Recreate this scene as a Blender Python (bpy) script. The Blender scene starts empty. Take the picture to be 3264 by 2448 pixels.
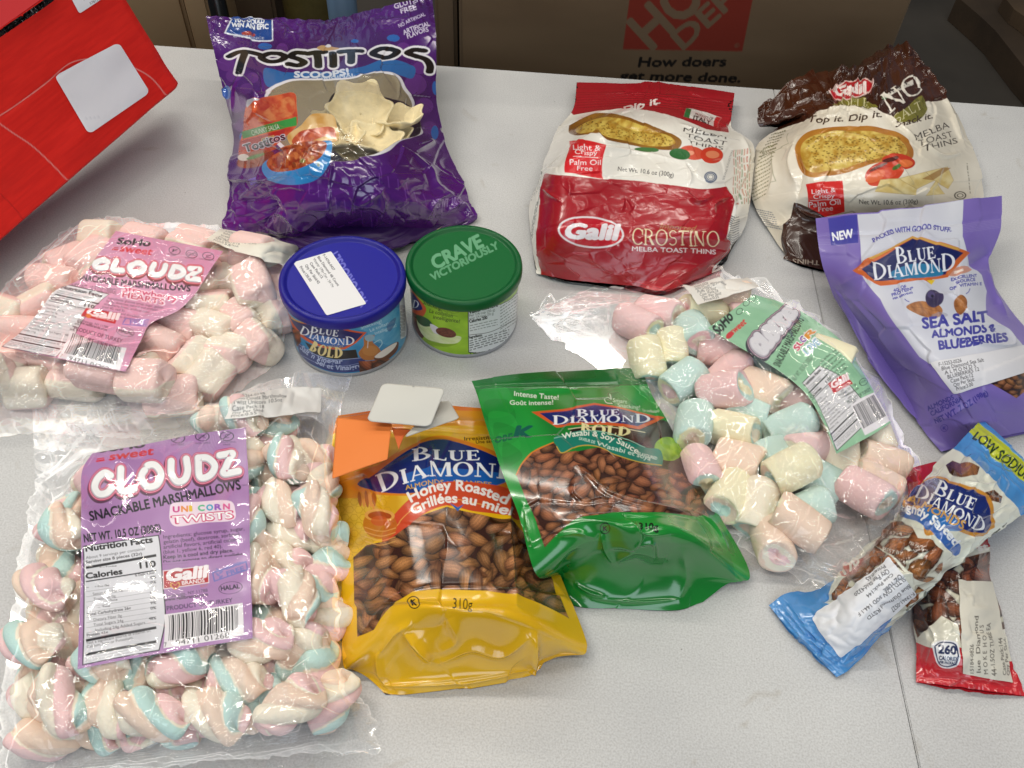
import bpy, math, random
import numpy as np
from mathutils import Matrix

random.seed(4)
SC = bpy.context.scene
COL = SC.collection

# ------------------------------------------------------------------ camera
F, CX, CY, CAMH = 2770.0, 1632.0, 1224.0, 0.486      # focal length and centre in photo pixels, camera height over the table (m)
UPC = np.array([.052, -1, -3318 / F]); UPC /= np.linalg.norm(UPC)
FWD = np.array([0, 0, 1.]) - UPC * UPC[2]; FWD /= np.linalg.norm(FWD)
RGT = np.cross(FWD, UPC)
RW = np.array([RGT, FWD, UPC])                        # rows: world x, y, z axes in camera coordinates (x right, y down, z ahead)

cam_d = bpy.data.cameras.new('camera')
cam = bpy.data.objects.new('camera', cam_d); COL.objects.link(cam)
cam_d.sensor_fit = 'HORIZONTAL'; cam_d.sensor_width = 36.0
cam_d.lens = F / 3264 * 36.0
cam_d.clip_start = .02; cam_d.clip_end = 60
_r, _u, _b = RW @ np.array([1, 0, 0]), RW @ np.array([0, -1, 0]), RW @ np.array([0, 0, -1])
cam.matrix_world = Matrix([[_r[0], _u[0], _b[0], 0], [_r[1], _u[1], _b[1], 0], [_r[2], _u[2], _b[2], CAMH], [0, 0, 0, 1]])
SC.camera = cam

# ------------------------------------------------------------------ world, lamps, exposure
wd = bpy.data.worlds.new('World'); SC.world = wd; wd.use_nodes = True
wn = wd.node_tree
wn.nodes['Background'].inputs[0].default_value = (.62, .72, .88, 1)
wn.nodes['Background'].inputs[1].default_value = .09
SC.view_settings.view_transform = 'Standard'; SC.view_settings.look = 'None'
SC.view_settings.exposure = 0.05; SC.view_settings.gamma = 1.0
SC.view_settings.use_curve_mapping = False
SC.render.engine = 'CYCLES'
SC.cycles.max_bounces = 9; SC.cycles.transparent_max_bounces = 24
SC.cycles.diffuse_bounces = 3; SC.cycles.glossy_bounces = 3
SC.cycles.caustics_reflective = False; SC.cycles.caustics_refractive = False
SC.cycles.use_denoising = True
SC.cycles.sample_clamp_indirect = 4


def area(name, loc, target, sx, sy, watts, col):
    d = bpy.data.lights.new(name, 'AREA'); d.shape = 'RECTANGLE'; d.size = sx; d.size_y = sy
    d.energy = watts; d.color = col
    o = bpy.data.objects.new(name, d); COL.objects.link(o)
    v = np.array(target, float) - np.array(loc, float); v /= np.linalg.norm(v)
    z = -v; x = np.cross([0, 1, 0.001], z); x /= np.linalg.norm(x); y = np.cross(z, x)
    o.matrix_world = Matrix([[x[0], y[0], z[0], loc[0]], [x[1], y[1], z[1], loc[1]], [x[2], y[2], z[2], loc[2]], [0, 0, 0, 1]])
    return o


# ceiling fluorescents over the packing table, and an added large cool fill lamp behind the camera
for lx, ly, lw in ((-1.5, 2.5, 10), (-.1, 2.5, 2.5), (1.3, 2.5, 6), (-1.5, 1.2, 18), (-.15, 1.25, 8.5), (1.25, 1.2, 6), (-1.5, -.2, 12), (-.1, -.25, 7), (1.3, -.3, 6)):
    area('ceiling_light', (lx, ly, 2.3), (lx * .96, ly, 0), 1.25, .08, lw * 1.22, (1, .945, .85))
area('cool_fill_light', (.5, -2.6, 1.7), (0, .4, 0), 2.4, 1.8, 36, (.79, .90, 1))


# ------------------------------------------------------------------ numbers
def lin(c):
    if isinstance(c, str):
        c = c.lstrip('#'); c = [int(c[i:i + 2], 16) / 255 for i in (0, 2, 4)]
    c = np.asarray(c, float)
    return np.where(c <= .04045, c / 12.92, ((c + .055) / 1.055) ** 2.4)


class Crop:
    """a reading frame on the photograph: (x, y) there -> photo pixels"""
    def __init__(s, ox, oy, k): s.o = np.array([ox, oy], float); s.k = k
    def __call__(s, p): return np.asarray(p, float)[..., :2] * s.k + s.o


C1 = Crop(0, 0, .49729); C2 = Crop(600, 0, .48216); C3 = Crop(1600, 0, .54237); C4 = Crop(2300, 0, .54249)
C5 = Crop(0, 650, .42948); C6 = Crop(850, 650, .40687); C7 = Crop(0, 1150, .78223); C8 = Crop(200, 1330, .49430)
C9 = Crop(1000, 1150, .66323); C10 = Crop(1480, 1130, .52455); C11 = Crop(1680, 850, .63278)
C12 = Crop(2550, 600, .51219); C13 = Crop(2400, 1300, .69175)


def W(px, z):
    """photo pixels and height above the table -> the point in the place"""
    px = np.asarray(px, float); z = np.asarray(z, float)
    d = np.stack([(px[..., 0] - CX) / F, (px[..., 1] - CY) / F, np.ones(px.shape[:-1])], -1) @ RW.T
    t = (z - CAMH) / d[..., 2]
    return np.stack([d[..., 0] * t, d[..., 1] * t, np.broadcast_to(z, t.shape)], -1)


def WY(px, y):
    """photo pixels -> the point on the upright plane at distance y"""
    px = np.asarray(px, float)
    d = np.stack([(px[..., 0] - CX) / F, (px[..., 1] - CY) / F, np.ones(px.shape[:-1])], -1) @ RW.T
    t = y / d[..., 1]
    return np.stack([d[..., 0] * t, np.full(t.shape, y), CAMH + d[..., 2] * t], -1)


def PX(p):
    c = (np.asarray(p, float) - [0, 0, CAMH]) @ RW
    return np.stack([c[..., 0] / c[..., 2] * F + CX, c[..., 1] / c[..., 2] * F + CY], -1)


def spl(t, Y, q):
    """cubic through the knots (t, Y), read at q"""
    t = np.asarray(t, float); d = np.diff(Y, axis=0) / np.diff(t).reshape(-1, *[1] * (Y.ndim - 1))
    m = np.empty_like(Y); m[0] = d[0]; m[-1] = d[-1]
    h = np.diff(t)
    for i in range(1, len(t) - 1):
        m[i] = (d[i - 1] * h[i] + d[i] * h[i - 1]) / (h[i] + h[i - 1])
    k = np.clip(np.searchsorted(t, q, 'right') - 1, 0, len(t) - 2)
    H = h[k]; s = (q - t[k]) / H
    sh = (-1,) + (1,) * (Y.ndim - 1)
    s = s.reshape(sh); H = H.reshape(sh)
    return ((2 * s**3 - 3 * s**2 + 1) * Y[k] + (s**3 - 2 * s**2 + s) * H * m[k] + (-2 * s**3 + 3 * s**2) * Y[k + 1] + (s**3 - s**2) * H * m[k + 1])


def sm(pts, n=8, closed=True):
    """a smooth outline through points"""
    p = np.asarray(pts, float)
    if closed: p = np.vstack([p[-2:], p, p[:3]])
    t = np.concatenate([[0], np.cumsum(np.maximum(np.linalg.norm(np.diff(p[:, :2], axis=0), axis=1), 1e-6) ** .5)])
    a, b = (t[2], t[-3]) if closed else (t[0], t[-1])
    return spl(t, p, np.linspace(a, b, n * len(pts), endpoint=not closed))


def vn(nv, nu, sv, su, seed, octs=1):
    """smooth noise in 0..1 on a grid, sv x su cells"""
    out = np.zeros((nv, nu)); amp = 1.; tot = 0
    rg = np.random.default_rng(seed)
    for o in range(octs):
        a, b = max(2, int(sv * 2**o)) + 3, max(2, int(su * 2**o)) + 3
        g = rg.random((a, b))
        y = np.linspace(0, a - 2.001, nv); x = np.linspace(0, b - 2.001, nu)
        iy = y.astype(int); ix = x.astype(int); fy = y - iy; fx = x - ix
        fy = (fy * fy * (3 - 2 * fy))[:, None]; fx = (fx * fx * (3 - 2 * fx))[None]
        A = g[iy][:, ix] * (1 - fx) + g[iy][:, ix + 1] * fx
        B = g[iy + 1][:, ix] * (1 - fx) + g[iy + 1][:, ix + 1] * fx
        out += amp * (A * (1 - fy) + B * fy); tot += amp; amp *= .5
    return out / tot


def blur(a, n):
    n = int(n)
    for ax in (0, 1):
        for _ in range(2):
            p = np.pad(a, [(n, n) if i == ax else (0, 0) for i in range(a.ndim)], mode='edge')
            c = np.cumsum(np.insert(p, 0, 0, axis=ax), axis=ax)
            k = 2 * n + 1
            a = (np.take(c, range(k, c.shape[ax]), axis=ax) - np.take(c, range(0, c.shape[ax] - k), axis=ax)) / k
    return a


# ------------------------------------------------------------------ lettering outlines
_glyphs = {}


def sans(text, bold=0.):
    """edges of a line of lettering, cap height 1, starting at x = 0; and its width"""
    key = (text, bold)
    if key in _glyphs: return _glyphs[key]
    c = bpy.data.curves.new('lettering', 'FONT'); c.body = text; c.resolution_u = 3; c.offset = bold
    o = bpy.data.objects.new('lettering', c); COL.objects.link(o)
    e = o.evaluated_get(bpy.context.evaluated_depsgraph_get()); m = e.to_mesh()
    v = np.empty(len(m.vertices) * 3); m.vertices.foreach_get('co', v); v = v.reshape(-1, 3)[:, :2]
    le = np.empty(len(m.loops), int); m.loops.foreach_get('edge_index', le)
    ev = np.empty(len(m.edges) * 2, int); m.edges.foreach_get('vertices', ev); ev = ev.reshape(-1, 2)
    E = v[ev[np.bincount(le, minlength=len(ev)) == 1]]
    e.to_mesh_clear(); bpy.data.objects.remove(o); bpy.data.curves.remove(c)
    E = E / .729
    x0 = E[..., 0].min(); w = E[..., 0].max() - x0
    E[..., 0] -= x0
    _glyphs[key] = ([E], w)
    return _glyphs[key]


def ring(p):
    p = np.asarray(p, float)
    return np.stack([p, np.roll(p, -1, 0)], 1)


def _rect(x0, y0, x1, y1): return [(x0, y0), (x1, y0), (x1, y1), (x0, y1)]


def _arc(cx, cy, rx, ry, a0, a1, n=18):
    a = np.radians(np.linspace(a0, a1, n)); return list(zip(cx + rx * np.cos(a), cy + ry * np.sin(a)))


def serif_glyph(ch, T=.17, S=.06):
    """one roman capital: list of ring sets (each filled even-odd) and its width"""
    st = lambda x: [[_rect(x, 0, x + T, 1)], [_rect(x - .07, 0, x + T + .07, S)], [_rect(x - .07, 1 - S, x + T + .07, 1)]]
    if ch == 'I': return st(.1), .2 + T
    if ch == 'L': return st(.1) + [[_rect(.1, 0, .66, S + .02)], [[(.66, 0), (.70, .27), (.64, .27), (.56, 0)]]], .74
    if ch == 'E': return st(.1) + [[_rect(.1, 0, .66, S + .02)], [_rect(.1, 1 - S - .02, .64, 1)], [_rect(.1, .48, .52, .48 + S)], [_rect(.48, .36, .53, .66)], [[(.66, 0), (.71, .25), (.65, .25), (.56, 0)]], [[(.64, 1), (.67, .77), (.61, .77), (.54, 1)]]], .76
    if ch == 'D': return st(.1) + [[_arc(.2, .5, .68, .5, -90, 90), _arc(.2, .5, .68 - T * 1.05, .5 - S, -90, 90)]], .94
    if ch == 'B': return st(.1) + [[_arc(.26, .74, .36, .26, -90, 90), _arc(.26, .74, .36 - T, .26 - S, -90, 90)], [_arc(.26, .27, .46, .27, -90, 90), _arc(.26, .27, .46 - T, .27 - S, -90, 90)]], .78
    if ch == 'P': return st(.1) + [[_arc(.26, .72, .42, .28, -90, 90), _arc(.26, .72, .42 - T, .28 - S, -90, 90)]], .74
    if ch == 'R': return serif_glyph('P', T, S)[0] + [[[(.36, .5), (.52, .5), (.86, 0), (.66, 0)]]], .88
    if ch == 'O': return [[_arc(.5, .5, .47, .52, 0, 360, 40), _arc(.5, .5, .47 - T, .52 - S, 0, 360, 40)]], 1.0
    if ch == 'C': return [[_arc(.5, .5, .47, .52, 42, 318, 34) + _arc(.5, .5, .47 - T, .52 - S, 318, 42, 34)], [[(.80, .62), (.87, .62), (.87, .98), (.80, .9)]]], .92
    if ch == 'U': return [[_rect(.12, .3, .12 + T, 1)], [_rect(.66, .3, .66 + S, 1)], [_rect(.04, 1 - S, .38, 1)], [_rect(.56, 1 - S, .84, 1)], [_arc(.42, .32, .30, .34, 180, 360) + _arc(.42 + (T - S) / 2, .32, .30 - (T + S) / 2, .34 - S - .03, 360, 180)]], .86
    if ch == 'A': return [[[(.40, 1), (.54, 1), (.92, 0), (.72, 0)]], [[(.42, 1), (.48, .93), (.18, 0), (.10, 0)]], [_rect(.24, .3, .68, .3 + S)], [_rect(.02, 0, .28, S)], [_rect(.64, 0, 1, S)]], 1.0
    if ch == 'N': return [[_rect(.14, 0, .14 + S, 1)], [_rect(.78, 0, .78 + S, 1)], [[(.08, 1), (.28, 1), (.86, 0), (.74, 0)]], [_rect(.02, 0, .32, S)], [_rect(.66, 1 - S, .96, 1)]], .98
    if ch == 'M': return [[_rect(.12, 0, .12 + S, 1)], [_rect(.88, 0, .88 + T, 1)], [[(.10, 1), (.30, 1), (.62, 0), (.52, 0)]], [[(.96, 1), (.86, 1), (.52, 0), (.60, 0)]], [_rect(.0, 0, .30, S)], [_rect(.80, 0, 1.13, S)]], 1.14
    if ch == 'S': return [[_arc(.36, .74, .29, .27, 30, 270, 20) + _arc(.36, .74, .29 - T * .6, .27 - S, 270, 30, 20)], [_arc(.36, .26, .31, .27, 90, -150, 20) + _arc(.36, .26, .31 - T * .6, .27 - S, -150, 90, 20)]], .72
    if ch == 'T': return [[_rect(.36, 0, .36 + T, 1)], [_rect(.04, 1 - S - .02, .86, 1)], [_rect(.28, 0, .44 + T, S)]], .88
    return [], .4


def serif(text, T=.17, S=.06):
    """capitals as written, lower case as small capitals"""
    x = 0; out = []
    for ch in text:
        k = 1. if ch.isupper() else .76
        g, w = serif_glyph(ch.upper(), T / (k ** .5), S / (k ** .5))
        for rs in g:
            out.append(np.concatenate([ring(np.asarray(r) * k + [x, 0]) for r in rs]))
        x += w * k + .015
    return out, x


# ------------------------------------------------------------------ a sheet of film, paper or card with its print
def coverage(E, nv, nu, ss=4):
    """area coverage of an even-odd outline given as edges in grid coordinates (col, row)"""
    E = np.asarray(E, float)
    x0 = max(0, int(E[..., 0].min()) - 1); x1 = min(nu, int(np.ceil(E[..., 0].max())) + 2)
    y0 = max(0, int(E[..., 1].min()) - 1); y1 = min(nv, int(np.ceil(E[..., 1].max())) + 2)
    if x1 <= x0 or y1 <= y0: return None
    w, h = x1 - x0, y1 - y0
    a, b = E[:, 0] - [x0 - .5, y0 - .5], E[:, 1] - [x0 - .5, y0 - .5]
    sw = a[:, 1] > b[:, 1]; a2 = np.where(sw[:, None], b, a); b2 = np.where(sw[:, None], a, b)
    lo = np.clip(np.ceil(a2[:, 1] * ss - .5), 0, h * ss).astype(int); hi = np.clip(np.ceil(b2[:, 1] * ss - .5), 0, h * ss).astype(int)
    n = hi - lo; k = np.repeat(np.arange(len(E)), n)
    if len(k) == 0: return None
    off = np.arange(len(k)) - np.repeat(np.cumsum(n) - n, n)
    row = lo[k] + off; yy = (row + .5) / ss
    x = a2[k, 0] + (b2[k, 0] - a2[k, 0]) * (yy - a2[k, 1]) / (b2[k, 1] - a2[k, 1])
    x = np.clip(x, 0, w - 1e-6)
    o = np.lexsort((x, row)); row = row[o]; x = x[o]
    if len(x) % 2: row = row[:-1]; x = x[:-1]
    sg = np.where(np.arange(len(x)) % 2, 1., -1.)
    D = np.zeros((h, w + 1)); fl = x.astype(int); fr = x - fl; r = row // ss
    np.add.at(D, (r, fl + 1), sg * fr); np.add.at(D, (r, fl), sg * (1 - fr))
    cov = np.cumsum(D[:, ::-1], axis=1)[:, ::-1][:, 1:] / ss
    return x0, y0, np.clip(cov, 0, 1)


def crinkle(f, seed, n=130, amp=(.5, 1.5), length=(8, 36), keep=None):
    """many short sharp folds in thin film"""
    rg = random.Random(seed)
    for _ in range(n):
        c, r, a, l = rg.uniform(.02, .98) * f.nu, rg.uniform(.02, .98) * f.nv, rg.uniform(0, 6.3), rg.uniform(*length)
        if keep is not None and rg.random() > keep[int(r), int(c)]: continue
        q = []
        for k in (-1, 0, 1):
            q.append([c + k * l / 2 * math.cos(a) / f.mm[0] + (k == 0) * rg.uniform(-.15, .15) * l / f.mm[0], r + k * l / 2 * math.sin(a) / f.mm[1] + (k == 0) * rg.uniform(-.15, .15) * l / f.mm[1]])
        q = np.clip(q, 0, [f.nu - 1.01, f.nv - 1.01])
        f.crease(q, rg.choice([-1, 1, 1]) * rg.uniform(*amp), rg.uniform(1.0, 2.4), grid=True)


class Sheet:
    def __init__(s, crop, rows=None, nu=200, nv=200, P=None, px=None, vis=None, zadd=0.):
        s.crop = crop; s.nu, s.nv = nu, nv; s.flat = rows is not None
        if rows is not None:
            K = np.array(rows, float)
            g = np.concatenate([crop(K[..., :2]), K[..., 2:] * .001 + zadd], -1)
            dv = np.linalg.norm(np.diff(g[..., :2], axis=0), axis=2).mean(1); du = np.linalg.norm(np.diff(g[..., :2], axis=1), axis=2).mean(0)
            tv = np.concatenate([[0], np.cumsum(dv)]); tu = np.concatenate([[0], np.cumsum(du)])
            g = spl(tv, g, np.linspace(0, tv[-1], nv))
            g = spl(tu, g.transpose(1, 0, 2), np.linspace(0, tu[-1], nu)).transpose(1, 0, 2)
            s.px = g[..., :2]; s.z = np.maximum(g[..., 2], .0006); s.P = W(s.px, s.z)
        else:
            s.P = P; s.px = PX(P) if px is None else px; s.z = P[..., 2]
        s.ipx = s.px if vis is None else np.where(vis[..., None], s.px, 1e7)
        s.art = np.ones((s.nv, s.nu, 4)); s.disp = np.zeros((s.nv, s.nu))
        st = max(1, min(s.nu, s.nv) // 40); s._st = st
        s._c = s.ipx[::st, ::st].reshape(-1, 2); s._cs = s.ipx[::st, ::st].shape[:2]
        s.mm = np.array([np.linalg.norm(np.diff(s.P, axis=1), axis=2).mean(), np.linalg.norm(np.diff(s.P, axis=0), axis=2).mean()]) * 1000

    def inv(s, q):
        """photo pixels -> grid coordinates (col, row) on the sheet"""
        sh = np.shape(q); q = np.asarray(q, float).reshape(-1, 2); out = np.empty_like(q)
        for i in range(0, len(q), 400):
            k = ((q[i:i + 400, None] - s._c[None]) ** 2).sum(2).argmin(1)
            out[i:i + 400] = np.stack([k % s._cs[1], k // s._cs[1]], -1) * s._st
        for _ in range(5):
            c = np.clip(out[:, 0].astype(int), 0, s.nu - 2); r = np.clip(out[:, 1].astype(int), 0, s.nv - 2)
            p = s.px[r, c]; du = s.px[r, c + 1] - p; dv = s.px[r + 1, c] - p
            e = q - (p + du * (out[:, :1] - c[:, None]) + dv * (out[:, 1:] - r[:, None]))
            det = du[:, 0] * dv[:, 1] - du[:, 1] * dv[:, 0]; det = np.where(np.abs(det) < 1e-4, 1e-4, det)
            st = np.stack([e[:, 0] * dv[:, 1] - e[:, 1] * dv[:, 0], du[:, 0] * e[:, 1] - du[:, 1] * e[:, 0]], -1) / det[:, None]
            out += np.clip(st, -s._st * 1.5 - 2, s._st * 1.5 + 2)
        return out.reshape(sh)

    # ---- printing
    def put(s, cov, col, a=1., alpha=None):
        if cov is None: return
        x0, y0, c = cov; h, w = c.shape; c = (c * a)[..., None]
        t = s.art[y0:y0 + h, x0:x0 + w]
        if isinstance(col, np.ndarray) and col.ndim == 3: col = col[y0:y0 + h, x0:x0 + w]
        else: col = lin(col)
        t[..., :3] = t[..., :3] * (1 - c) + col * c
        if alpha is not None: t[..., 3:] = t[..., 3:] * (1 - c) + alpha * c

    def fill(s, col): s.art[..., :3] = col if isinstance(col, np.ndarray) else lin(col)

    def cov(s, rings):
        if np.ndim(rings[0][0]) == 0: rings = [rings]
        return coverage(np.concatenate([ring(s.inv(s.crop(np.asarray(r, float)))) for r in rings]), s.nv, s.nu)

    def poly(s, rings, col, a=1., alpha=None): s.put(s.cov(rings), col, a, alpha)
    def blob(s, pts, col, a=1., alpha=None): s.poly(sm(pts), col, a, alpha)

    def ell(s, cx, cy, rx, ry, col, rot=0, a=1., alpha=None, hole=None):
        t = np.linspace(0, 2 * np.pi, 40, endpoint=False); c, n = math.cos(math.radians(rot)), math.sin(math.radians(rot))
        f = lambda k: np.stack([cx + k * (rx * np.cos(t) * c - ry * np.sin(t) * n), cy + k * (rx * np.cos(t) * n + ry * np.sin(t) * c)], -1)
        s.poly([f(1)] if hole is None else [f(1), f(hole)], col, a, alpha)

    def line(s, pts, w, col, a=1., smooth=False, alpha=None):
        p = sm(pts, 6, False) if smooth else np.asarray(pts, float)
        d = np.gradient(p, axis=0) if len(p) > 2 else np.repeat(np.diff(p, axis=0), 2, 0)
        n = np.stack([-d[:, 1], d[:, 0]], -1); n /= np.linalg.norm(n, axis=1, keepdims=True) + 1e-9
        s.poly(np.vstack([p + n * w / 2, (p - n * w / 2)[::-1]]), col, a, alpha)

    def stroke(s, pts, w, col, smooth=True):
        """a fat brush line with round ends"""
        p = sm(pts, 6, False) if smooth else np.asarray(pts, float)
        s.line(p, w, col)
        for q in (p[0], p[-1]): s.ell(q[0], q[1], w / 2, w / 2, col)

    def text(s, t, p, h, col, bold=0., shear=0., font=None, a=1., up=None, T=.17):
        """lettering fitted between the ends of the baseline p (2 or 3 points), cap height h"""
        G, w = serif(t, T) if font == 'serif' else sans(t, bold if bold <= .02 else 0.)
        p = np.asarray(p, float)
        if bold > .02:                           # heavy weights: the outline widened all round
            r = bold * 1.15; G = [E + [r * math.cos(k), r * math.sin(k)] for k in np.arange(0, 6.2, math.pi / 4) for E in G]
        for E in G:
            x = E[..., 0] / w; y = E[..., 1]
            if len(p) == 2:
                b = p[0] + (p[1] - p[0]) * x[..., None]; d = np.broadcast_to(p[1] - p[0], b.shape)
            else:
                X = x[..., None]; m = 2 * p[1] - (p[0] + p[2]) / 2
                b = p[0] * (1 - X)**2 + 2 * m * X * (1 - X) + p[2] * X * X
                d = 2 * (m - p[0]) * (1 - X) + 2 * (p[2] - m) * X
            L = np.linalg.norm(d, axis=-1, keepdims=True)
            n = np.stack([d[..., 1], -d[..., 0]], -1) / L if up is None else np.broadcast_to(np.asarray(up, float) / np.linalg.norm(up), d.shape)
            q = b + n * (y[..., None] * h) + d / L * (shear * h * y[..., None])
            s.put(coverage(s.inv(s.crop(q)), s.nv, s.nu), col, a)

    def mix(s, c0, c1, sv, su, seed, octs=3, k=2.2):
        """a mottled print of two inks over the whole sheet"""
        n = np.clip((vn(s.nv, s.nu, sv, su, seed, octs) - .5) * k + .5, 0, 1)[..., None]
        return lin(c0) * (1 - n) + lin(c1) * n

    def bars(s, quad, seed=3, n=34, ink='#15121a', paper='#eae6ea'):
        f = quadmap(quad); s.poly([f(0, 0), f(1, 0), f(1, 1), f(0, 1)], paper)
        rg = random.Random(seed); x = .06
        while x < .93:
            w = rg.choice([.008, .008, .016, .024]); s.poly([f(x, .05), f(x + w, .05), f(x + w, .8), f(x, .8)], ink); x += w + rg.choice([.009, .009, .016])

    def nuts(s, region, size, seed, n, cols=('#7a4526', '#55290f', '#a8683a'), back='#3a1c10', dens=1.):
        """a printed photograph of roasted almonds inside an outline"""
        cv = s.cov(region)
        if cv is None: return
        x0, y0, c = cv; h, w = c.shape
        s.put(cv, back)
        keep = s.art.copy(); rg = np.random.default_rng(seed)
        reg = np.asarray(region, float); lo, hi = reg.min(0), reg.max(0)
        gx = max(2, int((hi[0] - lo[0]) / (size * .80))); gy = max(2, int((hi[1] - lo[1]) / (size * .44)))
        spots = [(lo[0] + (i + rg.uniform(-.3, .3) + .5 * (j % 2)) / gx * (hi[0] - lo[0]), lo[1] + (j + rg.uniform(-.3, .3)) / gy * (hi[1] - lo[1])) for j in range(gy + 1) for i in range(gx + 1)]
        rg.shuffle(spots)
        for (cx, cy) in spots:
            L = size * rg.uniform(.46, .70); B = L * rg.uniform(.42, .60); a = rg.uniform(-1.5, 1.5) if rg.random() < .5 else rg.uniform(-.7, .5)
            cc = s.inv(s.crop([cx, cy])); A = s.inv(s.crop([cx + L * math.cos(a), cy + L * math.sin(a)])) - cc; Bv = s.inv(s.crop([cx - B * math.sin(a), cy + B * math.cos(a)])) - cc
            R = np.abs(A) + np.abs(Bv)
            X0, X1 = int(max(0, cc[0] - R[0])), int(min(s.nu, cc[0] + R[0] + 2)); Y0, Y1 = int(max(0, cc[1] - R[1])), int(min(s.nv, cc[1] + R[1] + 2))
            if X1 <= X0 or Y1 <= Y0: continue
            gxx, gyy = np.meshgrid(np.arange(X0, X1) - cc[0], np.arange(Y0, Y1) - cc[1])
            det = A[0] * Bv[1] - A[1] * Bv[0]
            if abs(det) < 1e-6: continue
            p = (gxx * Bv[1] - gyy * Bv[0]) / det; q = (A[0] * gyy - A[1] * gxx) / det
            wq = np.sqrt(np.clip(1 - np.abs(p) ** 2.1, 0, 1)) * (1 - .22 * p)
            rr = np.abs(q) / np.maximum(wq, .02); rr = np.where(np.abs(p) >= 1, 9, rr)
            rad = np.sqrt(np.where(p > 0, np.abs(p) ** 1.45, np.abs(p) ** 2.3) + (q / np.maximum(1 - .30 * p, .3)) ** 2)
            m = np.clip((1 - rad) * min(np.linalg.norm(A), np.linalg.norm(Bv)) * 1.2 + .5, 0, 1)
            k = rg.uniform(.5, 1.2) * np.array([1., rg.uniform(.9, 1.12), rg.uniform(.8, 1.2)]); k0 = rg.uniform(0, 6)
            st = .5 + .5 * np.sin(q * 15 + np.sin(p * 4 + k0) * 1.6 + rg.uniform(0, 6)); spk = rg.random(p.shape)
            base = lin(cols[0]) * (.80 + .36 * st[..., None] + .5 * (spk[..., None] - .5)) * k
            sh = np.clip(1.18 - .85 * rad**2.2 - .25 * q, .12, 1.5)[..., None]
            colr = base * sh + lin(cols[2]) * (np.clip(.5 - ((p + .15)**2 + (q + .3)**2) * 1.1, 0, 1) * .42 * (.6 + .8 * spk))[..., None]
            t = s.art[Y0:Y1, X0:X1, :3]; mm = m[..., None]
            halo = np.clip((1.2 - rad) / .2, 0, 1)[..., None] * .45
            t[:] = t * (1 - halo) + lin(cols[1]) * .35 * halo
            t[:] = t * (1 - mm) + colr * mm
        full = np.zeros((s.nv, s.nu, 1)); full[y0:y0 + h, x0:x0 + w, 0] = c
        s.art[..., :3] = keep[..., :3] * (1 - full) + s.art[..., :3] * full

    # ---- relief
    def crumple(s, amp, cell, seed, aniso=(1, 1), mask=None, ridged=True):
        """creased-film relief: amp mm, cell mm"""
        sv = s.nv * s.mm[1] / cell / aniso[1]; su = s.nu * s.mm[0] / cell / aniso[0]
        n = vn(s.nv, s.nu, sv, su, seed, 2)
        if ridged:
            n2 = vn(s.nv, s.nu, sv * .8, su * 1.2, seed + 77, 2)
            n = 1 - np.minimum(np.abs(n - .5), np.abs(n2 - .5)) * 5
            n = np.clip(n, -1, 1)
        else: n = (n - .5) * 2
        s.disp += n * amp * .001 * (1 if mask is None else mask)

    def facet(s, tilt, cell, seed, mask=None, aniso=1., soft=.7):
        """stiff film breaks into flat facets: tilt degrees, cell mm"""
        rg = np.random.default_rng(seed); X, Y = np.meshgrid(np.arange(s.nu) * s.mm[0] / cell / aniso, np.arange(s.nv) * s.mm[1] / cell)
        X = X + (vn(s.nv, s.nu, s.nv * s.mm[1] / cell / 1.5, s.nu * s.mm[0] / cell / 1.5, seed + 5) - .5) * .7
        nx, ny = int(X.max()) + 4, int(Y.max()) + 4
        jx, jy = rg.random((ny, nx)), rg.random((ny, nx)); tx, ty = rg.normal(0, 1, (ny, nx)), rg.normal(0, 1, (ny, nx))
        best = np.full(X.shape, 1e9); d = np.zeros(X.shape); ix, iy = X.astype(int), Y.astype(int)
        for a in (-1, 0, 1):
            for b in (-1, 0, 1):
                cx, cy = np.clip(ix + a, 0, nx - 1), np.clip(iy + b, 0, ny - 1); sx, sy = ix + a + jx[cy, cx], iy + b + jy[cy, cx]
                r = (X - sx) ** 2 + (Y - sy) ** 2; w = r < best
                best = np.where(w, r, best); d = np.where(w, (X - sx) * tx[cy, cx] + (Y - sy) * ty[cy, cx], d)
        d = blur(d * cell * .001 * math.tan(math.radians(tilt)), max(1, round(soft / s.mm.mean())))
        s.disp += d * (1 if mask is None else mask)

    def crease(s, pts, amp, w, smooth=True, grid=False):
        """one fold: ridge (amp > 0) or valley along a line, amp mm, half-width w mm"""
        pts = sm(pts, 6, False) if smooth and len(pts) > 2 else np.asarray(pts, float)
        p = np.asarray(pts, float) if grid else s.inv(s.crop(pts)); R = w * 4
        lo = np.floor(p.min(0) - R / s.mm).astype(int); hi = np.ceil(p.max(0) + R / s.mm).astype(int)
        lo = np.maximum(lo, 0); hi = np.minimum(hi, [s.nu - 1, s.nv - 1])
        if (hi <= lo).any(): return
        X, Y = np.meshgrid(np.arange(lo[0], hi[0] + 1), np.arange(lo[1], hi[1] + 1))
        d = np.full(X.shape, 1e9); tt = np.zeros(X.shape); n = len(p) - 1
        for i in range(n):
            a = p[i] * s.mm; b = p[i + 1] * s.mm; ab = b - a
            t = np.clip(((X * s.mm[0] - a[0]) * ab[0] + (Y * s.mm[1] - a[1]) * ab[1]) / max(ab @ ab, 1e-9), 0, 1)
            dd = np.hypot(X * s.mm[0] - a[0] - t * ab[0], Y * s.mm[1] - a[1] - t * ab[1])
            tt = np.where(dd < d, (i + t) / n, tt); d = np.minimum(d, dd)
        s.disp[lo[1]:hi[1] + 1, lo[0]:hi[0] + 1] += amp * .001 * np.exp(-(d / w) ** 1.3) * np.sin(np.pi * np.clip(tt, .02, .98)) ** .5

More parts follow.
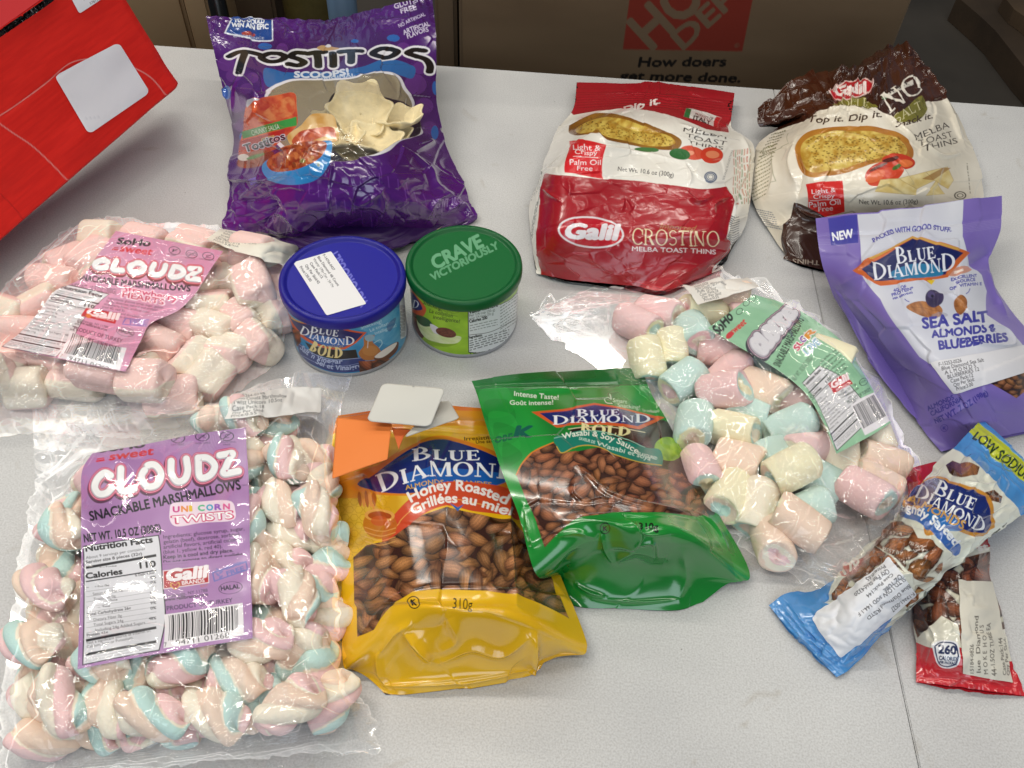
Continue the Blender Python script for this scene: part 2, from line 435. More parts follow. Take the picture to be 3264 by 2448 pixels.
    def normals(s, P=None):
        P = s.P if P is None else P
        n = np.cross(np.gradient(P, axis=1), -np.gradient(P, axis=0))
        n /= np.linalg.norm(n, axis=2, keepdims=True) + 1e-12
        return n * np.where(n[..., 2:].mean() < 0, -1, 1)

    def final(s):
        if not hasattr(s, 'Q'):
            e = np.minimum.outer(np.minimum(np.arange(s.nv), np.arange(s.nv)[::-1]), np.full(s.nu, 9999))
            s.Q = s.P + s.normals() * s.disp[..., None]
            if s.flat: s.Q[..., 2] = np.maximum(s.Q[..., 2], .0006)
        return s.Q

    def at(s, px, lift=0.):
        """points on the finished sheet under the photo pixels px, lifted along the normal"""
        Q = s.final(); g = s.inv(px)
        c = np.clip(g[..., 0], 0, s.nu - 1.001); r = np.clip(g[..., 1], 0, s.nv - 1.001)
        ic = c.astype(int); ir = r.astype(int); fc = (c - ic)[..., None]; fr = (r - ir)[..., None]
        bl = lambda A: (A[ir, ic] * (1 - fc) + A[ir, ic + 1] * fc) * (1 - fr) + (A[ir + 1, ic] * (1 - fc) + A[ir + 1, ic + 1] * fc) * fr
        n = bl(s.normals(Q)) if lift else 0
        return bl(Q) + n * lift

    def build(s, name, mat, parent=None):
        return grid_mesh(name, s.final(), mat, parent, s.art)


def quadmap(q):
    """(u, v) in 0..1 -> inside the four-cornered figure q (tl, tr, br, bl)"""
    q = np.asarray(q, float)
    return lambda u, v: (q[0] * (1 - u) + q[1] * u) * (1 - v) + (q[3] * (1 - u) + q[2] * u) * v


def quadgrid(q, nu, nv, rnd=0.):
    """a grid filling q with slightly rounded corners"""
    f = quadmap(q); U, V = np.meshgrid(np.linspace(0, 1, nu), np.linspace(0, 1, nv)); U = U[..., None]; V = V[..., None]
    if rnd:
        a, b = 2 * U - 1, 2 * V - 1; k = rnd
        cor = np.clip(np.abs(a) - (1 - k), 0, 1) / k; cor2 = np.clip(np.abs(b) - (1 - k), 0, 1) / k
        r = np.maximum(cor, cor2); sc = np.where((cor > 0) & (cor2 > 0), r / np.maximum(np.hypot(cor, cor2), 1e-6), 1)
        a = np.where((cor > 0) & (cor2 > 0), np.sign(a) * ((1 - k) + k * cor * sc), a); b = np.where((cor > 0) & (cor2 > 0), np.sign(b) * ((1 - k) + k * cor2 * sc), b)
        U, V = (a + 1) / 2, (b + 1) / 2
    return f(U, V)


def patch_on(s, crop, quad, nu, nv, lift=.0005, rnd=.08, smooth=0):
    """paper lying on the sheet s, corners given in the frame crop"""
    px = crop(quadgrid(quad, nu, nv, rnd)); P = s.at(px, lift)
    if smooth: P = blur(P, smooth)
    return Sheet(crop, P=P, px=px, nu=nu, nv=nv)


# ------------------------------------------------------------------ meshes and scene objects
def mesh_obj(name, V, faces, mat, parent=None, cols=None, smooth=True):
    me = bpy.data.meshes.new(name)
    V = np.asarray(V, float).reshape(-1, 3)
    me.from_pydata(V.tolist(), [], [list(map(int, f)) for f in faces])
    if cols is not None: set_cols(me, cols)
    me.shade_smooth() if smooth else None
    return link(name, me, mat, parent)


def set_cols(me, cols):
    ca = me.color_attributes.new('print', 'FLOAT_COLOR', 'POINT')
    c = np.ones((len(me.vertices), 4), np.float32); cols = np.asarray(cols, np.float32).reshape(len(me.vertices), -1); c[:, :cols.shape[1]] = cols
    ca.data.foreach_set('color', c.ravel())


def link(name, me, mat, parent=None):
    me.materials.append(mat)
    o = bpy.data.objects.new(name, me); COL.objects.link(o)
    if parent is not None:
        o.parent = parent; o.matrix_parent_inverse = parent.matrix_world.inverted()
    return o


def grid_mesh(name, P, mat, parent=None, cols=None, closed=False):
    nv, nu = P.shape[:2]; me = bpy.data.meshes.new(name)
    me.vertices.add(nv * nu); me.vertices.foreach_set('co', P.reshape(-1).astype(np.float32))
    i = np.arange(nv * nu).reshape(nv, nu)
    if closed: i = np.hstack([i, i[:, :1]])
    f = np.stack([i[:-1, :-1], i[1:, :-1], i[1:, 1:], i[:-1, 1:]], -1).reshape(-1, 4)
    me.loops.add(f.size); me.loops.foreach_set('vertex_index', f.ravel().astype(np.int32))
    me.polygons.add(len(f)); me.polygons.foreach_set('loop_start', (np.arange(len(f)) * 4).astype(np.int32))
    me.update(calc_edges=True); me.shade_smooth()
    if cols is not None: set_cols(me, cols)
    return link(name, me, mat, parent)


def thing(name, label, cat, loc=(0, 0, 0), group=None):
    o = bpy.data.objects.new(name, None); o.empty_display_size = .02; COL.objects.link(o)
    o.matrix_world = Matrix.Translation([float(v) for v in loc])
    return tag(o, label, cat, group)


def tag(o, label, cat, group=None):
    o['label'] = label; o['category'] = cat
    if group: o['group'] = group
    return o


def base_of(s):
    p = s.P.reshape(-1, 3).mean(0); return (p[0], p[1], 0)


def back_of(s, name, mat, parent, k=4, lower=.0):
    """the rear wall of a bag: shares the rim of the front, lies flat below it"""
    Q = s.final(); r = np.unique(np.concatenate([np.arange(0, s.nv, k), [s.nv - 1]])); c = np.unique(np.concatenate([np.arange(0, s.nu, k), [s.nu - 1]]))
    B = Q[r][:, c].copy(); t = np.linspace(0, 1, B.shape[1])[None]
    zl = B[:, :1, 2] * (1 - t) + B[:, -1:, 2] * t
    B[..., 2] = np.maximum(np.minimum(B[..., 2], zl) - .0005 * np.sin(np.pi * t), .0006)
    return grid_mesh(name, B[::-1], mat, parent)


# ------------------------------------------------------------------ materials
def new_mat(name):
    m = bpy.data.materials.new(name); m.use_nodes = True; nt = m.node_tree
    return m, nt, nt.nodes['Principled BSDF'], nt.nodes['Material Output']


def bump(nt, bsdf, scale, dist, strength=.5, detail=3, tex='ShaderNodeTexNoise'):
    tc = nt.nodes.new('ShaderNodeTexCoord'); n = nt.nodes.new(tex); b = nt.nodes.new('ShaderNodeBump')
    n.inputs['Scale'].default_value = scale
    if 'Detail' in n.inputs: n.inputs['Detail'].default_value = detail
    b.inputs['Distance'].default_value = dist; b.inputs['Strength'].default_value = strength
    nt.links.new(tc.outputs['Object'], n.inputs['Vector']); nt.links.new(n.outputs[0], b.inputs['Height'])
    for x in bsdf: nt.links.new(b.outputs['Normal'], x.inputs['Normal'])
    return tc, n


def print_mat(name, rough=.25, coat=.0, crough=.12, bmp=(220, .0004, .35), window=False, spec=.5):
    """printed film or paper: colour from the sheet's own print; where the print leaves a window, clear film"""
    m, nt, b, out = new_mat(name)
    a = nt.nodes.new('ShaderNodeAttribute'); a.attribute_name = 'print'
    nt.links.new(a.outputs['Color'], b.inputs['Base Color'])
    b.inputs['Roughness'].default_value = rough; b.inputs['Coat Weight'].default_value = coat; b.inputs['Coat Roughness'].default_value = crough
    b.inputs['Specular IOR Level'].default_value = spec
    if bmp: bump(nt, [b], *bmp)
    if window:
        f = film_shader(nt); mx = nt.nodes.new('ShaderNodeMixShader')
        nt.links.new(a.outputs['Alpha'], mx.inputs[0]); nt.links.new(f.outputs[0], mx.inputs[1]); nt.links.new(b.outputs[0], mx.inputs[2])
        nt.links.new(mx.outputs[0], out.inputs[0])
    return m


def film_shader(nt, haze=None, tint=(.975, .975, .975), gl=1.3, rough=.1):
    tr = nt.nodes.new('ShaderNodeBsdfTransparent'); tr.inputs[0].default_value = (*tint, 1)
    g = nt.nodes.new('ShaderNodeBsdfGlossy'); g.inputs['Roughness'].default_value = rough; g.inputs[0].default_value = (1, 1, 1, 1)
    fr = nt.nodes.new('ShaderNodeFresnel'); fr.inputs[0].default_value = 1.5
    mu = nt.nodes.new('ShaderNodeMath'); mu.operation = 'MULTIPLY'; mu.inputs[1].default_value = gl; mu.use_clamp = True
    nt.links.new(fr.outputs[0], mu.inputs[0])
    bump(nt, [g], 30, .0006, .3, 1)
    mn = nt.nodes.new('ShaderNodeMath'); mn.operation = 'MINIMUM'; mn.inputs[1].default_value = .6
    nt.links.new(mu.outputs[0], mn.inputs[0]); mu = mn
    base = tr
    if haze is not None:
        d = nt.nodes.new('ShaderNodeBsdfDiffuse'); d.inputs[0].default_value = (.82, .83, .85, 1)
        m0 = nt.nodes.new('ShaderNodeMixShader'); nt.links.new(haze, m0.inputs[0]); nt.links.new(tr.outputs[0], m0.inputs[1]); nt.links.new(d.outputs[0], m0.inputs[2]); base = m0
    mx = nt.nodes.new('ShaderNodeAddShader'); nt.links.new(mu.outputs[0], g.inputs[0])          # clear film plus its sheen
    nt.links.new(base.outputs[0], mx.inputs[0]); nt.links.new(g.outputs[0], mx.inputs[1])
    return mx


def film_mat(name, gl=1.5, rough=.05):
    m, nt, b, out = new_mat(name); nt.nodes.remove(b)
    a = nt.nodes.new('ShaderNodeAttribute'); a.attribute_name = 'print'
    nt.links.new(film_shader(nt, a.outputs['Alpha'], gl=gl, rough=rough).outputs[0], out.inputs[0])
    return m


def plain_mat(name, col, rough=.5, bmp=None, spec=.5, mott=None):
    m, nt, b, out = new_mat(name); c = lin(col)
    b.inputs['Base Color'].default_value = (*c, 1); b.inputs['Roughness'].default_value = rough; b.inputs['Specular IOR Level'].default_value = spec
    if mott:
        tc = nt.nodes.new('ShaderNodeTexCoord'); n = nt.nodes.new('ShaderNodeTexNoise'); r = nt.nodes.new('ShaderNodeValToRGB')
        n.inputs['Scale'].default_value = mott[0]; n.inputs['Detail'].default_value = 6
        r.color_ramp.elements[0].position = .35; r.color_ramp.elements[1].position = .65
        r.color_ramp.elements[0].color = (*(c * (1 - mott[1])), 1); r.color_ramp.elements[1].color = (*np.clip(c * (1 + mott[1]), 0, 1), 1)
        nt.links.new(tc.outputs['Object'], n.inputs['Vector']); nt.links.new(n.outputs[0], r.inputs[0]); nt.links.new(r.outputs[0], b.inputs['Base Color'])
    if bmp: bump(nt, [b], *bmp)
    return m


def box(name, x0, x1, y0, y1, z0, z1, mat, parent=None, bev=.002):
    import bmesh
    bm = bmesh.new(); bmesh.ops.create_cube(bm, size=1)
    for v in bm.verts: v.co = ((x0 + x1) / 2 + v.co.x * (x1 - x0), (y0 + y1) / 2 + v.co.y * (y1 - y0), (z0 + z1) / 2 + v.co.z * (z1 - z0))
    if bev: bmesh.ops.bevel(bm, geom=bm.edges[:], offset=bev, segments=2, affect='EDGES')
    me = bpy.data.meshes.new(name); bm.to_mesh(me); bm.free()
    return link(name, me, mat, parent)


def slab(name, top, depth, mat, parent=None, cols=None):
    """a flat figure (points in the place) given thickness downwards along depth"""
    t = np.asarray(top, float); n = len(t); b = t + np.asarray(depth, float)
    f = [list(range(n))[::-1], list(range(n, 2 * n))] + [[i, (i + 1) % n, n + (i + 1) % n, n + i] for i in range(n)]
    return mesh_obj(name, np.vstack([t, b]), f, mat, parent, cols, smooth=False)


def lathe(name, prof, cx, cy, mat, parent=None, n=96):
    a = np.linspace(0, 2 * np.pi, n, endpoint=False); p = np.asarray(prof, float)
    P = np.stack([cx + p[:, :1] * np.cos(a), cy + p[:, :1] * np.sin(a), np.repeat(p[:, 1:], n, 1)], -1)
    return grid_mesh(name, P, mat, parent, closed=True)

# ================================================================== the setting
M_floor = plain_mat('dark_concrete', '#3a352f', .8, (6, .002, .3), mott=(3, .25))
fl = mesh_obj('floor', [(-6, -5, -.73), (6, -5, -.73), (6, 8, -.73), (-6, 8, -.73)], [(0, 1, 2, 3)], M_floor); fl['kind'] = 'structure'

M_table, nt, b, _o = new_mat('speckled_plastic')
tc = nt.nodes.new('ShaderNodeTexCoord')
n1 = nt.nodes.new('ShaderNodeTexNoise'); n1.inputs['Scale'].default_value = 900; n1.inputs['Detail'].default_value = 3
n2 = nt.nodes.new('ShaderNodeTexNoise'); n2.inputs['Scale'].default_value = 9; n2.inputs['Detail'].default_value = 5
n3 = nt.nodes.new('ShaderNodeTexVoronoi'); n3.inputs['Scale'].default_value = 46
n4 = nt.nodes.new('ShaderNodeTexNoise'); n4.inputs['Scale'].default_value = 11; n4.inputs['Detail'].default_value = 6; n4.inputs['Distortion'].default_value = 2.5
r1 = nt.nodes.new('ShaderNodeValToRGB'); r1.color_ramp.elements[0].position = .3; r1.color_ramp.elements[1].position = .62
r1.color_ramp.elements[0].color = (*lin('#bdbcba'), 1); r1.color_ramp.elements[1].color = (*lin('#d3d3d2'), 1)
r2 = nt.nodes.new('ShaderNodeValToRGB'); r2.color_ramp.elements[0].position = .35; r2.color_ramp.elements[1].position = .7
r2.color_ramp.elements[0].color = (.86, .86, .87, 1); r2.color_ramp.elements[1].color = (1, 1, 1, 1)
r3 = nt.nodes.new('ShaderNodeValToRGB'); r3.color_ramp.elements[0].position = .018; r3.color_ramp.elements[1].position = .03
r3.color_ramp.elements[0].color = (.42, .40, .38, 1); r3.color_ramp.elements[1].color = (1, 1, 1, 1)
r4 = nt.nodes.new('ShaderNodeValToRGB'); r4.color_ramp.elements[0].position = .645; r4.color_ramp.elements[1].position = .74
r4.color_ramp.elements[0].color = (1, 1, 1, 1); r4.color_ramp.elements[1].color = (.80, .76, .70, 1)
ma = nt.nodes.new('ShaderNodeMixRGB'); ma.blend_type = 'MULTIPLY'; ma.inputs[0].default_value = 1
mb = nt.nodes.new('ShaderNodeMixRGB'); mb.blend_type = 'MULTIPLY'; mb.inputs[0].default_value = 1
mc = nt.nodes.new('ShaderNodeMixRGB'); mc.blend_type = 'MULTIPLY'; mc.inputs[0].default_value = 1
for n in (n1, n2, n3, n4): nt.links.new(tc.outputs['Object'], n.inputs['Vector'])
nt.links.new(n1.outputs[0], r1.inputs[0]); nt.links.new(n2.outputs[0], r2.inputs[0]); nt.links.new(n3.outputs['Distance'], r3.inputs[0]); nt.links.new(n4.outputs[0], r4.inputs[0])
nt.links.new(r1.outputs[0], ma.inputs[1]); nt.links.new(r2.outputs[0], ma.inputs[2]); nt.links.new(ma.outputs[0], mb.inputs[1]); nt.links.new(r3.outputs[0], mb.inputs[2])
nt.links.new(mb.outputs[0], mc.inputs[1]); nt.links.new(r4.outputs[0], mc.inputs[2])
nt.links.new(mc.outputs[0], b.inputs['Base Color']); b.inputs['Roughness'].default_value = .42; b.inputs['Specular IOR Level'].default_value = .45
bp = nt.nodes.new('ShaderNodeBump'); bp.inputs['Distance'].default_value = .0006; bp.inputs['Strength'].default_value = .35
n5 = nt.nodes.new('ShaderNodeTexNoise'); n5.inputs['Scale'].default_value = 620; n5.inputs['Detail'].default_value = 2
nt.links.new(tc.outputs['Object'], n5.inputs['Vector']); nt.links.new(n5.outputs[0], bp.inputs['Height']); nt.links.new(bp.outputs[0], b.inputs['Normal'])

table = thing('folding_table', 'pale grey speckled plastic folding table that everything stands on', 'table')
box('tabletop_half', -.915, -.00025, -.765, 0, -.045, 0, M_table, table, .0006)
box('tabletop_half', .00025, .915, -.765, 0, -.045, 0, M_table, table, .0006)
M_steel = plain_mat('grey_steel', '#77797c', .4)
for sx in (-.80, .80):
    for sy in (-.70, -.07):
        box('leg', sx - .014, sx + .014, sy - .014, sy + .014, -.73, -.0465, M_steel, table, .003)
table.matrix_world = Matrix.Translation((.2545, .8222, 0)) @ Matrix.Rotation(-.0354, 4, 'Z')

# ---- behind the table
M_card = plain_mat('cardboard', '#6e5a44', .85, (60, .001, .2), mott=(2.5, .10))
M_card2 = plain_mat('cardboard_dull', '#5f4b36', .85, (60, .001, .2), mott=(3, .12))
M_card3 = plain_mat('cardboard_light', '#a88c69', .85, (60, .001, .2), mott=(3, .12))
M_cardprint = print_mat('printed_cardboard', .8, bmp=(60, .001, .2), spec=.2)
M_black = plain_mat('black_plastic', '#0c0c0d', .3)


def carton(px0, px1, crop, y, depth, ztop, mat, name, label, zbot=-.729, row=100):
    a = WY(crop(np.array([[px0, row], [px1, row]])), y)
    t = thing(name, label, 'box', ((a[0, 0] + a[1, 0]) / 2, y + depth / 2, zbot))
    box('carton_body', a[0, 0], a[1, 0], y, y + depth, zbot, ztop, mat, t, .004)
    return t, a


hb, a = carton(1463, 2870, Crop(0, 0, 1), .93, .45, .22, M_card, 'cardboard_box', 'big brown cardboard box with an orange red printed square and slogan behind the table')
x0, x1 = a[0, 0] + .004, a[1, 0] - .004
X, Z = np.meshgrid(np.linspace(x0, x1, 520), np.linspace(.20, -.28, 320))
hs = Sheet(C3, P=np.stack([X, np.full(X.shape, .9285), Z], -1), nu=520, nv=320)
hs.fill(hs.mix('#67543f', '#715d47', 12, 3, 5))
hs.poly([(805, -420), (1560, -430), (1412, 302), (710, 290)], '#7c2c20')
hs.text('HOME', [(885, 292), (1490, -262)], 235, '#6f5b46', bold=.035)
hs.text('DEPOT', [(1068, 292), (1660, -240)], 122, '#6f5b46', bold=.03)
hs.text('THE', [(720, -60), (820, -150)], 60, '#6f5b46', bold=.03)
hs.text('\u00ae', [(1372, 285), (1400, 270)], 24, '#6f5b46')
hs.text('How doers', [(800, 392), (1312, 388)], 58, '#181412', bold=.03, shear=.22)
hs.text('get more done.', [(690, 470), (1397, 484)], 56, '#181412', bold=.03, shear=.22)
hs.build('printed_panel', M_cardprint, hb)

carton(540, 1190, C1, 1.02, .4, .24, M_card3, 'cardboard_box', 'plain brown cardboard box behind the table beside the red carton')
carton(1195, 1352, C1, .96, .3, .24, M_card3, 'cardboard_box', 'narrow brown cardboard box left of the thin black post')
carton(1405, 1770, C1, 1.05, .4, .24, M_card2, 'cardboard_box', 'dull brown cardboard box just behind the purple bag top')
carton(1630, 1775, C2, .96, .4, .24, M_card, 'cardboard_box', 'narrow brown cardboard box between purple bag and box with the red square')
a = WY(C1(np.array([[1352, 60], [1408, 60]])), .93)
p = tag(lathe('black_post', [(.0, -.729), (.010, -.729), (.010, .3), (0, .3)], a[:, 0].mean() + .002, .935, M_black, n=20), 'thin upright black post behind the purple bag corner', 'post')
M_blue = plain_mat('blue_paint', '#5d7690', .45)
a = WY(C1(np.array([[2160, 30], [2225, 30]])), .97)
tag(lathe('blue_pole', [(0, -.729), (.017, -.729), (.017, .35), (0, .35)], a[:, 0].mean(), .97, M_blue, n=24), 'blue grey upright metal pole behind the purple bag', 'pole')
M_olive = plain_mat('olive_sack', '#5d5228', .6, (20, .006, .6))
a = WY(C1(np.array([[1900, 30], [2110, 30]])), 1.04)
pr = [(0, -.729), (.03, -.729), (.042, -.5), (.04, -.2), (.043, .05), (.03, .22), (0, .23)]
tag(lathe('olive_sack', pr, a[:, 0].mean(), 1.06, M_olive, n=28), 'tall olive yellow sack standing behind the purple bag', 'sack')
# stack of boards on the floor, far right
M_wood = plain_mat('rough_wood', '#3d2f20', .8, (14, .004, .5), mott=(5, .3))
M_wood2 = plain_mat('pale_wood', '#54422e', .8, (14, .004, .5), mott=(5, .3))
tag(slab('wooden_board', W(C4(np.array([[1385, -20], [1525, 100], [1610, 180], [1777, 392], [2200, 850], [2200, -300]])), -.66), (0, 0, -.069), M_wood), 'dark brown wooden board stack on the floor behind the table corner', 'boards')
tag(slab('wooden_board', W(C4(np.array([[1660, -20], [1720, 55], [1800, 110], [2200, 480], [2200, -300]])), -.62), (0, 0, -.039), M_wood2), 'paler wooden board lying on top of the dark board stack', 'boards')

# ---- red carton at the left with a blank white label
M_redcard = print_mat('red_card', .55, bmp=(90, .0006, .35), spec=.3)
M_white = print_mat('white_paper', .6, bmp=(160, .0003, .25), spec=.3)
A, B = W(C1(np.array([-300, 1815.])), .030), W(C1(np.array([1165, 545.])), .055)
zc = np.linspace(.0, .3, 301); Cc = W(np.repeat(C1(np.array([[655, -275.]])), 301, 0), zc)
Cc = Cc[np.abs(((A - B) * (Cc - B)).sum(1)).argmin()]
U, V = np.meshgrid(np.linspace(0, 1, 300), np.linspace(0, 1, 240))
Pf = (A + (B - A) * U[..., None]) * V[..., None] + (A + Cc - B + (B - A) * U[..., None]) * (1 - V[..., None])
nf = np.cross(B - A, Cc - B); nf /= np.linalg.norm(nf); nf *= np.sign(nf[2])
roll = np.clip((U - .965) / .035, 0, 1) ** 2 * .004 + np.clip((V - .975) / .025, 0, 1) ** 2 * .003
Pf = Pf - nf * roll[..., None] + nf * ((vn(240, 300, 5, 6, 11) - .5) * .0022)[..., None]
rf = Sheet(C1, P=Pf, nu=300, nv=240)
rf.fill(rf.mix('#ea2a20', '#e0241c', 60, 14, 3))
rf.line([(-40, 765), (80, 690), (300, 530), (440, 410), (540, 380), (700, 380), (860, 435), (970, 500), (1075, 625)], 5, '#e9a8a0', smooth=True)
rf.line([(-40, 765), (80, 850), (200, 930), (330, 1050), (440, 1165)], 5, '#e9a8a0', smooth=True)
rf.line([(0, 1240), (90, 1330), (150, 1410)], 4, '#b01218', smooth=True)
rb = thing('red_carton', 'red cardboard carton with a blank white rounded label propped at the table edge', 'carton', (Pf[-1, 100, 0], Pf[-1, 100, 1], 0))
rf.crease([(0, 765), (300, 530), (540, 380)], -.5, 1.2)
rf.build('front_panel', M_redcard, rb)
dp = -nf * .05; dp[2] = max(dp[2], -.026); dp[1] += .03
M_redside = plain_mat('red_card_side', '#b8161b', .55)
slab('carton_body', np.array([Pf[-1, 2], Pf[-1, -4], Pf[2, -4], Pf[2, 2]]) - nf * .0035, dp, M_redside, rb)
for nm, q in (('label_sticker', [(345, 486), (757, 272), (958, 592), (566, 862)]), ('label_sticker', [(395, -120), (560, -200), (655, -10), (505, 88)])):
    s = patch_on(rf, C1, q, 60, 60, .0008, .16); s.fill('#f2f3f6')
    if q[0][1] < 0:
        s.bars([(500, -60), (590, -105), (625, -15), (535, 22)], 8, 16, paper='#f2f3f6'); s.text('578178', [(575, 30), (640, 0)], 16, '#222222')
    else:
        for k in range(4): s.line([(545 + 26 * k, 752 - 3 * k), (555 + 26 * k, 770 - 3 * k)], 6, '#d6d8de')
    s.build(nm, M_white, rb)
bw = patch_on(rf, C1, [(-300, -160), (330, -420), (240, -2), (-240, 345)], 120, 90, .012)
bw.fill('#0a0a0b')
for k, (p, w) in enumerate([([(-60, 40), (60, 30), (130, -20)], 5), ([(0, 10), (30, 35), (95, 20), (150, -40)], 4), ([(-20, 100), (50, 88), (110, 60)], 3)]): bw.line(p, w, '#b9b9b9', smooth=True)
M_blackfilm = print_mat('black_film', .16, bmp=(60, .003, .5))
bw.crumple(2.2, 16, 5)
tag(bw.build('black_pouch', M_blackfilm), 'shiny black plastic pouch with white lines lying on the red carton', 'pouch')

# ================================================================== marshmallows and their clear bags
M_mallow, nt, b, _o = new_mat('marshmallow')
at_ = nt.nodes.new('ShaderNodeAttribute'); at_.attribute_name = 'print'
nt.links.new(at_.outputs['Color'], b.inputs['Base Color']); b.inputs['Roughness'].default_value = 1.; b.inputs['Specular IOR Level'].default_value = .05
b.inputs['Subsurface Weight'].default_value = .18; b.inputs['Subsurface Radius'].default_value = (.006, .004, .003); b.inputs['Subsurface Scale'].default_value = 1
bump(nt, [b], 420, .0012, .5, 4)
PINK, CREAM, TEAL, PEACH, YEL = (lin(c) for c in ('#f4cfce', '#f6ecd9', '#c6e4de', '#f4dac6', '#f5edcb'))
CN = {'k': ('pink', PINK), 'c': ('cream', CREAM), 't': ('mint', TEAL), 'p': ('peach', PEACH), 'y': ('pale yellow', YEL)}
FILM = film_mat('clear_film', 1.15, .08)
M_label = print_mat('label_paper', .32, bmp=(160, .0003, .3), spec=.5)
M_sticker = print_mat('sticker_paper', .5, bmp=(160, .0003, .25), spec=.35)


def twist_mesh(L, R, seed):
    """a short rope of four coloured strands twisted together"""
    rg = np.random.default_rng(seed); nt_, na = 40, 56
    t = np.linspace(-1, 1, nt_)[:, None]; a = np.linspace(0, 2 * np.pi, na, endpoint=False)[None]
    ph = t * rg.uniform(1.5, 2.1) + rg.uniform(0, 6.28)
    env = np.clip(1 - np.abs(t) ** 7, 0, 1) ** .42 * (1 - .12 * t * t + .06 * np.sin(t * 3 + seed))
    r = R * (.80 + .22 * np.abs(np.sin(2 * (a - ph))) ** .7) * env
    x = np.repeat(t * L * (1 - .0), na, 1) + .0025 * np.cos(a * 2 + seed)
    y = r * np.cos(a) + .0015 * np.sin(3 * t + seed); z = r * np.sin(a) * .92
    q = ((a - ph) / (np.pi / 2)) % 4; k = q.astype(int); f = q - k
    pal = np.array([PINK, CREAM, PEACH, CREAM]); c = pal[k]
    c = np.where(((k == (seed % 2) * 2 + 1) & (f > .12) & (f < .88))[..., None], TEAL if seed % 4 else PINK, c)
    edge = (np.minimum(f, 1 - f) < .05)[..., None]
    c = np.where(edge, c * .93, c)
    return np.stack([x, y, z], -1), c


def puff_mesh(L, R, body, rings, seed):
    """an extruded cylinder: one colour round the side, bands of colour on the cut ends"""
    rg = np.random.default_rng(seed); na = 48
    prof = [(-1, .001), (-1, .2), (-1, .35), (-1, .42), (-1, .5), (-1, .62), (-1, .7), (-.995, .77), (-.985, .82), (-.94, .92), (-.85, .985), (-.5, 1.0), (0, 1.02), (.5, 1.0), (.85, .985), (.94, .92), (.985, .82), (.995, .77), (1, .7), (1, .62), (1, .5), (1, .42), (1, .35), (1, .2), (1, .001)]
    t = np.array([p[0] for p in prof])[:, None]; rr = np.array([p[1] for p in prof])[:, None]
    a = np.linspace(0, 2 * np.pi, na, endpoint=False)[None]
    wob = 1 + .05 * np.cos(2 * a + rg.uniform(0, 6)) + .03 * np.cos(3 * a + rg.uniform(0, 6))
    r = R * rr * wob
    x = t * L + .0022 * np.sin(a + seed) * (rr < .9); x = x - .002 * (1 - rr) * np.sign(t)
    P = np.stack([x + 0 * a, r * np.cos(a), r * np.sin(a) * .94], -1)
    sw = rr + .07 * np.sin(2 * a + seed) + .05 * np.sin(3 * a) + 0 * t
    c = np.where((np.abs(t) > .9) * (sw < .74), 1, 0); c = np.where((np.abs(t) > .9) * (sw < .42), 2, c)
    pal = np.array([body, rings[0], rings[1]])
    return P, pal[c]


def heart_mesh(L, R, c0, c1, seed):
    """a thick two-tone block with soft edges, faintly heart shaped in section"""
    rg = np.random.default_rng(seed); na = 48
    prof = [(-1, .001), (-1, .4), (-1, .66), (-.98, .80), (-.92, .92), (-.8, .99), (-.4, 1.0), (0, 1.), (.4, 1.0), (.8, .99), (.92, .92), (.98, .80), (1, .66), (1, .4), (1, .001)]
    t = np.array([p[0] for p in prof])[:, None]; rr = np.array([p[1] for p in prof])[:, None]
    a = np.linspace(0, 2 * np.pi, na, endpoint=False)[None]
    se = (np.abs(np.cos(a)) ** 3.2 + np.abs(np.sin(a)) ** 3.2) ** (-1 / 3.2) * (1 - .10 * np.exp(-((a - np.pi / 2) / .35) ** 2))
    r = R * rr * se
    P = np.stack([t * L + .0014 * np.sin(2 * a + seed), r * np.cos(a) * 1.1, r * np.sin(a) * .92], -1)
    k = np.broadcast_to(np.cos(a - .6) > -.15, (len(prof), na))
    return P, np.where(k[..., None], c0, c1)


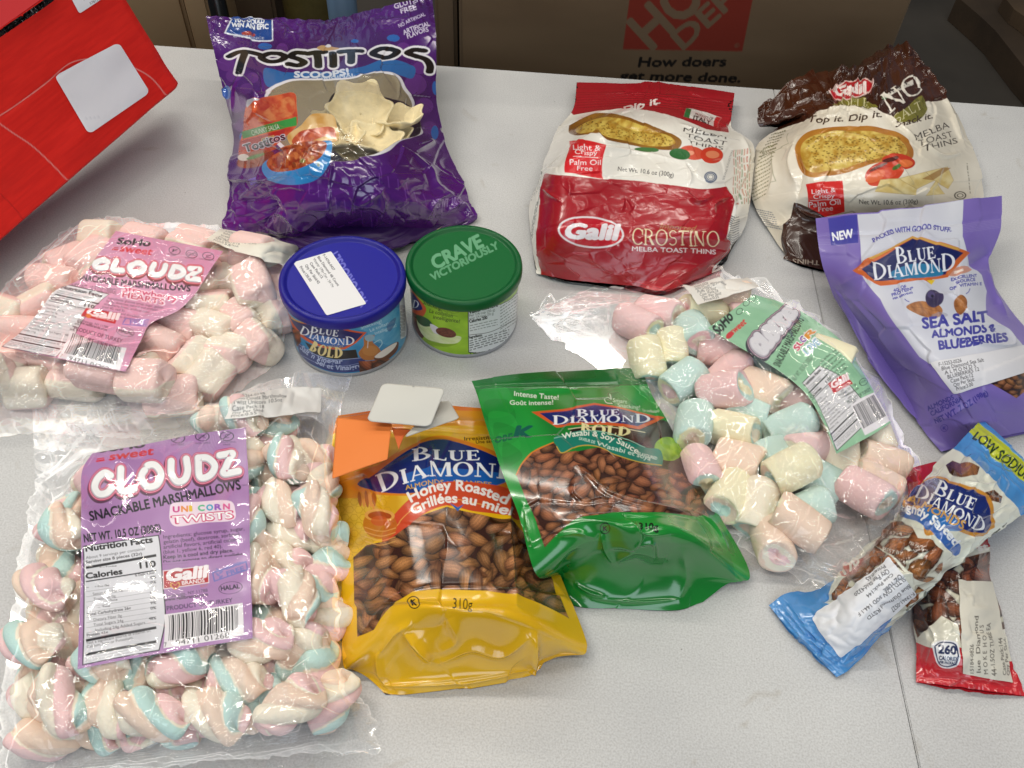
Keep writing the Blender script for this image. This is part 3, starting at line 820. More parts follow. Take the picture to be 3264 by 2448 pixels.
class Pile:
    """the marshmallows of one bag, and the height of the film draped over them"""
    def __init__(s, group, crop): s.group, s.crop, s.items = group, crop, []

    def add(s, name, mesh, cx, cy, ang, z, tilt, label, roll=None):
        P, c = mesh; rg = np.random.default_rng(int(cx * 7 + cy))
        c0 = W(s.crop([cx, cy]), z); d = W(s.crop([cx + 20 * math.cos(math.radians(ang)), cy + 20 * math.sin(math.radians(ang))]), z) - c0
        yaw = math.atan2(d[1], d[0])
        M = Matrix.Translation(c0.tolist()) @ Matrix.Rotation(yaw, 4, 'Z') @ Matrix.Rotation(-math.radians(tilt), 4, 'Y') @ Matrix.Rotation(rg.uniform(0, 6.28) if roll is None else roll, 4, 'X')
        o = grid_mesh(name, P, M_mallow, None, c, closed=True); o.matrix_world = M
        m = np.array(M); Q = P.reshape(-1, 3) @ m[:3, :3].T + m[:3, 3]
        if Q[:, 2].min() < .0008: o.location.z += .0008 - Q[:, 2].min(); Q[:, 2] += .0008 - Q[:, 2].min()
        s.items.append([o, Q, label]); return o

    def settle(s, n=45, zmax=.033):
        """push overlapping pieces apart until they only touch"""
        C, A, R = [], [], []
        for o, Q, l in s.items:
            c = Q.mean(0); D = Q - c; w, v = np.linalg.eigh(D.T @ D); ax = v[:, 2]; t = D @ ax
            r = np.percentile(np.linalg.norm(D - t[:, None] * ax, axis=1), 70); C.append(c); A.append(ax * max(np.abs(t).max() - r * .8, 0)); R.append(r * .97)
        C, A, R = np.array(C), np.array(A), np.array(R); m = len(C)
        C0 = C.copy(); S0 = C.copy(); S0[:, :2] += (C[:, :2].mean(0) - C[:, :2]) * .045; C = S0.copy()
        off = np.array([-1, -.33, .33, 1]); rr = np.repeat(R, 4); own = np.repeat(np.arange(m), 4)
        for it in range(n):
            S = (C[:, None] + A[:, None] * off[None, :, None]).reshape(-1, 3)
            d = S[:, None] - S[None]; L = np.linalg.norm(d, axis=2) + 1e-9; ov = rr[:, None] + rr[None] - L; ov[own[:, None] == own[None]] = 0
            ov = np.clip(ov, 0, None); push = (d / L[..., None] * ov[..., None]).sum(1); cnt = (ov > 0).sum(1)
            P = np.zeros((m, 3)); N = np.zeros(m); np.add.at(P, own, push); np.add.at(N, own, cnt)
            C = C + .35 * P / np.maximum(N, 1)[:, None]
            lo = R + np.abs(A[:, 2]) + .0006; C[:, 2] = np.clip(C[:, 2] - .0003, lo, np.maximum(lo, zmax))
            e = C - S0; e[:, 2] = 0; k = np.linalg.norm(e, axis=1); C -= e * np.clip(1 - .0055 / np.maximum(k, 1e-9), 0, 1)[:, None]
        for i, it in enumerate(s.items):
            mv = C[i] - C0[i]; it[0].matrix_world = Matrix.Translation(mv.tolist()) @ it[0].matrix_world; it[1] = it[1] + mv

    def label_all(s):
        s.settle()
        """'... , third from the top' where several share a description"""
        by = {}
        for o, Q, l in s.items: by.setdefault(l, []).append(o)
        nth = ['topmost', 'second from the top', 'third from the top', 'fourth from the top', 'fifth from the top', 'sixth from the top', 'seventh from the top', 'eighth from the top', 'ninth from the top', 'tenth from the top'] + [w + ' from the top' for w in ('eleventh', 'twelfth', 'thirteenth', 'fourteenth', 'fifteenth', 'sixteenth', 'seventeenth', 'eighteenth', 'nineteenth', 'twentieth', 'twenty-first', 'twenty-second', 'twenty-third', 'twenty-fourth', 'twenty-fifth', 'twenty-sixth', 'twenty-seventh', 'twenty-eighth')]
        for l, os_ in by.items():
            os_.sort(key=lambda o: -o.matrix_world.translation.y)
            for i, o in enumerate(os_): tag(o, l + (', ' + nth[i] if len(os_) > 1 else ''), 'marshmallow', s.group)

    def height(s, lo, hi, cell=.0016, spread=4):
        nx, ny = int((hi[0] - lo[0]) / cell), int((hi[1] - lo[1]) / cell); H = np.zeros((ny, nx))
        for o, Q, l in s.items:
            i = ((Q[:, 0] - lo[0]) / cell).astype(int); j = ((Q[:, 1] - lo[1]) / cell).astype(int); ok = (i >= 0) & (i < nx) & (j >= 0) & (j < ny)
            np.maximum.at(H, (j[ok], i[ok]), Q[ok, 2])
        for _ in range(3):
            p = np.pad(H, 1, mode='edge'); H = np.max([p[a:a + ny, b_:b_ + nx] for a in range(3) for b_ in range(3)], axis=0)
        base = H.copy(); B = H
        for k in (16, 11, 8, 5, 3):                      # taut film: bridges the hollows, touches the tops
            B = np.maximum(B, blur(B, k) * 1.0)
        B = blur(np.maximum(B, base), 2) + .0012
        return lambda xy: B[np.clip(((xy[..., 1] - lo[1]) / cell).astype(int), 0, ny - 1), np.clip(((xy[..., 0] - lo[0]) / cell).astype(int), 0, nx - 1)]

    def film(s, rows, nu, nv):
        sh = Sheet(s.crop, rows, nu, nv)
        lo, hi = sh.P.reshape(-1, 3).min(0)[:2] - .06, sh.P.reshape(-1, 3).max(0)[:2] + .06
        s.h = s.height(lo, hi); knot = sh.z.copy(); z = knot.copy()
        for _ in range(4): z = .5 * z + .5 * np.maximum(knot * .55, s.h(W(sh.px, z)[..., :2]))
        e = np.minimum(np.minimum(np.arange(nv), np.arange(nv)[::-1])[:, None] * sh.mm[1], np.minimum(np.arange(nu), np.arange(nu)[::-1])[None] * sh.mm[0])
        z = np.maximum(blur(z, 2), np.minimum(knot, .004)); k = np.clip(e / 8, 0, 1)
        z = np.maximum(z * k ** .5, .0012)
        sh.z = z; sh.P = W(sh.px, z); sh.art[..., 3] = 0.0
        return sh

    def label_sheet(s, film, crop, rows, nu, nv, under=.0007, soft=5):
        sh = Sheet(crop, rows, nu, nv); P = film.P; film_z = film.z
        g = film.inv(sh.px); c = np.clip(g[..., 0], 0, film.nu - 1).astype(int); r = np.clip(g[..., 1], 0, film.nv - 1).astype(int)
        b = np.concatenate([sh.px[0], sh.px[:, -1], sh.px[-1][::-1], sh.px[:, 0][::-1]])[::4]; m = np.zeros((film.nv, film.nu)); cv = coverage(ring(film.inv(b)), film.nv, film.nu)
        m[cv[1]:cv[1] + cv[2].shape[0], cv[0]:cv[0] + cv[2].shape[1]] = cv[2]; m = np.clip(blur(m, 5) * 2, 0, 1)
        zs = np.maximum(film_z, blur(film_z, soft)); zs = np.maximum(blur(zs, 4), film_z) + .0012      # the stiff label bridges the hollows and holds the film up
        film.z = film_z * (1 - m) + zs * m; film.P = W(film.px, film.z); film.mask = m
        z = blur(film.z, 1)[r, c] - under
        sh.z = np.maximum(z, .001); sh.P = W(sh.px, sh.z); sh.flat = True
        return sh


def seal(f):
    """1 where the film lies flat and loose, 0 over the marshmallows"""
    return np.clip(1.25 - blur(f.z, 4) / .016, 0, 1)


def film_back(s, parent, k=5):
    Q = s.final(); r = np.unique(np.concatenate([np.arange(0, s.nv, k), [s.nv - 1]])); c = np.unique(np.concatenate([np.arange(0, s.nu, k), [s.nu - 1]]))
    B = Q[r][:, c].copy(); B[1:-1, 1:-1, 2] = .0008; B[..., 2] = np.minimum(B[..., 2], .0012)
    a = np.zeros(B.shape[:2] + (4,)); a[..., :3] = 1
    return grid_mesh('rear_film', B[::-1], FILM, parent, a)


def sticker_text(s, quad, lines, size=.1, ink='#33333a', x=.06, y0=.2, dy=.14, bold=.0):
    f = quadmap(quad)
    H = np.linalg.norm(np.array(f(0, 1)) - f(0, 0)) * size
    for i, l in enumerate(lines):
        w = min(.9, len(l) * size * .30) if not isinstance(l, tuple) else l[1]; l = l[0] if isinstance(l, tuple) else l
        y = y0 + i * dy
        s.text(l, [f(x, y), f(x + w, y)], H, ink, bold=bold)


# ---------------------------------------------------------------- purple-label bag of twists, front left
pile = Pile('twisted marshmallows in the purple label bag', C7)
tw = [(275, 655, 80), (240, 830, 65), (283, 985, 80), (190, 1060, 65), (165, 1160, 30), (245, 1195, 15), (205, 1290, 15), (160, 1490, 165),
      (320, 1350, 60), (385, 1450, 50), (530, 1290, 70), (555, 1410, 80), (710, 1250, 15), (690, 1415, 45), (800, 1370, 70), (920, 1215, 8), (1000, 1300, 20), (970, 1400, 22), (1110, 1245, 60), (1185, 1420, -25), (1260, 1260, -60), (1350, 1385, -55),
      (1060, 385, -60), (1250, 375, 20), (1130, 475, 15), (1290, 490, 75), (1100, 590, 65), (1215, 540, 15), (1180, 690, -12), (1315, 710, 25), (1055, 790, 60), (1085, 880, 70), (1290, 850, -20), (1240, 945, -10), (1110, 1060, 35), (1300, 1085, -30),
      (900, 225, 15), (1010, 270, 30), (1130, 310, -40),
      (1180, 620, 50), (1150, 770, 20), (1200, 1010, 70), (1190, 1160, -30), (1050, 960, 10), (1280, 640, 60), (1150, 420, 60), (450, 1300, 20), (620, 1340, 40), (750, 1320, -20), (880, 1440, 30), (1060, 1330, 40), (1120, 1200, -10), (470, 1400, 70), (620, 1460, 10), (230, 730, 20), (220, 930, 30), (260, 1400, 60), (180, 1370, 30), (1060, 700, 80)]
for i, (x, y, a) in enumerate(tw):
    x = min(x, 1290 if y < 1200 else 1340)
    side = 'low at the left of the purple label' if x < 330 and 950 < y < 1240 else 'at the upper left of the purple label' if x < 330 and y < 1240 else 'below the barcode half of the purple label' if y > 1180 and 700 < x < 1080 else 'below the right corner of the purple label' if y > 1180 and x >= 1080 else 'below the left half of the purple label' if y > 1180 else 'above the purple label' if y < 330 else 'high at the right of the purple label' if y < 720 else 'low at the right of the purple label'
    z = .016 + (.007 if i % 3 == 1 or i > 38 else 0)
    pile.add('marshmallow', twist_mesh(.0160 + .001 * (i % 3), .0120, i * 13 + 5), x, y, a, z, (i * 37) % 30 - 12, 'pastel twisted marshmallow ' + side)
for i, (x, y, a) in enumerate([(430, 480, 20), (600, 560, 70), (800, 480, 10), (450, 700, 60), (650, 740, 20), (850, 700, 40), (450, 930, 10), (680, 950, 60), (880, 920, 20), (500, 1120, 40), (720, 1090, 10), (900, 1060, 70)]):
    pile.add('marshmallow', twist_mesh(.0165, .0138, i * 7 + 301), x, y, a, .016, 0, 'pastel twisted marshmallow mostly hidden behind the purple label')
pile.label_all()
f = pile.film([
    [(130, 170, 3), (430, 190, 6), (800, 190, 12), (1150, 70, 18), (1440, 45, 6)],
    [(140, 420, 5), (450, 300, 25), (800, 270, 38), (1150, 250, 38), (1355, 320, 12)],
    [(120, 620, 6), (420, 560, 40), (760, 560, 44), (1100, 560, 42), (1380, 620, 12)],
    [(60, 900, 6), (400, 900, 42), (760, 900, 46), (1100, 900, 44), (1398, 930, 10)],
    [(30, 1180, 6), (400, 1200, 42), (760, 1200, 45), (1080, 1180, 42), (1395, 1180, 10)],
    [(10, 1420, 6), (380, 1400, 38), (750, 1390, 40), (1080, 1350, 38), (1440, 1340, 8)],
    [(0, 1560, 4), (350, 1560, 20), (720, 1530, 20), (1080, 1480, 18), (1500, 1430, 3)],
    [(-20, 1720, 1), (350, 1690, 1), (720, 1640, 1), (1100, 1610, 1), (1545, 1590, 1)]], 420, 460)
L = pile.label_sheet(f, C8,
    [[(a[0], a[1], 40) for a in r] for r in [
    [(190, 232), (500, 180), (850, 110), (1180, 65)], [(130, 330), (480, 310), (830, 250), (1185, 185)],
    [(120, 560), (470, 520), (830, 450), (1198, 380)], [(118, 720), (470, 680), (830, 650), (1205, 600)],
    [(120, 850), (480, 820), (850, 790), (1205, 750)], [(115, 1100), (480, 1075), (850, 1045), (1212, 1005)],
    [(105, 1350), (480, 1315), (850, 1275), (1220, 1225)], [(95, 1625), (420, 1560), (800, 1495), (1225, 1425)]]], 420, 560, soft=9)


def cloudz_word(L, strokes, w, rim, inner='#f4f4f4', shade='#5a3550'):
    for p in strokes: L.stroke([(x - .10 * w, y + .26 * w) for x, y in p], w * 1.30, shade)
    for p in strokes: L.stroke(p, w * 1.26, rim)
    for p in strokes: L.stroke(p, w * 1.10, '#f3c3d6')
    for p in strokes: L.stroke(p, w * 1.02, rim)
    for p in strokes: L.stroke(p, w * .84, '#b9b4bd')
    for p in strokes: L.stroke([(x + .03 * w, y - .07 * w) for x, y in p], w * .66, inner)


def cloudz(q):
    """CLOUDZ in fat brush strokes inside a quad"""
    g = quadmap(q); G = lambda pts: [tuple(g(x, y)) for x, y in pts]
    C = [(.115, .30), (.075, .18), (.02, .34), (.0, .62), (.03, .85), (.085, .86), (.12, .72)]
    Lt = [(.19, .12), (.185, .5), (.19, .86), (.28, .86)]
    O = [(.385, .15), (.335, .5), (.375, .86), (.44, .84), (.475, .5), (.435, .17), (.385, .15), (.36, .3)]
    U = [(.555, .12), (.55, .55), (.585, .85), (.635, .82), (.665, .55), (.665, .12)]
    D = [(.75, .15), (.75, .84), (.82, .8), (.86, .5), (.815, .2), (.75, .15)]
    Z = [(.905, .17), (.955, .162), (.992, .155), (1.0, .175), (.985, .26), (.955, .46), (.93, .66), (.912, .79), (.92, .83), (.965, .835), (1.02, .82)]
    return [G(p) for p in (C, Lt, O, U, D, Z)]


def icons(L, centres, r, ink, marks=('F', 'GMO', 'C'), up=(0, -1)):
    for (x, y), t in zip(centres, marks):
        L.ell(x, y, r, r * .66 if up == (0, -1) else r, ink, hole=.86)
        k = r * (.30 if len(t) == 1 else .62)
        L.text(t, [(x - k, y + r * .25), (x + k, y + r * .25)], r * .55, ink, up=up); L.line([(x + r * .6, y - r * .45), (x - r * .6, y + r * .45)], r * .10, ink)


L.fill(L.mix('#a678ae', '#ae82b6', 8, 6, 2))
ink = '#241a33'
L.text('SoHo', [(235, 228), (525, 192)], 44, '#1a1418', bold=.05, shear=.25)
L.text('sweet', [(300, 278), (582, 240)], 52, '#c8202c', bold=.03, shear=.3); L.line([(215, 284), (270, 275)], 10, '#c8202c'); L.line([(220, 270), (268, 262)], 7, '#c8202c')
icons(L, [(742, 136), (900, 124), (1058, 122)], 47, ink)
L.text('FAT FREE', [(700, 184), (782, 180)], 12, ink); L.text('NON GMO', [(855, 174), (950, 170)], 12, ink); L.text('CHOLESTEROL', [(1000, 166), (1118, 163)], 11, ink); L.text('FREE', [(1036, 182), (1082, 180)], 11, ink)
cloudz_word(L, cloudz([(205, 335), (1090, 205), (1120, 385), (205, 530)]), 62, '#c22a5c')
L.text('SNACKABLE MARSHMALLOWS', [(180, 668), (1150, 462)], 64, '#17131c', bold=.035)
L.text('17.62mm', [(1152, 445), (1192, 440)], 12, ink)
L.poly(sm([(690, 600), (700, 560), (870, 545), (1090, 545), (1112, 600), (1108, 655), (900, 680), (720, 700), (690, 660)]), '#f1dbe8')
for i, ch in enumerate('UNICORN'):
    cc = ['#d0408c', '#e8903c', '#e8c23c', '#5ac08a', '#3aa8c8', '#9a5ac0', '#e0609a'][i]
    x = 712 + i * 54; L.text(ch, [(x, 612 - i * 3), (x + (12 if ch == 'I' else 40), 611 - i * 3)], 38, cc, bold=.05)
L.text('TWISTS', [(705, 688), (1100, 652)], 52, '#d03070', bold=.085); L.text('TWISTS', [(708, 684), (1097, 649)], 46, '#ffffff', bold=.02)
L.text('NET WT. 10.5 OZ (300G)', [(140, 806), (635, 738)], 54, '#17131c', bold=.035)
NF = [(130, 830), (620, 758), (625, 1505), (125, 1600)]; L.poly(NF, '#1d1822'); L.poly([(137, 835), (614, 765), (618, 1498), (133, 1592)], '#dcdce2')
L.text('Nutrition Facts', [(150, 866), (580, 806)], 40, '#121016', bold=.045)
L.text('About 9 servings per container', [(150, 915), (535, 855)], 19, '#2a2a30'); L.text('Serving size 8 pieces (32g)', [(150, 944), (512, 888)], 20, '#16161a', bold=.02)
for (y, w) in ((970, 17), (1060, 8), (1440, 17), (1530, 17)):
    L.line([(150, y), (603, y - (80 if y < 1000 else 74) - (10 if y > 1400 else 0))], w, '#15131a')
L.text('Amount Per Serving', [(152, 990), (348, 965)], 15, '#15131a', bold=.02); L.text('Calories', [(152, 1042), (384, 1010)], 38, '#121016', bold=.045); L.text('110', [(500, 975), (600, 962)], 40, '#121016', bold=.045)
L.text('% Daily Value*', [(466, 1028), (600, 1006)], 15, '#15131a', bold=.02)
for i, (t, x, w, v, bd) in enumerate([('Total Fat 0g', 152, 148, '0%', .02), ('Saturated Fat 0g', 195, 192, '0%', 0), ('Trans Fat 0g', 200, 142, '', 0), ('Cholesterol 0mg', 154, 200, '0%', .02), ('Sodium 7mg', 156, 150, '0%', .02), ('Total Carbohydrate 26g', 156, 284, '9%', .02), ('Dietary Fiber 0g', 200, 182, '0%', 0), ('Total Sugars 24g', 200, 192, '', 0), ('Including 24g Added Sugars', 212, 320, '48%', 0), ('Protein <1g', 156, 136, '', .02)]):
    y = 1116 + i * 33.2; s_ = -.155
    L.text(t, [(x, y), (x + w, y + s_ * w)], 19, '#15131a', bold=bd)
    if v: L.text(v, [(566 if len(v) < 3 else 555, y + s_ * 430 - 8), (603, y + s_ * 460 - 8)], 18, '#15131a', bold=.02)
    L.line([(152, y + 9), (605, y + 9 + s_ * 453)], 1.6, '#4a4850')
L.text('Not a significant source of Vitamin D,', [(157, 1465), (566, 1382)], 19, '#2a2a30'); L.text('Calcium, Iron or Potassium.', [(157, 1490), (456, 1428)], 19, '#2a2a30')
for i, t in enumerate(['*The % Daily Value (DV) tells you how much a', 'nutrient in a serving of food contributes to a daily', 'diet. 2,000 calories a day is used for general', 'nutrition advice.']):
    w = [425, 450, 410, 140][i]; L.text(t, [(148, 1545 + 17 * i), (148 + w, 1545 + 17 * i - w * .21)], 12, '#2a2a30')
for i, t in enumerate(['Ingredients: glucose syrup, sugar,', 'gelatin (beef), dextrose, sorbitol,', 'artificial flavors, artificial colors', '(blue 1, yellow 6, red 40).', 'Keep in a cool and dry place.', 'Do not expose to direct sunlight.']):
    w = [522, 498, 484, 380, 450, 518][i]; y = 783 + i * 33
    L.text(t, [(650, y), (650 + w, y - w * .105)], 25, '#1c1626', bold=.02 if i > 3 else .006)
L.poly([(645, 988), (942, 952), (945, 1068), (648, 1110)], '#e9d9df'); L.poly([(652, 993), (936, 959), (939, 1063), (654, 1103)], '#b3131f')
L.text('Galil', [(668, 1058), (922, 1030)], 78, '#f6eef0', bold=.06, shear=.22); L.text('BRANDS', [(770, 1082), (916, 1062)], 26, '#f6eef0', bold=.02)
L.blob([(725, 1112), (690, 1080), (705, 1066), (725, 1080), (745, 1062), (758, 1078)], '#d8a040'); L.blob([(725, 1104), (700, 1080), (708, 1072), (725, 1086), (742, 1070), (750, 1080)], '#b3131f')
L.text('EAT', [(890, 1096), (938, 1090)], 15, '#c87040')
L.text('Hauppauge, NY 11788', [(655, 1165), (935, 1125)], 22, '#2a2038'); L.text('www.galilbrands.com', [(655, 1188), (937, 1150)], 22, '#1a1224', bold=.02)
L.poly([[(962, 1000), (1185, 925), (1196, 985), (975, 1062)], [(972, 1006), (1178, 937), (1187, 980), (982, 1052)]], '#6a6cb4')
L.text('GLUTEN', [(1050, 985), (1165, 945)], 22, '#6a6cb4', bold=.02); L.text('FREE', [(1062, 1022), (1172, 985)], 30, '#6a6cb4', bold=.03)
for k in range(4): L.ell(1000 + k % 2 * 20, 985 + 15 * k, 16, 7, '#6a6cb4', rot=40 - 80 * (k % 2), a=.8)
L.ell(1082, 1100, 78, 40, ink, rot=-7, hole=.94); L.text('HALAL', [(1022, 1118), (1142, 1102)], 30, ink, bold=.03)
L.text('PRODUCT OF TURKEY', [(672, 1246), (1098, 1192)], 29, '#33204a', bold=.015)
L.bars([(652, 1272), (1160, 1196), (1168, 1405), (650, 1490)], 3, 42)
L.text('7', [(655, 1482), (674, 1479)], 30, '#15121a'); L.poly([(728, 1440), (1080, 1388), (1080, 1425), (730, 1480)], '#eae6ea'); L.text('94711 01268', [(732, 1470), (1076, 1420)], 36, '#15121a')
bag = thing('marshmallow_bag', 'clear bag of pastel twisted marshmallows with a big purple label, front left', 'snack bag', base_of(f), 'clear bags of marshmallows')
L.build('front_label', M_label, bag)
onl = f.inv(C8(np.array([[120, 250.], [1200, 1450]])))
mk = np.ones((f.nv, f.nu)); mk[int(onl[0, 1]):int(onl[1, 1]), int(onl[0, 0]):int(onl[1, 0])] = .12; mk = blur(mk, 12)
f.crumple(.9, 20, 3, mask=mk); f.facet(5, 22, 4, mask=mk); f.facet(9, 9, 6, mask=seal(f) * mk)
hz = np.clip((vn(460, 420, 7, 7, 5, 3) - .62) * 1.2, 0, .08)
f.art[..., 3] = hz
e = f.inv(C7(np.array([[700., 1500.]])))[0]
f.art[:int(460 * .10), :, 3] = np.maximum(f.art[:int(460 * .10), :, 3], .16); f.art[int(460 * .92):, :, 3] = np.maximum(f.art[int(460 * .92):, :, 3], .14)
for k in range(6): f.crease([(380 + 16 * k, 150), (384 + 16 * k, 200), (392 + 16 * k, 270)], .8, .8)
for k in range(5): f.crease([(-20, 1640 + 13 * k), (500, 1600 + 13 * k), (1000, 1545 + 13 * k), (1540, 1478 + 13 * k)], .9, .7)
for p in [[(120, 420), (250, 360), (420, 330)], [(150, 520), (250, 470), (330, 400)], [(30, 1250), (150, 1180), (300, 1190)], [(360, 1420), (420, 1500), (440, 1590)], [(600, 1300), (560, 1420), (640, 1520)], [(1020, 500), (1060, 560), (1040, 640)], [(1350, 620), (1380, 760), (1390, 960)], [(1290, 700), (1330, 640), (1380, 640)], [(1180, 420), (1240, 480), (1330, 500)], [(900, 1480), (700, 1560), (420, 1590)], [(1220, 230), (1290, 260), (1350, 330)], [(1210, 240), (1200, 330), (1180, 380)], [(1250, 1000), (1330, 1040), (1380, 1000)], [(80, 1000), (180, 1080), (330, 1120)], [(1060, 1330), (1200, 1340), (1400, 1300)]]:
    f.crease(p, 2.2, 3.0)
crinkle(f, 5, keep=mk); f.build('film', FILM, bag); film_back(f, bag)
st = patch_on(f, C7, [(945, 140), (1312, 112), (1308, 216), (912, 243)], 220, 90, .0009, .06, 3); st.fill('#eceae6')
sticker_text(st, [(945, 140), (1312, 112), (1308, 216), (912, 243)], [('F-15264-0326', .3), ('Soho Cloudz Marshmallow', .55), ('Twist Unicorn 10.5oz', .5), ('Case Pack:18', .32), ('Qty Per Skid:', .33), ('Price:0.55', .26)], .115, x=.07, y0=.2, dy=.145)
st.build('price_sticker', M_sticker, bag)


def nutrition(L, q, lines=11, ink='#15131a', rows=None, slim=False):
    """a nutrition panel filling the quad q"""
    g = quadmap(q); L.poly([g(0, 0), g(1, 0), g(1, 1), g(0, 1)], ink); L.poly([g(.015, .01), g(.985, .01), g(.985, .99), g(.015, .99)], '#dcdadd')
    hh = np.linalg.norm(np.array(g(0, 1)) - g(0, 0))
    tx = lambda t, x, y, w, h, b=0.: L.text(t, [g(x, y), g(x + w, y)], hh * h, ink, bold=b)
    bar = lambda y, h: L.poly([g(.04, y), g(.96, y), g(.96, y + h), g(.04, y + h)], ink)
    tx('Nutrition Facts', .05, .07, .86, .042, .045); tx('About 9 servings per container', .05, .115, .7, .018); tx('Serving size 8 pieces (32g)', .05, .145, .66, .02, .02)
    bar(.155, .018); tx('Amount Per Serving', .05, .20, .4, .016, .02); tx('Calories', .05, .245, .45, .034, .045); tx('110', .74, .24, .2, .038, .045); bar(.26, .009); tx('% Daily Value*', .6, .295, .34, .016, .02)
    y = .33
    for t, x, w, v in [('Total Fat 0g', .05, .28, '0%'), ('Saturated Fat 0g', .12, .36, '0%'), ('Trans Fat 0g', .12, .28, ''), ('Cholesterol 0mg', .05, .38, '0%'), ('Sodium 7mg', .05, .3, '0%'), ('Total Carbohydrate 26g', .05, .56, '9%'), ('Dietary Fiber 0g', .12, .36, '0%'), ('Total Sugars 24g', .12, .38, ''), ('Including 24g Added Sugars', .15, .62, '48%'), ('Protein <1g', .05, .28, '')][:lines]:
        tx(t, x, y, w, .019, .01)
        if v: tx(v, .84, y, .1, .019, .02)
        L.poly([g(.04, y + .008), g(.96, y + .008), g(.96, y + .0095), g(.04, y + .0095)], ink); y += .044
    bar(.77, .018); tx('Not a significant source of Vitamin D,', .05, .825, .84, .018); tx('Calcium, Iron or Potassium.', .05, .85, .6, .018); bar(.868, .018)
    tx('*The % Daily Value (DV) tells you how much a', .05, .915, .88, .014); tx('nutrient in a serving of food contributes to a', .05, .936, .9, .014); tx('daily diet. 2,000 calories a day is used', .05, .957, .84, .014)


# ---------------------------------------------------------------- pink-label bag of two-tone blocks, left
pile = Pile('two-tone marshmallows in the pink label bag', C5)
HP, HC = lin('#f6d3cb'), lin('#f5e9d6')
hm = [(470, 440, -30), (620, 410, -40), (360, 590, 10), (190, 730, -20), (140, 900, 0), (60, 760, 20), (760, 240, 10), (1100, 235, 10), (1440, 290, 15),
      (1740, 530, 15), (1555, 750, -8), (1385, 870, 12), (1850, 880, 55), (1985, 690, 70), (2050, 570, 30), (1690, 1060, 15), (1200, 1090, 20), (1470, 1190, -50), (1070, 1280, -15), (800, 1310, 5), (500, 1280, 5), (130, 1330, 0), (60, 1180, 10), (1300, 1390, -10), (1900, 1010, 50), (1160, 1390, 10),
      (270, 1200, 15), (1720, 390, 10), (1930, 470, 20), (2080, 760, 60), (1600, 1240, -50), (-60, 1330, 0), (1580, 560, -30), (1620, 930, 20)]
for i, (x, y, a) in enumerate(hm):
    side = 'above the pink label' if y < 300 else 'left of the pink label' if x < 640 and y < 1000 else 'below the pink label' if y > 1140 else 'right of the pink label'
    x = min(x, 2020); x -= 60 if y > 1150 and x > 1500 else 0
    c0, c1 = (HP, HC) if i % 3 else (HC, HP)
    pile.add('marshmallow', heart_mesh(.0150 + .0014 * (i % 3), .0129, c0, c1, i + 3), x, y, a, .0165 + .004 * (i % 3 == 1), (i * 29) % 22 - 10, 'pink and cream marshmallow ' + side, roll=(i * 1.3) % 3.1 - 1.2)
for i, (x, y) in enumerate([(900, 420), (1200, 480), (700, 600), (1000, 650), (1250, 700), (500, 780), (780, 830), (1000, 880), (400, 1000), (680, 1050)]):
    pile.add('marshmallow', heart_mesh(.016, .013, HP, HC, i + 60), x, y, i * 40, .017, 0, 'pink and cream marshmallow mostly hidden behind the pink label')
pile.label_all()
f = pile.film([
    [(330, 330, 3), (690, 110, 4), (1150, 140, 6), (1640, 175, 10), (2205, 300, 16)],
    [(40, 620, 10), (520, 450, 40), (1100, 420, 45), (1700, 480, 42), (2140, 520, 10)],
    [(-150, 800, 10), (450, 750, 45), (1050, 780, 48), (1600, 780, 45), (2125, 850, 8)],
    [(-200, 1080, 10), (350, 1060, 42), (950, 1050, 45), (1500, 1050, 40), (1930, 1140, 6)],
    [(-200, 1280, 8), (350, 1290, 35), (850, 1310, 36), (1300, 1300, 32), (1640, 1360, 4)],
    [(-200, 1440, 3), (300, 1450, 6), (800, 1440, 6), (1200, 1450, 8), (1500, 1520, 2)],
    [(-200, 1660, 2), (250, 1640, 2), (700, 1620, 2), (1000, 1580, 2), (1300, 1560, 1)]], 430, 360)
L = pile.label_sheet(f, C5, [[(a[0], a[1], 40) for a in r] for r in [
    [(860, 200), (1120, 250), (1390, 300), (1655, 350)], [(725, 380), (1000, 420), (1290, 455), (1560, 490)], [(590, 560), (870, 600), (1160, 640), (1450, 665)],
    [(415, 640), (720, 700), (1030, 755), (1330, 785)], [(285, 805), (570, 850), (850, 885), (1110, 895)], [(160, 945), (470, 1000), (760, 1040), (1055, 995)], [(10, 1060), (330, 1125), (640, 1190), (930, 1245)]]], 460, 460, soft=9)
L.fill(L.mix('#cf8fae', '#d89aba', 8, 6, 12))
L.text('SoHo', [(868, 296), (1110, 314)], 50, '#1a1418', bold=.05, shear=.2); L.text('sweet', [(888, 350), (1120, 380)], 54, '#d2202c', bold=.03, shear=.3); L.line([(830, 338), (878, 340)], 9, '#c8202c'); L.line([(838, 325), (880, 326)], 7, '#c8202c')
for (x, y), t in zip([(1296, 346), (1422, 372), (1546, 388)], ('F', 'GMO', 'C')):
    L.ell(x, y, 45, 30, '#3a2430', rot=12, hole=.87); L.text(t, [(x - 9 - 8 * len(t), y + 8), (x + 9 + 8 * len(t), y + 14)], 22, '#3a2430'); L.line([(x + 30, y - 16), (x - 30, y + 18)], 3, '#3a2430')
L.text('FAT FREE', [(1236, 376), (1306, 388)], 12, '#3a2430'); L.text('NON GMO', [(1372, 404), (1446, 412)], 12, '#3a2430'); L.text('CHOLESTEROL', [(1480, 412), (1590, 426)], 12, '#3a2430')
cloudz_word(L, cloudz([(720, 400), (1490, 470), (1450, 580), (690, 480)]), 56, '#c81e28', shade='#7a2a35')
L.text('SNACKABLE MARSHMALLOWS', [(585, 562), (960, 612), (1412, 650)], 48, '#17131c', bold=.035)
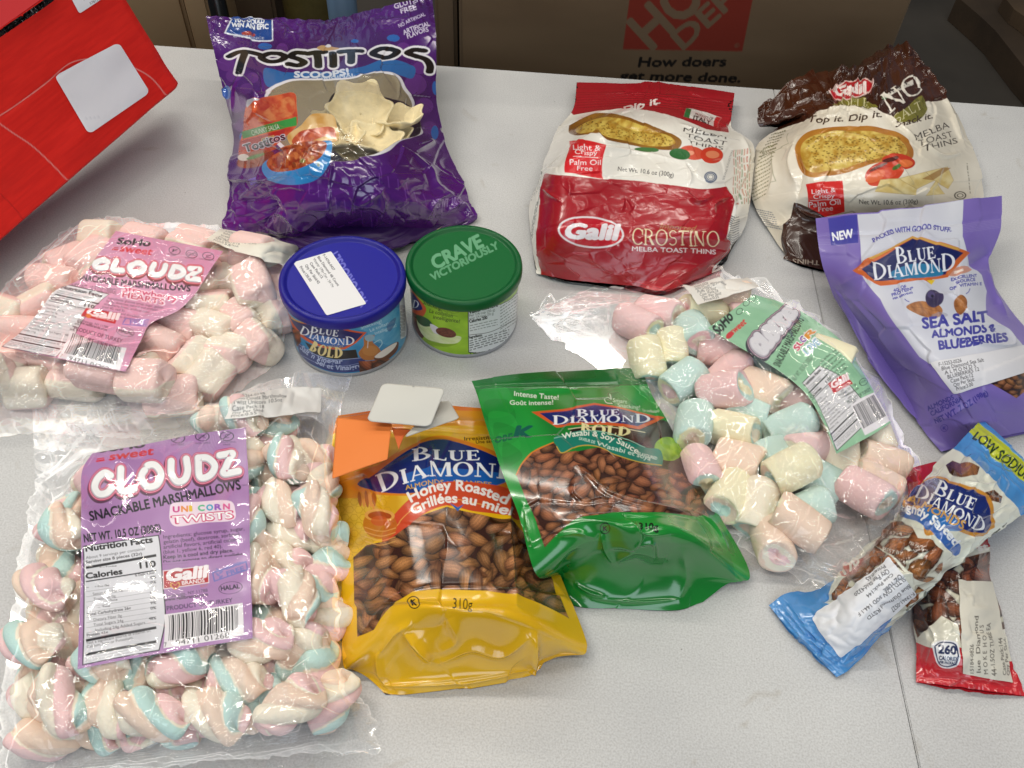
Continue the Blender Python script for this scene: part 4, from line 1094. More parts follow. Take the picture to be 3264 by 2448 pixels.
L.text('NET WT. 10.5 OZ (300G)', [(530, 625), (860, 668)], 40, '#17131c')
L.text('Strawberry', [(905, 648), (1318, 728)], 52, '#f4dde6', bold=.11); L.text('Strawberry', [(908, 646), (1315, 726)], 48, '#d2306a', bold=.02)
L.text('HEARTS', [(900, 692), (1218, 752)], 52, '#f4dde6', bold=.10); L.text('HEARTS', [(905, 689), (1214, 749)], 44, '#c83a60', bold=.02)
nutrition(L, [(470, 590), (815, 668), (415, 1138), (10, 1060)], 10)
for i in range(6):
    y = 705 + 22 * i; x = 800 - 14 * i; L.text(['Ingredients: glucose syrup, sugar, gelatin', '(beef), dextrose, natural and artificial', 'strawberry flavor, artificial color', '(red 40, red 3).', 'Keep in a cool and dry place.', 'Do not expose to direct sunlight.'][i], [(x, y), (x + [410, 380, 340, 170, 290, 330][i], y + [75, 70, 64, 32, 55, 62][i])], 19, '#4a2a3a')
L.poly([(640, 772), (895, 812), (855, 890), (600, 830)], '#c3202c'); L.text('Galil', [(640, 822), (872, 860)], 52, '#f3e2e4', bold=.06, shear=.2); L.text('BRANDS', [(712, 846), (845, 872)], 20, '#f3e2e4'); L.blob([(655, 850), (635, 825), (655, 815), (680, 828)], '#e07830')
L.text('Hauppauge, NY 11788', [(580, 866), (800, 925)], 19, '#3a2030'); L.text('www.galilbrands.com', [(570, 882), (792, 943)], 20, '#2a1424', bold=.02)
L.poly([[(930, 848), (1110, 856), (1092, 910), (905, 895)], [(938, 854), (1100, 862), (1086, 903), (915, 889)]], '#8a70b8'); L.text('FREE', [(965, 892), (1085, 898)], 34, '#8a70b8', bold=.03)
L.ell(930, 950, 68, 33, '#3a2030', rot=12, hole=.93); L.text('HALAL', [(880, 950), (982, 972)], 28, '#3a2030', bold=.03)
L.text('PRODUCT OF TURKEY', [(545, 935), (905, 1032)], 30, '#4a2440', bold=.015)
L.bars([(520, 940), (940, 1068), (890, 1235), (430, 1140)], 5, 40); L.text('7', [(445, 1136), (462, 1140)], 28, '#15121a'); L.text('94711 01267', [(510, 1158), (805, 1238)], 32, '#15121a')
bag = thing('marshmallow_bag', 'clear bag of pink and cream marshmallow blocks with a pink label', 'snack bag', base_of(f), 'clear bags of marshmallows')
L.build('front_label', M_label, bag)
f.crumple(.9, 20, 33); mk = np.clip(1 - f.mask * .85, 0, 1); f.facet(5, 22, 34, mask=mk); f.facet(9, 9, 36, mask=seal(f))
f.art[..., 3] = np.clip((vn(360, 430, 7, 7, 15, 3) - .62) * 1.2, 0, .08); f.art[int(360 * .86):, :, 3] = .15
for p in [[(690, 500), (800, 470), (930, 410)], [(400, 560), (560, 400), (820, 300), (1140, 190)], [(110, 620), (300, 420), (640, 200)], [(1500, 960), (1650, 1000), (1690, 1200)], [(1100, 830), (1300, 800), (1500, 830)], [(700, 1400), (1100, 1390), (1500, 1420)], [(1880, 540), (1960, 580), (2040, 600)], [(1600, 960), (1850, 780), (2040, 740)], [(0, 1110), (250, 1150), (330, 1290)], [(480, 1340), (520, 1260), (640, 1220)], [(1000, 1200), (1100, 1170), (1250, 1150)], [(200, 1480), (500, 1500), (1000, 1470)], [(300, 1560), (380, 1530), (420, 1600)], [(780, 1580), (830, 1530), (820, 1480)], [(1000, 1140), (1140, 1100), (1300, 1120)]]:
    f.crease(p, 2.2, 3.0)
crinkle(f, 9, keep=mk); f.build('film', FILM, bag); film_back(f, bag)
q = [(1640, 190), (2195, 325), (2075, 465), (1525, 285)]
st = patch_on(f, C5, q, 240, 90, .0012, .06, 3); st.fill('#ece7d8')
sticker_text(st, q, [('F-15262-0326', .2), ('Soho Cloudz Marshmallow', .5), ('Strawberry Hearts 10.5oz', .48), ('Case Pack:18', .28), ('Qty Per Skid:', .3), ('Price:0.55', .22)], .10, x=.1, y0=.2, dy=.14)
st.build('price_sticker', M_sticker, bag)

# ---------------------------------------------------------------- green-label bag of extruded cylinders, right
pile = Pile('cylinder marshmallows in the green label bag', C11)
NM = {'k': PINK, 'c': CREAM, 't': lin('#cbe3db'), 'p': PEACH, 'y': YEL}
pf = [(565, 275, 215, 'k', 'yt'), (595, 415, 250, 'y', 'tp'), (745, 375, 80, 'y', 'tt'), (690, 200, 25, 'k', 'cp'), (890, 215, 0, 'y', 'ck'), (860, 330, 70, 't', 'kc'), (955, 415, 200, 'k', 'yt'), (1020, 490, -35, 'k', 'tc'), (815, 560, 150, 't', 'yk'), (1170, 575, 35, 'p', 'cy'), (1015, 650, 15, 'k', 'ty'), (1340, 640, 30, 'k', 'cy'),
      (870, 790, -80, 't', 'yp'), (1030, 820, 25, 'y', 'tc'), (1155, 740, 200, 't', 'yp'), (1310, 815, -15, 't', 'tt'), (1115, 955, 200, 'p', 'ct'), (905, 1030, 75, 'k', 'ty'), (1060, 1175, -60, 'y', 'pt'), (1285, 1085, -20, 'y', 'pt'), (1450, 1085, 20, 't', 'cy'), (1205, 1250, -75, 'c', 'tp'), (1410, 1290, 160, 't', 'pc'), (1640, 950, -100, 'c', 'pt'), (1770, 960, 10, 'p', 'cc'), (1700, 1130, 40, 'k', 'tc'), (1760, 1070, 20, 'p', 'ck'), (1450, 930, 160, 'k', 'cy'), (1760, 850, 60, 'c', 'py'), (1225, 1370, 80, 'p', 'ck'), (1320, 1330, 30, 'p', 'yt'), (1010, 150, 10, 'p', 'yc'), (1290, 960, 60, 't', 'py')]
for i, (x, y, a, bc, rc) in enumerate(pf):
    zz = .0160 + (.006 if i in (10, 13, 15, 16, 19, 25, 9) else 0)
    nm = CN[bc][0]
    side = 'nearest the red toast bag' if y < 330 else 'beside the green pouch' if x < 960 else 'below the green label barcode' if x > 1560 and y < 1020 else 'near the blue tube' if y > 1150 else 'left of the green label'
    pile.add('marshmallow', puff_mesh(.0170 - .001 * (i % 3), .0131, NM[bc], (NM[rc[0]], NM[rc[1]]), i + 1), x, y, a, zz, (18 if i % 2 else -12) if i not in (10,) else 35, f'{nm} cylinder marshmallow {side}')
for i, (x, y) in enumerate([(1120, 250), (1210, 350), (1290, 340), (1390, 470), (1480, 470), (1520, 600), (1610, 650), (1600, 760), (1270, 470)]):
    pile.add('marshmallow', puff_mesh(.016, .0132, NM['kcpty'[i % 5]], (CREAM, TEAL), i + 70), x, y, i * 50, .016, 0, 'cylinder marshmallow mostly hidden behind the green label')
pile.label_all()
f = pile.film([
    [(10, 235, 2), (350, 100, 4), (980, 30, 12), (1590, 370, 10), (1950, 960, 6), (1960, 1180, 2)],
    [(20, 255, 2), (450, 180, 12), (1000, 170, 42), (1520, 560, 42), (1850, 1000, 30), (1905, 1270, 2)],
    [(40, 275, 3), (430, 300, 14), (900, 400, 48), (1350, 780, 48), (1650, 1150, 40), (1790, 1400, 3)],
    [(60, 290, 3), (400, 420, 12), (760, 560, 44), (1150, 900, 46), (1430, 1280, 38), (1680, 1500, 3)],
    [(80, 300, 2), (330, 470, 4), (640, 700, 8), (900, 1180, 8), (1190, 1460, 8), (1560, 1630, 2)]], 480, 360)
L = pile.label_sheet(f, C11, [[(a[0], a[1], 40) for a in r] for r in [
    [(910, 310), (980, 260), (1060, 200), (1140, 140)], [(1060, 400), (1145, 325), (1230, 250), (1310, 190)], [(1230, 500), (1320, 425), (1400, 340), (1480, 290)],
    [(1330, 570), (1420, 500), (1510, 430), (1600, 390)], [(1420, 660), (1520, 590), (1610, 540), (1690, 530)], [(1490, 780), (1590, 720), (1680, 680), (1765, 660)], [(1560, 942), (1660, 890), (1750, 840), (1832, 785)]]], 380, 440, soft=9)
L.fill(L.mix('#8fbf9a', '#9ccaa6', 8, 6, 22))
L.text('SoHo', [(965, 350), (1040, 258)], 55, '#16181a', bold=.05, shear=.2); L.text('sweet', [(1035, 345), (1105, 285)], 34, '#d2202c', bold=.03, shear=.2)
L.ell(1020, 345, 22, 14, '#c83038', rot=-45)
for k, (x, y) in enumerate([(1070, 225), (1105, 182), (1135, 160)]): L.ell(x, y, 20, 15, '#2a4a38', rot=-45, hole=.82)
cloudz_word(L, cloudz([(1110, 372), (1310, 205), (1350, 250), (1200, 450)]), 52, '#5a5560', inner='#dcdadf', shade='#3a3a44')
L.text('SNACKABLE MARSHMALLOWS', [(1272, 508), (1395, 268)], 40, '#16201a', bold=.03)
for i, (p, q_, c, t) in enumerate([((1365, 425), (1400, 375), '#d04060', 'SU'), ((1392, 385), (1430, 345), '#8a50b0', 'GA'), ((1420, 365), (1455, 325), '#e8a03c', 'R')]): L.text(t, [p, q_], 34, '#f0f0ee', bold=.12); L.text(t, [p, q_], 32, c, bold=.04)
L.text('LOVE', [(1412, 448), (1480, 385)], 44, '#eef2f2', bold=.12); L.text('LOVE', [(1414, 446), (1478, 386)], 38, '#8ab8d8', bold=.02)
L.text('NET WT. 10.5OZ (300G)', [(1350, 578), (1440, 462)], 26, '#16201a')
nutrition(L, [(1385, 585), (1470, 498), (1762, 745), (1560, 930)], 10)
for i in range(6): L.text(['artificial flavors, sugar,', 'gelatin, dextrose, sorbitol,', 'artificial colors', 'blue 1, yellow 6, red 40', 'Keep in a cool, dry place.', 'Do not expose to sunlight.'][i], [(1478 + 10 * i, 490 + 19 * i), (1565 + 10 * i, 412 + 19 * i)], 13, '#20402e', bold=.01)
L.poly([(1515, 590), (1600, 540), (1642, 590), (1545, 640)], '#c02832'); L.text('Galil', [(1538, 615), (1622, 568)], 36, '#f3e2e4', bold=.06, shear=.2); L.text('BRANDS', [(1560, 626), (1630, 592)], 12, '#f3e2e4')
L.text('Hauppauge, NY 11788', [(1570, 655), (1660, 598)], 14, '#20402e'); L.text('www.galilbrands.com', [(1588, 668), (1672, 615)], 14, '#16301e', bold=.02)
L.ell(1695, 580, 24, 18, '#2a4a38', rot=-30, hole=.85); L.text('HALAL', [(1680, 592), (1712, 572)], 11, '#2a4a38')
L.text('PRODUCT OF TURKEY', [(1618, 692), (1735, 622)], 18, '#204030', bold=.015)
L.bars([(1630, 700), (1750, 632), (1832, 775), (1702, 850)], 7, 30)
bag = thing('marshmallow_bag', 'clear bag of mixed pastel cylinder marshmallows with a pale green label', 'snack bag', base_of(f), 'clear bags of marshmallows')
L.build('front_label', M_label, bag)
f.crumple(1.0, 22, 53); mk = np.clip(1 - f.mask * .85, 0, 1); f.facet(5.5, 20, 54, mask=mk); f.facet(20, 11, 56, mask=seal(f))
az = np.clip((vn(360, 480, 7, 9, 25, 3) - .62) * 1.2, 0, .08); az[:, :int(480 * .15)] += .04; az[:, int(480 * .93):] += .06; az[int(360 * .8):] += .02; f.art[..., 3] = az
for p in [[(240, 260), (380, 220), (560, 180)], [(100, 330), (300, 380), (520, 440)], [(250, 440), (360, 400), (500, 300)], [(420, 500), (560, 600), (760, 780)], [(640, 560), (800, 620), (960, 560)], [(700, 690), (830, 860), (930, 1060), (1060, 1270)], [(1100, 840), (1250, 1000), (1320, 1120)], [(1380, 850), (1450, 1050), (1560, 1200)], [(1160, 1450), (1290, 1380), (1420, 1190), (1500, 980)], [(1480, 1230), (1560, 1280), (1760, 1240)], [(1600, 1000), (1640, 1120), (1560, 1240)], [(1320, 1480), (1480, 1390), (1640, 1350)], [(1390, 1560), (1560, 1470), (1800, 1300)], [(1190, 1500), (1320, 1420), (1380, 1480)], [(1160, 290), (1300, 330), (1370, 440)], [(1450, 480), (1560, 560), (1600, 700)], [(1250, 900), (1290, 1000), (1250, 1090)], [(1420, 780), (1500, 850), (1560, 960)], [(290, 260), (250, 330), (230, 420)], [(1720, 930), (1830, 940), (1910, 900)]]:
    f.crease(p, 2.4, 2.8)
crinkle(f, 9, keep=mk); f.build('film', FILM, bag); film_back(f, bag)
q = [(775, 105), (1110, 60), (1165, 115), (860, 205)]
st = patch_on(f, C11, q, 200, 80, .0012, .06, 3); st.fill('#e9e4dc')
sticker_text(st, q, [('F-15263-0326', .25), ('Soho Cloudz Marshmallow', .5), ('Puffs 10.5oz', .3), ('Case Pack:18', .3), ('Qty Per Skid:', .32), ('Price:0.55', .24)], .11, x=.12, y0=.2, dy=.145)
st.build('price_sticker', M_sticker, bag)

# ================================================================== printed bags and pouches
M_gloss = print_mat('glossy_film_print', .2, .75, bmp=(24, .0006, .3), spec=.6)
M_bagwin = print_mat('chip_bag_film', .2, .9, bmp=(24, .0009, .35), window=True, spec=.6)
M_satin = print_mat('satin_film_print', .25, .4, bmp=(24, .0007, .35), spec=.5)
M_lining = plain_mat('bag_lining', '#b5ab98', .45)
nt = M_lining.node_tree; geo = nt.nodes.new('ShaderNodeNewGeometry'); mx = nt.nodes.new('ShaderNodeMixRGB')      # purple outside, dull silver inside
mx.inputs[2].default_value = (*lin('#3f1663'), 1); mx.inputs[1].default_value = (*lin('#c4b89c'), 1)
nt.links.new(geo.outputs['Backfacing'], mx.inputs[0]); nt.links.new(mx.outputs[0], nt.nodes['Principled BSDF'].inputs['Base Color'])


def outline(s, pts, w, col, closed=True):
    p = sm(pts) if closed else sm(pts, 6, False)
    s.line(np.vstack([p, p[:1]]) if closed else p, w, col)


# ---------------------------------------------------------------- purple chip bag
s = Sheet(C2, [
    [(118, 103, 62), (490, 118, 62), (870, 138, 62), (1250, 58, 64), (1612, -12, 66)],
    [(147, 245, 60), (500, 258, 63), (880, 252, 65), (1260, 205, 66), (1630, 150, 64)],
    [(195, 450, 48), (530, 450, 74), (900, 440, 80), (1270, 440, 77), (1642, 430, 50)],
    [(258, 700, 34), (570, 700, 79), (920, 700, 90), (1290, 700, 84), (1645, 690, 36)],
    [(306, 935, 22), (600, 950, 75), (940, 960, 88), (1320, 960, 79), (1695, 940, 24)],
    [(272, 1200, 12), (620, 1200, 60), (980, 1210, 72), (1400, 1200, 64), (1790, 1180, 13)],
    [(250, 1400, 6), (620, 1410, 36), (1020, 1410, 46), (1440, 1390, 40), (1868, 1365, 7)],
    [(232, 1495, 3), (600, 1562, 8), (1010, 1532, 12), (1470, 1518, 10), (1908, 1440, 4)],
    [(245, 1510, 1), (620, 1610, 1), (1010, 1610, 1), (1460, 1600, 1), (1880, 1462, 1)]], 540, 560)
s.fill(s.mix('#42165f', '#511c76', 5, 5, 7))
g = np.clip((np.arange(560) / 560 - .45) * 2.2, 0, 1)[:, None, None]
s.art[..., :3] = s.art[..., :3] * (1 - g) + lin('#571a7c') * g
rg = random.Random(5)
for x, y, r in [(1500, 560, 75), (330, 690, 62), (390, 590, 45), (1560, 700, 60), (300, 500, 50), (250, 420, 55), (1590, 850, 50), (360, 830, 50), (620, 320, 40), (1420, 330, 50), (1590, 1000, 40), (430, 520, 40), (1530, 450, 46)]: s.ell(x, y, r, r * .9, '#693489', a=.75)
for x, y, rx, ry in [(505, 300, 48, 24), (1355, 258, 42, 22), (258, 612, 28, 46), (1635, 580, 20, 46), (1625, 880, 24, 46), (1100, 270, 26, 12), (360, 905, 18, 26)]: s.ell(x, y, rx, ry, '#2f66b4')
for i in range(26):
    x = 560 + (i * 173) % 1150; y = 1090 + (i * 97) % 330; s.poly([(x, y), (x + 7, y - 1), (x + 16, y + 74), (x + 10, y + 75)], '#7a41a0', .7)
# top badge and claims
s.poly([(252, 92), (562, 132), (562, 266), (466, 270), (236, 222), (286, 130)], '#dfe4ee'); s.poly([(268, 101), (554, 139), (554, 258), (464, 260), (250, 216), (297, 130)], '#1c4690')
s.text('YOU COULD', [(305, 150), (505, 160)], 27, '#eef2f8', bold=.035); s.text('WIN AN EPIC', [(288, 184), (530, 195)], 30, '#eef2f8', bold=.035)
s.ell(398, 226, 44, 14, '#a8443a'); s.text('EXPERIENCE', [(300, 246), (500, 254)], 15, '#c8d0e0')
s.text('GLUTEN', [(1366, 70), (1545, 12)], 32, '#d8cfe6', bold=.02); s.text('FREE', [(1408, 98), (1512, 66)], 32, '#d8cfe6', bold=.02); s.text('NO ARTIFICIAL', [(1395, 190), (1570, 110)], 24, '#cfc4e0', bold=.02)
s.text('ARTIFICIAL', [(1425, 238), (1600, 176)], 32, '#d8cfe6', bold=.02); s.text('FLAVORS', [(1450, 262), (1590, 214)], 30, '#d8cfe6', bold=.02)
# wordmark: fat black letters in a white rim, a little party bowl in the middle
word = [[(272, 372), (340, 338), (420, 346), (480, 362)], [(372, 352), (352, 420), (334, 480)],
        [(600, 352), (530, 352), (485, 380), (530, 408), (610, 402), (640, 376), (600, 352)],
        [(770, 352), (705, 352), (680, 374), (730, 392), (765, 412), (730, 434), (665, 424)],
        [(790, 356), (850, 346), (900, 344)], [(850, 350), (858, 390), (860, 436)], [(955, 352), (958, 390), (958, 432)],
        [(1005, 342), (1070, 336), (1140, 336)], [(1075, 340), (1078, 372), (1076, 408)],
        [(1340, 324), (1265, 328), (1222, 352), (1270, 376), (1350, 368), (1380, 342), (1340, 324)],
        [(1560, 336), (1490, 332), (1452, 352), (1510, 372), (1575, 396), (1600, 436), (1596, 474)]]
for rx, ry, c_ in ((40, 26, '#eceaf0'), (27, 13, '#141116')):          # a broad flat pen
    for w in word:
        q = sm(w, 7, False)
        for k in range(len(q)): s.ell(q[k, 0], q[k, 1], rx, ry, c_)
s.blob([(850, 318), (880, 300), (960, 312), (1000, 318), (960, 332), (890, 334)], '#c9a070'); s.ell(925, 306, 20, 10, '#eceaf0')
s.poly(sm([(505, 455), (650, 480), (820, 478), (1000, 462), (1160, 436), (1290, 398), (1400, 402), (1500, 455), (1480, 520), (1400, 500), (1300, 466), (1120, 496), (900, 520), (680, 526), (560, 580), (520, 570)]), '#2b66a8')
s.text('SCOOPS!', [(702, 514), (880, 512), (1062, 484)], 42, '#dce2ee', bold=.05); s.text('ORIGINAL', [(850, 530), (1105, 498)], 20, '#c8d4e6', bold=.02)
win = [(505, 625), (560, 572), (660, 530), (900, 520), (1120, 498), (1300, 468), (1395, 505), (1440, 585), (1480, 640), (1495, 690), (1470, 740), (1500, 800), (1548, 880), (1480, 910), (1400, 935), (1330, 995), (1220, 1035), (1110, 1030), (1010, 1040), (930, 1080), (760, 1060), (600, 960), (505, 800)]
s.poly(sm(win), '#e9e6ec')
inner = [(c[0] + (c[0] < 1000) * 18 - (c[0] >= 1000) * 18, c[1] + (c[1] < 800) * 12 - (c[1] >= 800) * 16) for c in win]
s.poly(sm(inner), '#cdbd9c', alpha=.45); s.poly(sm([(960, 620), (1140, 590), (1320, 650), (1480, 720), (1530, 880), (1390, 930), (1220, 1025), (940, 1060), (820, 960), (900, 760)]), '#c8b890', alpha=.04)
# salsa jar
jar = [(395, 700), (425, 660), (560, 630), (704, 618), (716, 700), (722, 780), (715, 832), (650, 905), (560, 985), (350, 1035), (345, 960), (362, 880)]
s.poly(sm(jar), s.mix('#b8371f', '#d9683a', 30, 30, 9), alpha=1.); s.poly([(392, 700), (400, 665), (470, 648), (400, 716)], '#b9bec8', alpha=1.)
s.blob([(500, 740), (600, 660), (690, 640), (700, 740), (560, 800), (460, 800)], s.mix('#c24a26', '#d98a50', 50, 50, 19), a=.8)
s.poly([(358, 872), (714, 768), (716, 828), (366, 918)], '#3a9440', alpha=1.); s.text('CHUNKY SALSA', [(428, 898), (606, 852)], 36, '#e8ece4', bold=-.008)
s.poly([(345, 935), (640, 855), (640, 925), (345, 1000)], '#b02a24', alpha=1.); s.poly([(486, 918), (576, 896), (578, 926), (488, 940)], '#c8b070'); s.text('MEDIUM', [(496, 934), (566, 918)], 15, '#3a2a18', bold=.02)
s.text('Tostitos', [(382, 1010), (650, 925)], 56, '#ccd0dc', bold=.09); s.text('Tostitos', [(384, 1008), (648, 924)], 52, '#17182e', bold=.03)
s.poly(sm([(340, 1100), (360, 1040), (480, 990), (560, 1010), (520, 1080), (400, 1120)]), s.mix('#7a3020', '#a8502c', 40, 40, 3), alpha=1.); s.ell(375, 1045, 34, 24, '#d8d0c8', alpha=1.); s.ell(450, 1035, 60, 12, '#3f8a3a', rot=-20)
# chip loaded with salsa
s.poly(sm([(690, 965), (660, 900), (740, 830), (810, 762), (860, 752), (960, 765), (985, 840), (1000, 900), (980, 940), (850, 935), (740, 960)]), s.mix('#c9954a', '#e0bd84', 24, 24, 4), alpha=1.)
s.poly(sm([(690, 940), (740, 870), (830, 850), (960, 850), (975, 915), (900, 905), (800, 940), (720, 970)]), s.mix('#a83a20', '#cf6a42', 40, 40, 6), alpha=1.)
# bowl of salsa
s.poly(sm([(500, 1090), (512, 1150), (580, 1205), (700, 1222), (830, 1196), (920, 1120), (952, 1010), (950, 940), (925, 932), (800, 950), (600, 1010)]), s.mix('#2a7fc0', '#3f98d4', 3, 4, 5), alpha=1.)
s.poly(sm([(522, 1080), (560, 1020), (690, 960), (850, 930), (915, 950), (905, 1010), (820, 1080), (680, 1130), (560, 1130)]), s.mix('#8a3018', '#b9602f', 60, 60, 8, k=3), alpha=1.)
for i in range(26): s.ell(560 + rg.random() * 320, 985 + rg.random() * 110, 9 + rg.random() * 14, 6 + rg.random() * 8, rg.choice(['#c8743c', '#a83a20', '#d49a66', '#6b2a14', '#7d8a3a']), rot=rg.random() * 90, a=.75)
s.poly([(415, 1200), (470, 1175), (478, 1200), (420, 1228)], '#6a4ab8'); s.text('NET WT. 10 OZ', [(1602, 1372), (1800, 1366)], 52, '#b59ad0')
s.line([(450, 1540), (700, 1562), (1000, 1535), (1470, 1520)], 22, '#8a7d86', smooth=True)
lowmask = np.clip((np.arange(560) / 560 - .5) * 2.4, 0.15, 1)[:, None] * np.ones((560, 540))
s.crumple(2.6, 46, 3, mask=.4 + .6 * lowmask, ridged=False); s.crumple(1.5, 34, 4, mask=lowmask); s.facet(3.2, 40, 15, mask=.3 + .7 * lowmask); s.facet(3, 17, 16, mask=lowmask ** 2)
s.crumple(1.4, 14, 21, mask=np.clip(1 - np.arange(560) / 90, 0, 1)[:, None] * np.ones((560, 540)))
for p, a, w in [([(305, 1350), (480, 1230), (660, 1150)], 2.6, 2.2), ([(310, 1330), (450, 1310), (560, 1250)], -2.5, 2.5), ([(500, 1500), (560, 1340), (540, 1300)], -6, 5), ([(430, 1480), (640, 1400), (760, 1500), (860, 1430)], 3, 2.5), ([(1240, 1240), (1290, 1330), (1230, 1480)], 4, 3), ([(1300, 1240), (1200, 1320), (1130, 1360)], 2, 2), ([(1480, 1020), (1600, 1130), (1640, 1230), (1750, 1320)], 3, 3), ([(1350, 490), (1390, 560), (1380, 660)], 2, 1.6), ([(1520, 950), (1600, 940), (1500, 1000)], 3, 2.5), ([(650, 1100), (680, 1000), (740, 930)], 1.2, 1.2), ([(740, 1100), (780, 1020), (850, 950)], 1.6, 1.2), ([(900, 1140), (950, 1100), (930, 1210)], 3, 2.4), ([(1560, 1450), (1600, 1350), (1720, 1290)], 3, 2.5), ([(1700, 1400), (1780, 1360), (1880, 1430)], 4, 3), ([(350, 460), (300, 600), (290, 760)], 1.6, 2), ([(1240, 140), (1320, 150), (1430, 130)], 3, 3), ([(620, 190), (650, 200), (640, 260)], 1.8, 1.5), ([(1100, 480), (1200, 510), (1260, 500)], 1.5, 2), ([(400, 450), (480, 500), (500, 620)], 1.5, 1.5)]: s.crease(p, a, w)
bag = thing('chip_bag', 'purple tortilla chip bag with a clear window and blue salsa bowl print', 'snack bag', base_of(s))
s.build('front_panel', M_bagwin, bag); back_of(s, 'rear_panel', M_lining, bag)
# chips inside, behind the window
M_chip = plain_mat('corn_chip', '#f0dfb2', .75, (500, .0012, .5), mott=(90, .10))


def chip(cx, cy, r, z, tilt, az, sides=6, name='tortilla_chip', lbl=''):
    c = W(C2([cx, cy]), z); k = r * C2.k * np.linalg.norm(c - [0, 0, CAMH]) / F
    a = np.linspace(0, 2 * np.pi, 70, endpoint=False)[None]; q = np.linspace(.02, 1, 16)[:, None]
    ed = 1 + .20 * np.abs(np.cos(a * sides / 2)) ** 5 + .06 * np.sin(2 * a + az)
    rr = k * q * ed; h = k * (.34 * q ** 3 + .16 * q ** 6 * np.abs(np.cos(a * sides / 2)) ** 2 + .05 * q * q * np.sin(3 * a + az) + .05 * q * q * np.sin(2 * a + az * 2))
    P = np.stack([rr * np.cos(a), rr * np.sin(a), h], -1)
    o = grid_mesh(name, P, M_chip, None, closed=True)
    o.matrix_world = Matrix.Translation((c[0], c[1], z)) @ Matrix.Rotation(math.radians(az), 4, 'Z') @ Matrix.Rotation(math.radians(tilt), 4, 'X')
    sd = o.modifiers.new('thickness', 'SOLIDIFY'); sd.thickness = .0015
    return tag(o, lbl, 'tortilla chip', 'tortilla chips in the purple bag')


chip(1140, 755, 175, .064, 24, 10, lbl='largest pale tortilla chip in the middle of the bag window')
chip(1020, 950, 130, .060, -14, 60, lbl='pale tortilla chip beside the printed blue bowl in the bag window')
chip(1230, 960, 160, .060, 8, 140, lbl='pale tortilla chip at the bottom of the bag window')
chip(1410, 815, 140, .058, 16, 220, lbl='pale tortilla chip at the right edge of the bag window')
chip(1120, 1000, 140, .052, 5, 90, lbl='pale tortilla chip lowest in the bag window, half under the white rim')
chip(1330, 930, 130, .050, 8, 250, lbl='pale tortilla chip low at the right corner of the bag window')
chip(940, 830, 110, .046, 0, 30, lbl='tortilla chip tucked behind the printed salsa chip in the window')
chip(830, 700, 130, .030, 15, 300, lbl='shaded tortilla chip deep in the bag above the salsa print')
chip(1290, 600, 140, .028, 15, 20, lbl='shaded tortilla chip deep at the upper right of the bag window')
chip(1000, 610, 140, .026, 10, 200, lbl='shaded tortilla chip deep at the top of the bag window')


def textlines(s, p0, p1, n, down, h, col, seed, a=.8):
    """rows of tiny unreadable print"""
    rg = random.Random(seed); p0 = np.array(p0, float); p1 = np.array(p1, float); d = np.array(down, float)
    for i in range(n):
        a0, a1 = p0 + d * i, p1 + d * i; t = 0.
        while t < 1:
            w = rg.uniform(.05, .16); q0, q1 = a0 + (a1 - a0) * t, a0 + (a1 - a0) * min(1, t + w); s.line([q0, q1], h, col, a); t += w + .035


# ---------------------------------------------------------------- red toast bag
s = Sheet(C3, [
    [(440, 480, 12), (640, 491, 12), (890, 481, 13), (1130, 516, 13), (1366, 551, 12)],
    [(418, 640, 17), (640, 620, 20), (880, 585, 23), (1120, 610, 22), (1348, 715, 17)],
    [(330, 750, 20), (480, 712, 42), (860, 700, 52), (1180, 730, 46), (1390, 785, 22)],
    [(262, 900, 15), (380, 860, 50), (840, 880, 56), (1250, 900, 52), (1475, 850, 20)],
    [(215, 1060, 10), (255, 1030, 46), (800, 1060, 54), (1330, 1100, 46), (1474, 1040, 12)],
    [(162, 1200, 6), (240, 1190, 40), (790, 1220, 46), (1336, 1250, 40), (1440, 1260, 8)],
    [(168, 1350, 4), (225, 1350, 32), (780, 1380, 38), (1318, 1380, 32), (1412, 1370, 5)],
    [(192, 1500, 3), (212, 1500, 18), (770, 1520, 24), (1308, 1480, 18), (1330, 1470, 3)],
    [(202, 1608, 2), (300, 1625, 4), (760, 1678, 6), (1040, 1683, 6), (1298, 1578, 2)]], 520, 520)
s.fill(s.mix('#e8e3d8', '#f1ede4', 6, 6, 3))
textlines(s, (240, 960), (215, 1120), 7, (-14, 20), 5, '#5a6a5a', 1); textlines(s, (225, 1130), (180, 1400), 5, (-6, 18), 4, '#6a7068', 2)
for i in range(9): textlines(s, (1365 + 11 * i, 880), (1365 + 11 * i, 1200), 1, (0, 0), 5, ['#c2604a', '#5a8a52', '#c87a5a'][i % 3], i + 5, .75)
for i in range(12): s.line([(1325, 1260 + 14 * i), (1345, 1285 + 14 * i), (1395, 1275 + 13 * i)], 5, '#4a5058', .8, smooth=True)
s.poly([(380, 400), (1420, 400), (1420, 640), (1348, 705), (1330, 782), (1200, 765), (1040, 700), (900, 655), (720, 640), (560, 650), (420, 675), (380, 640)], '#a01824')
s.poly([(700, 640), (760, 615), (900, 580), (1100, 597), (1345, 680), (1332, 780), (1200, 762), (1000, 680), (880, 650)], '#ab1c28')
for i in range(7): s.line([(428, 545 + 15 * i), (800, 545 + 13 * i), (1360, 600 + 15 * i)], 4, '#7c0f1a', .7, smooth=True)
s.text('Dip it.', [(712, 664), (930, 612)], 36, '#f1e6e0', bold=.03, shear=.3)
s.poly([(1082, 642), (1292, 690), (1268, 752), (1066, 690)], '#efece6'); s.poly([(1082, 642), (1112, 649), (1098, 700), (1066, 690)], '#1e7a40'); s.poly([(1262, 683), (1292, 690), (1268, 752), (1242, 744)], '#c8242c')
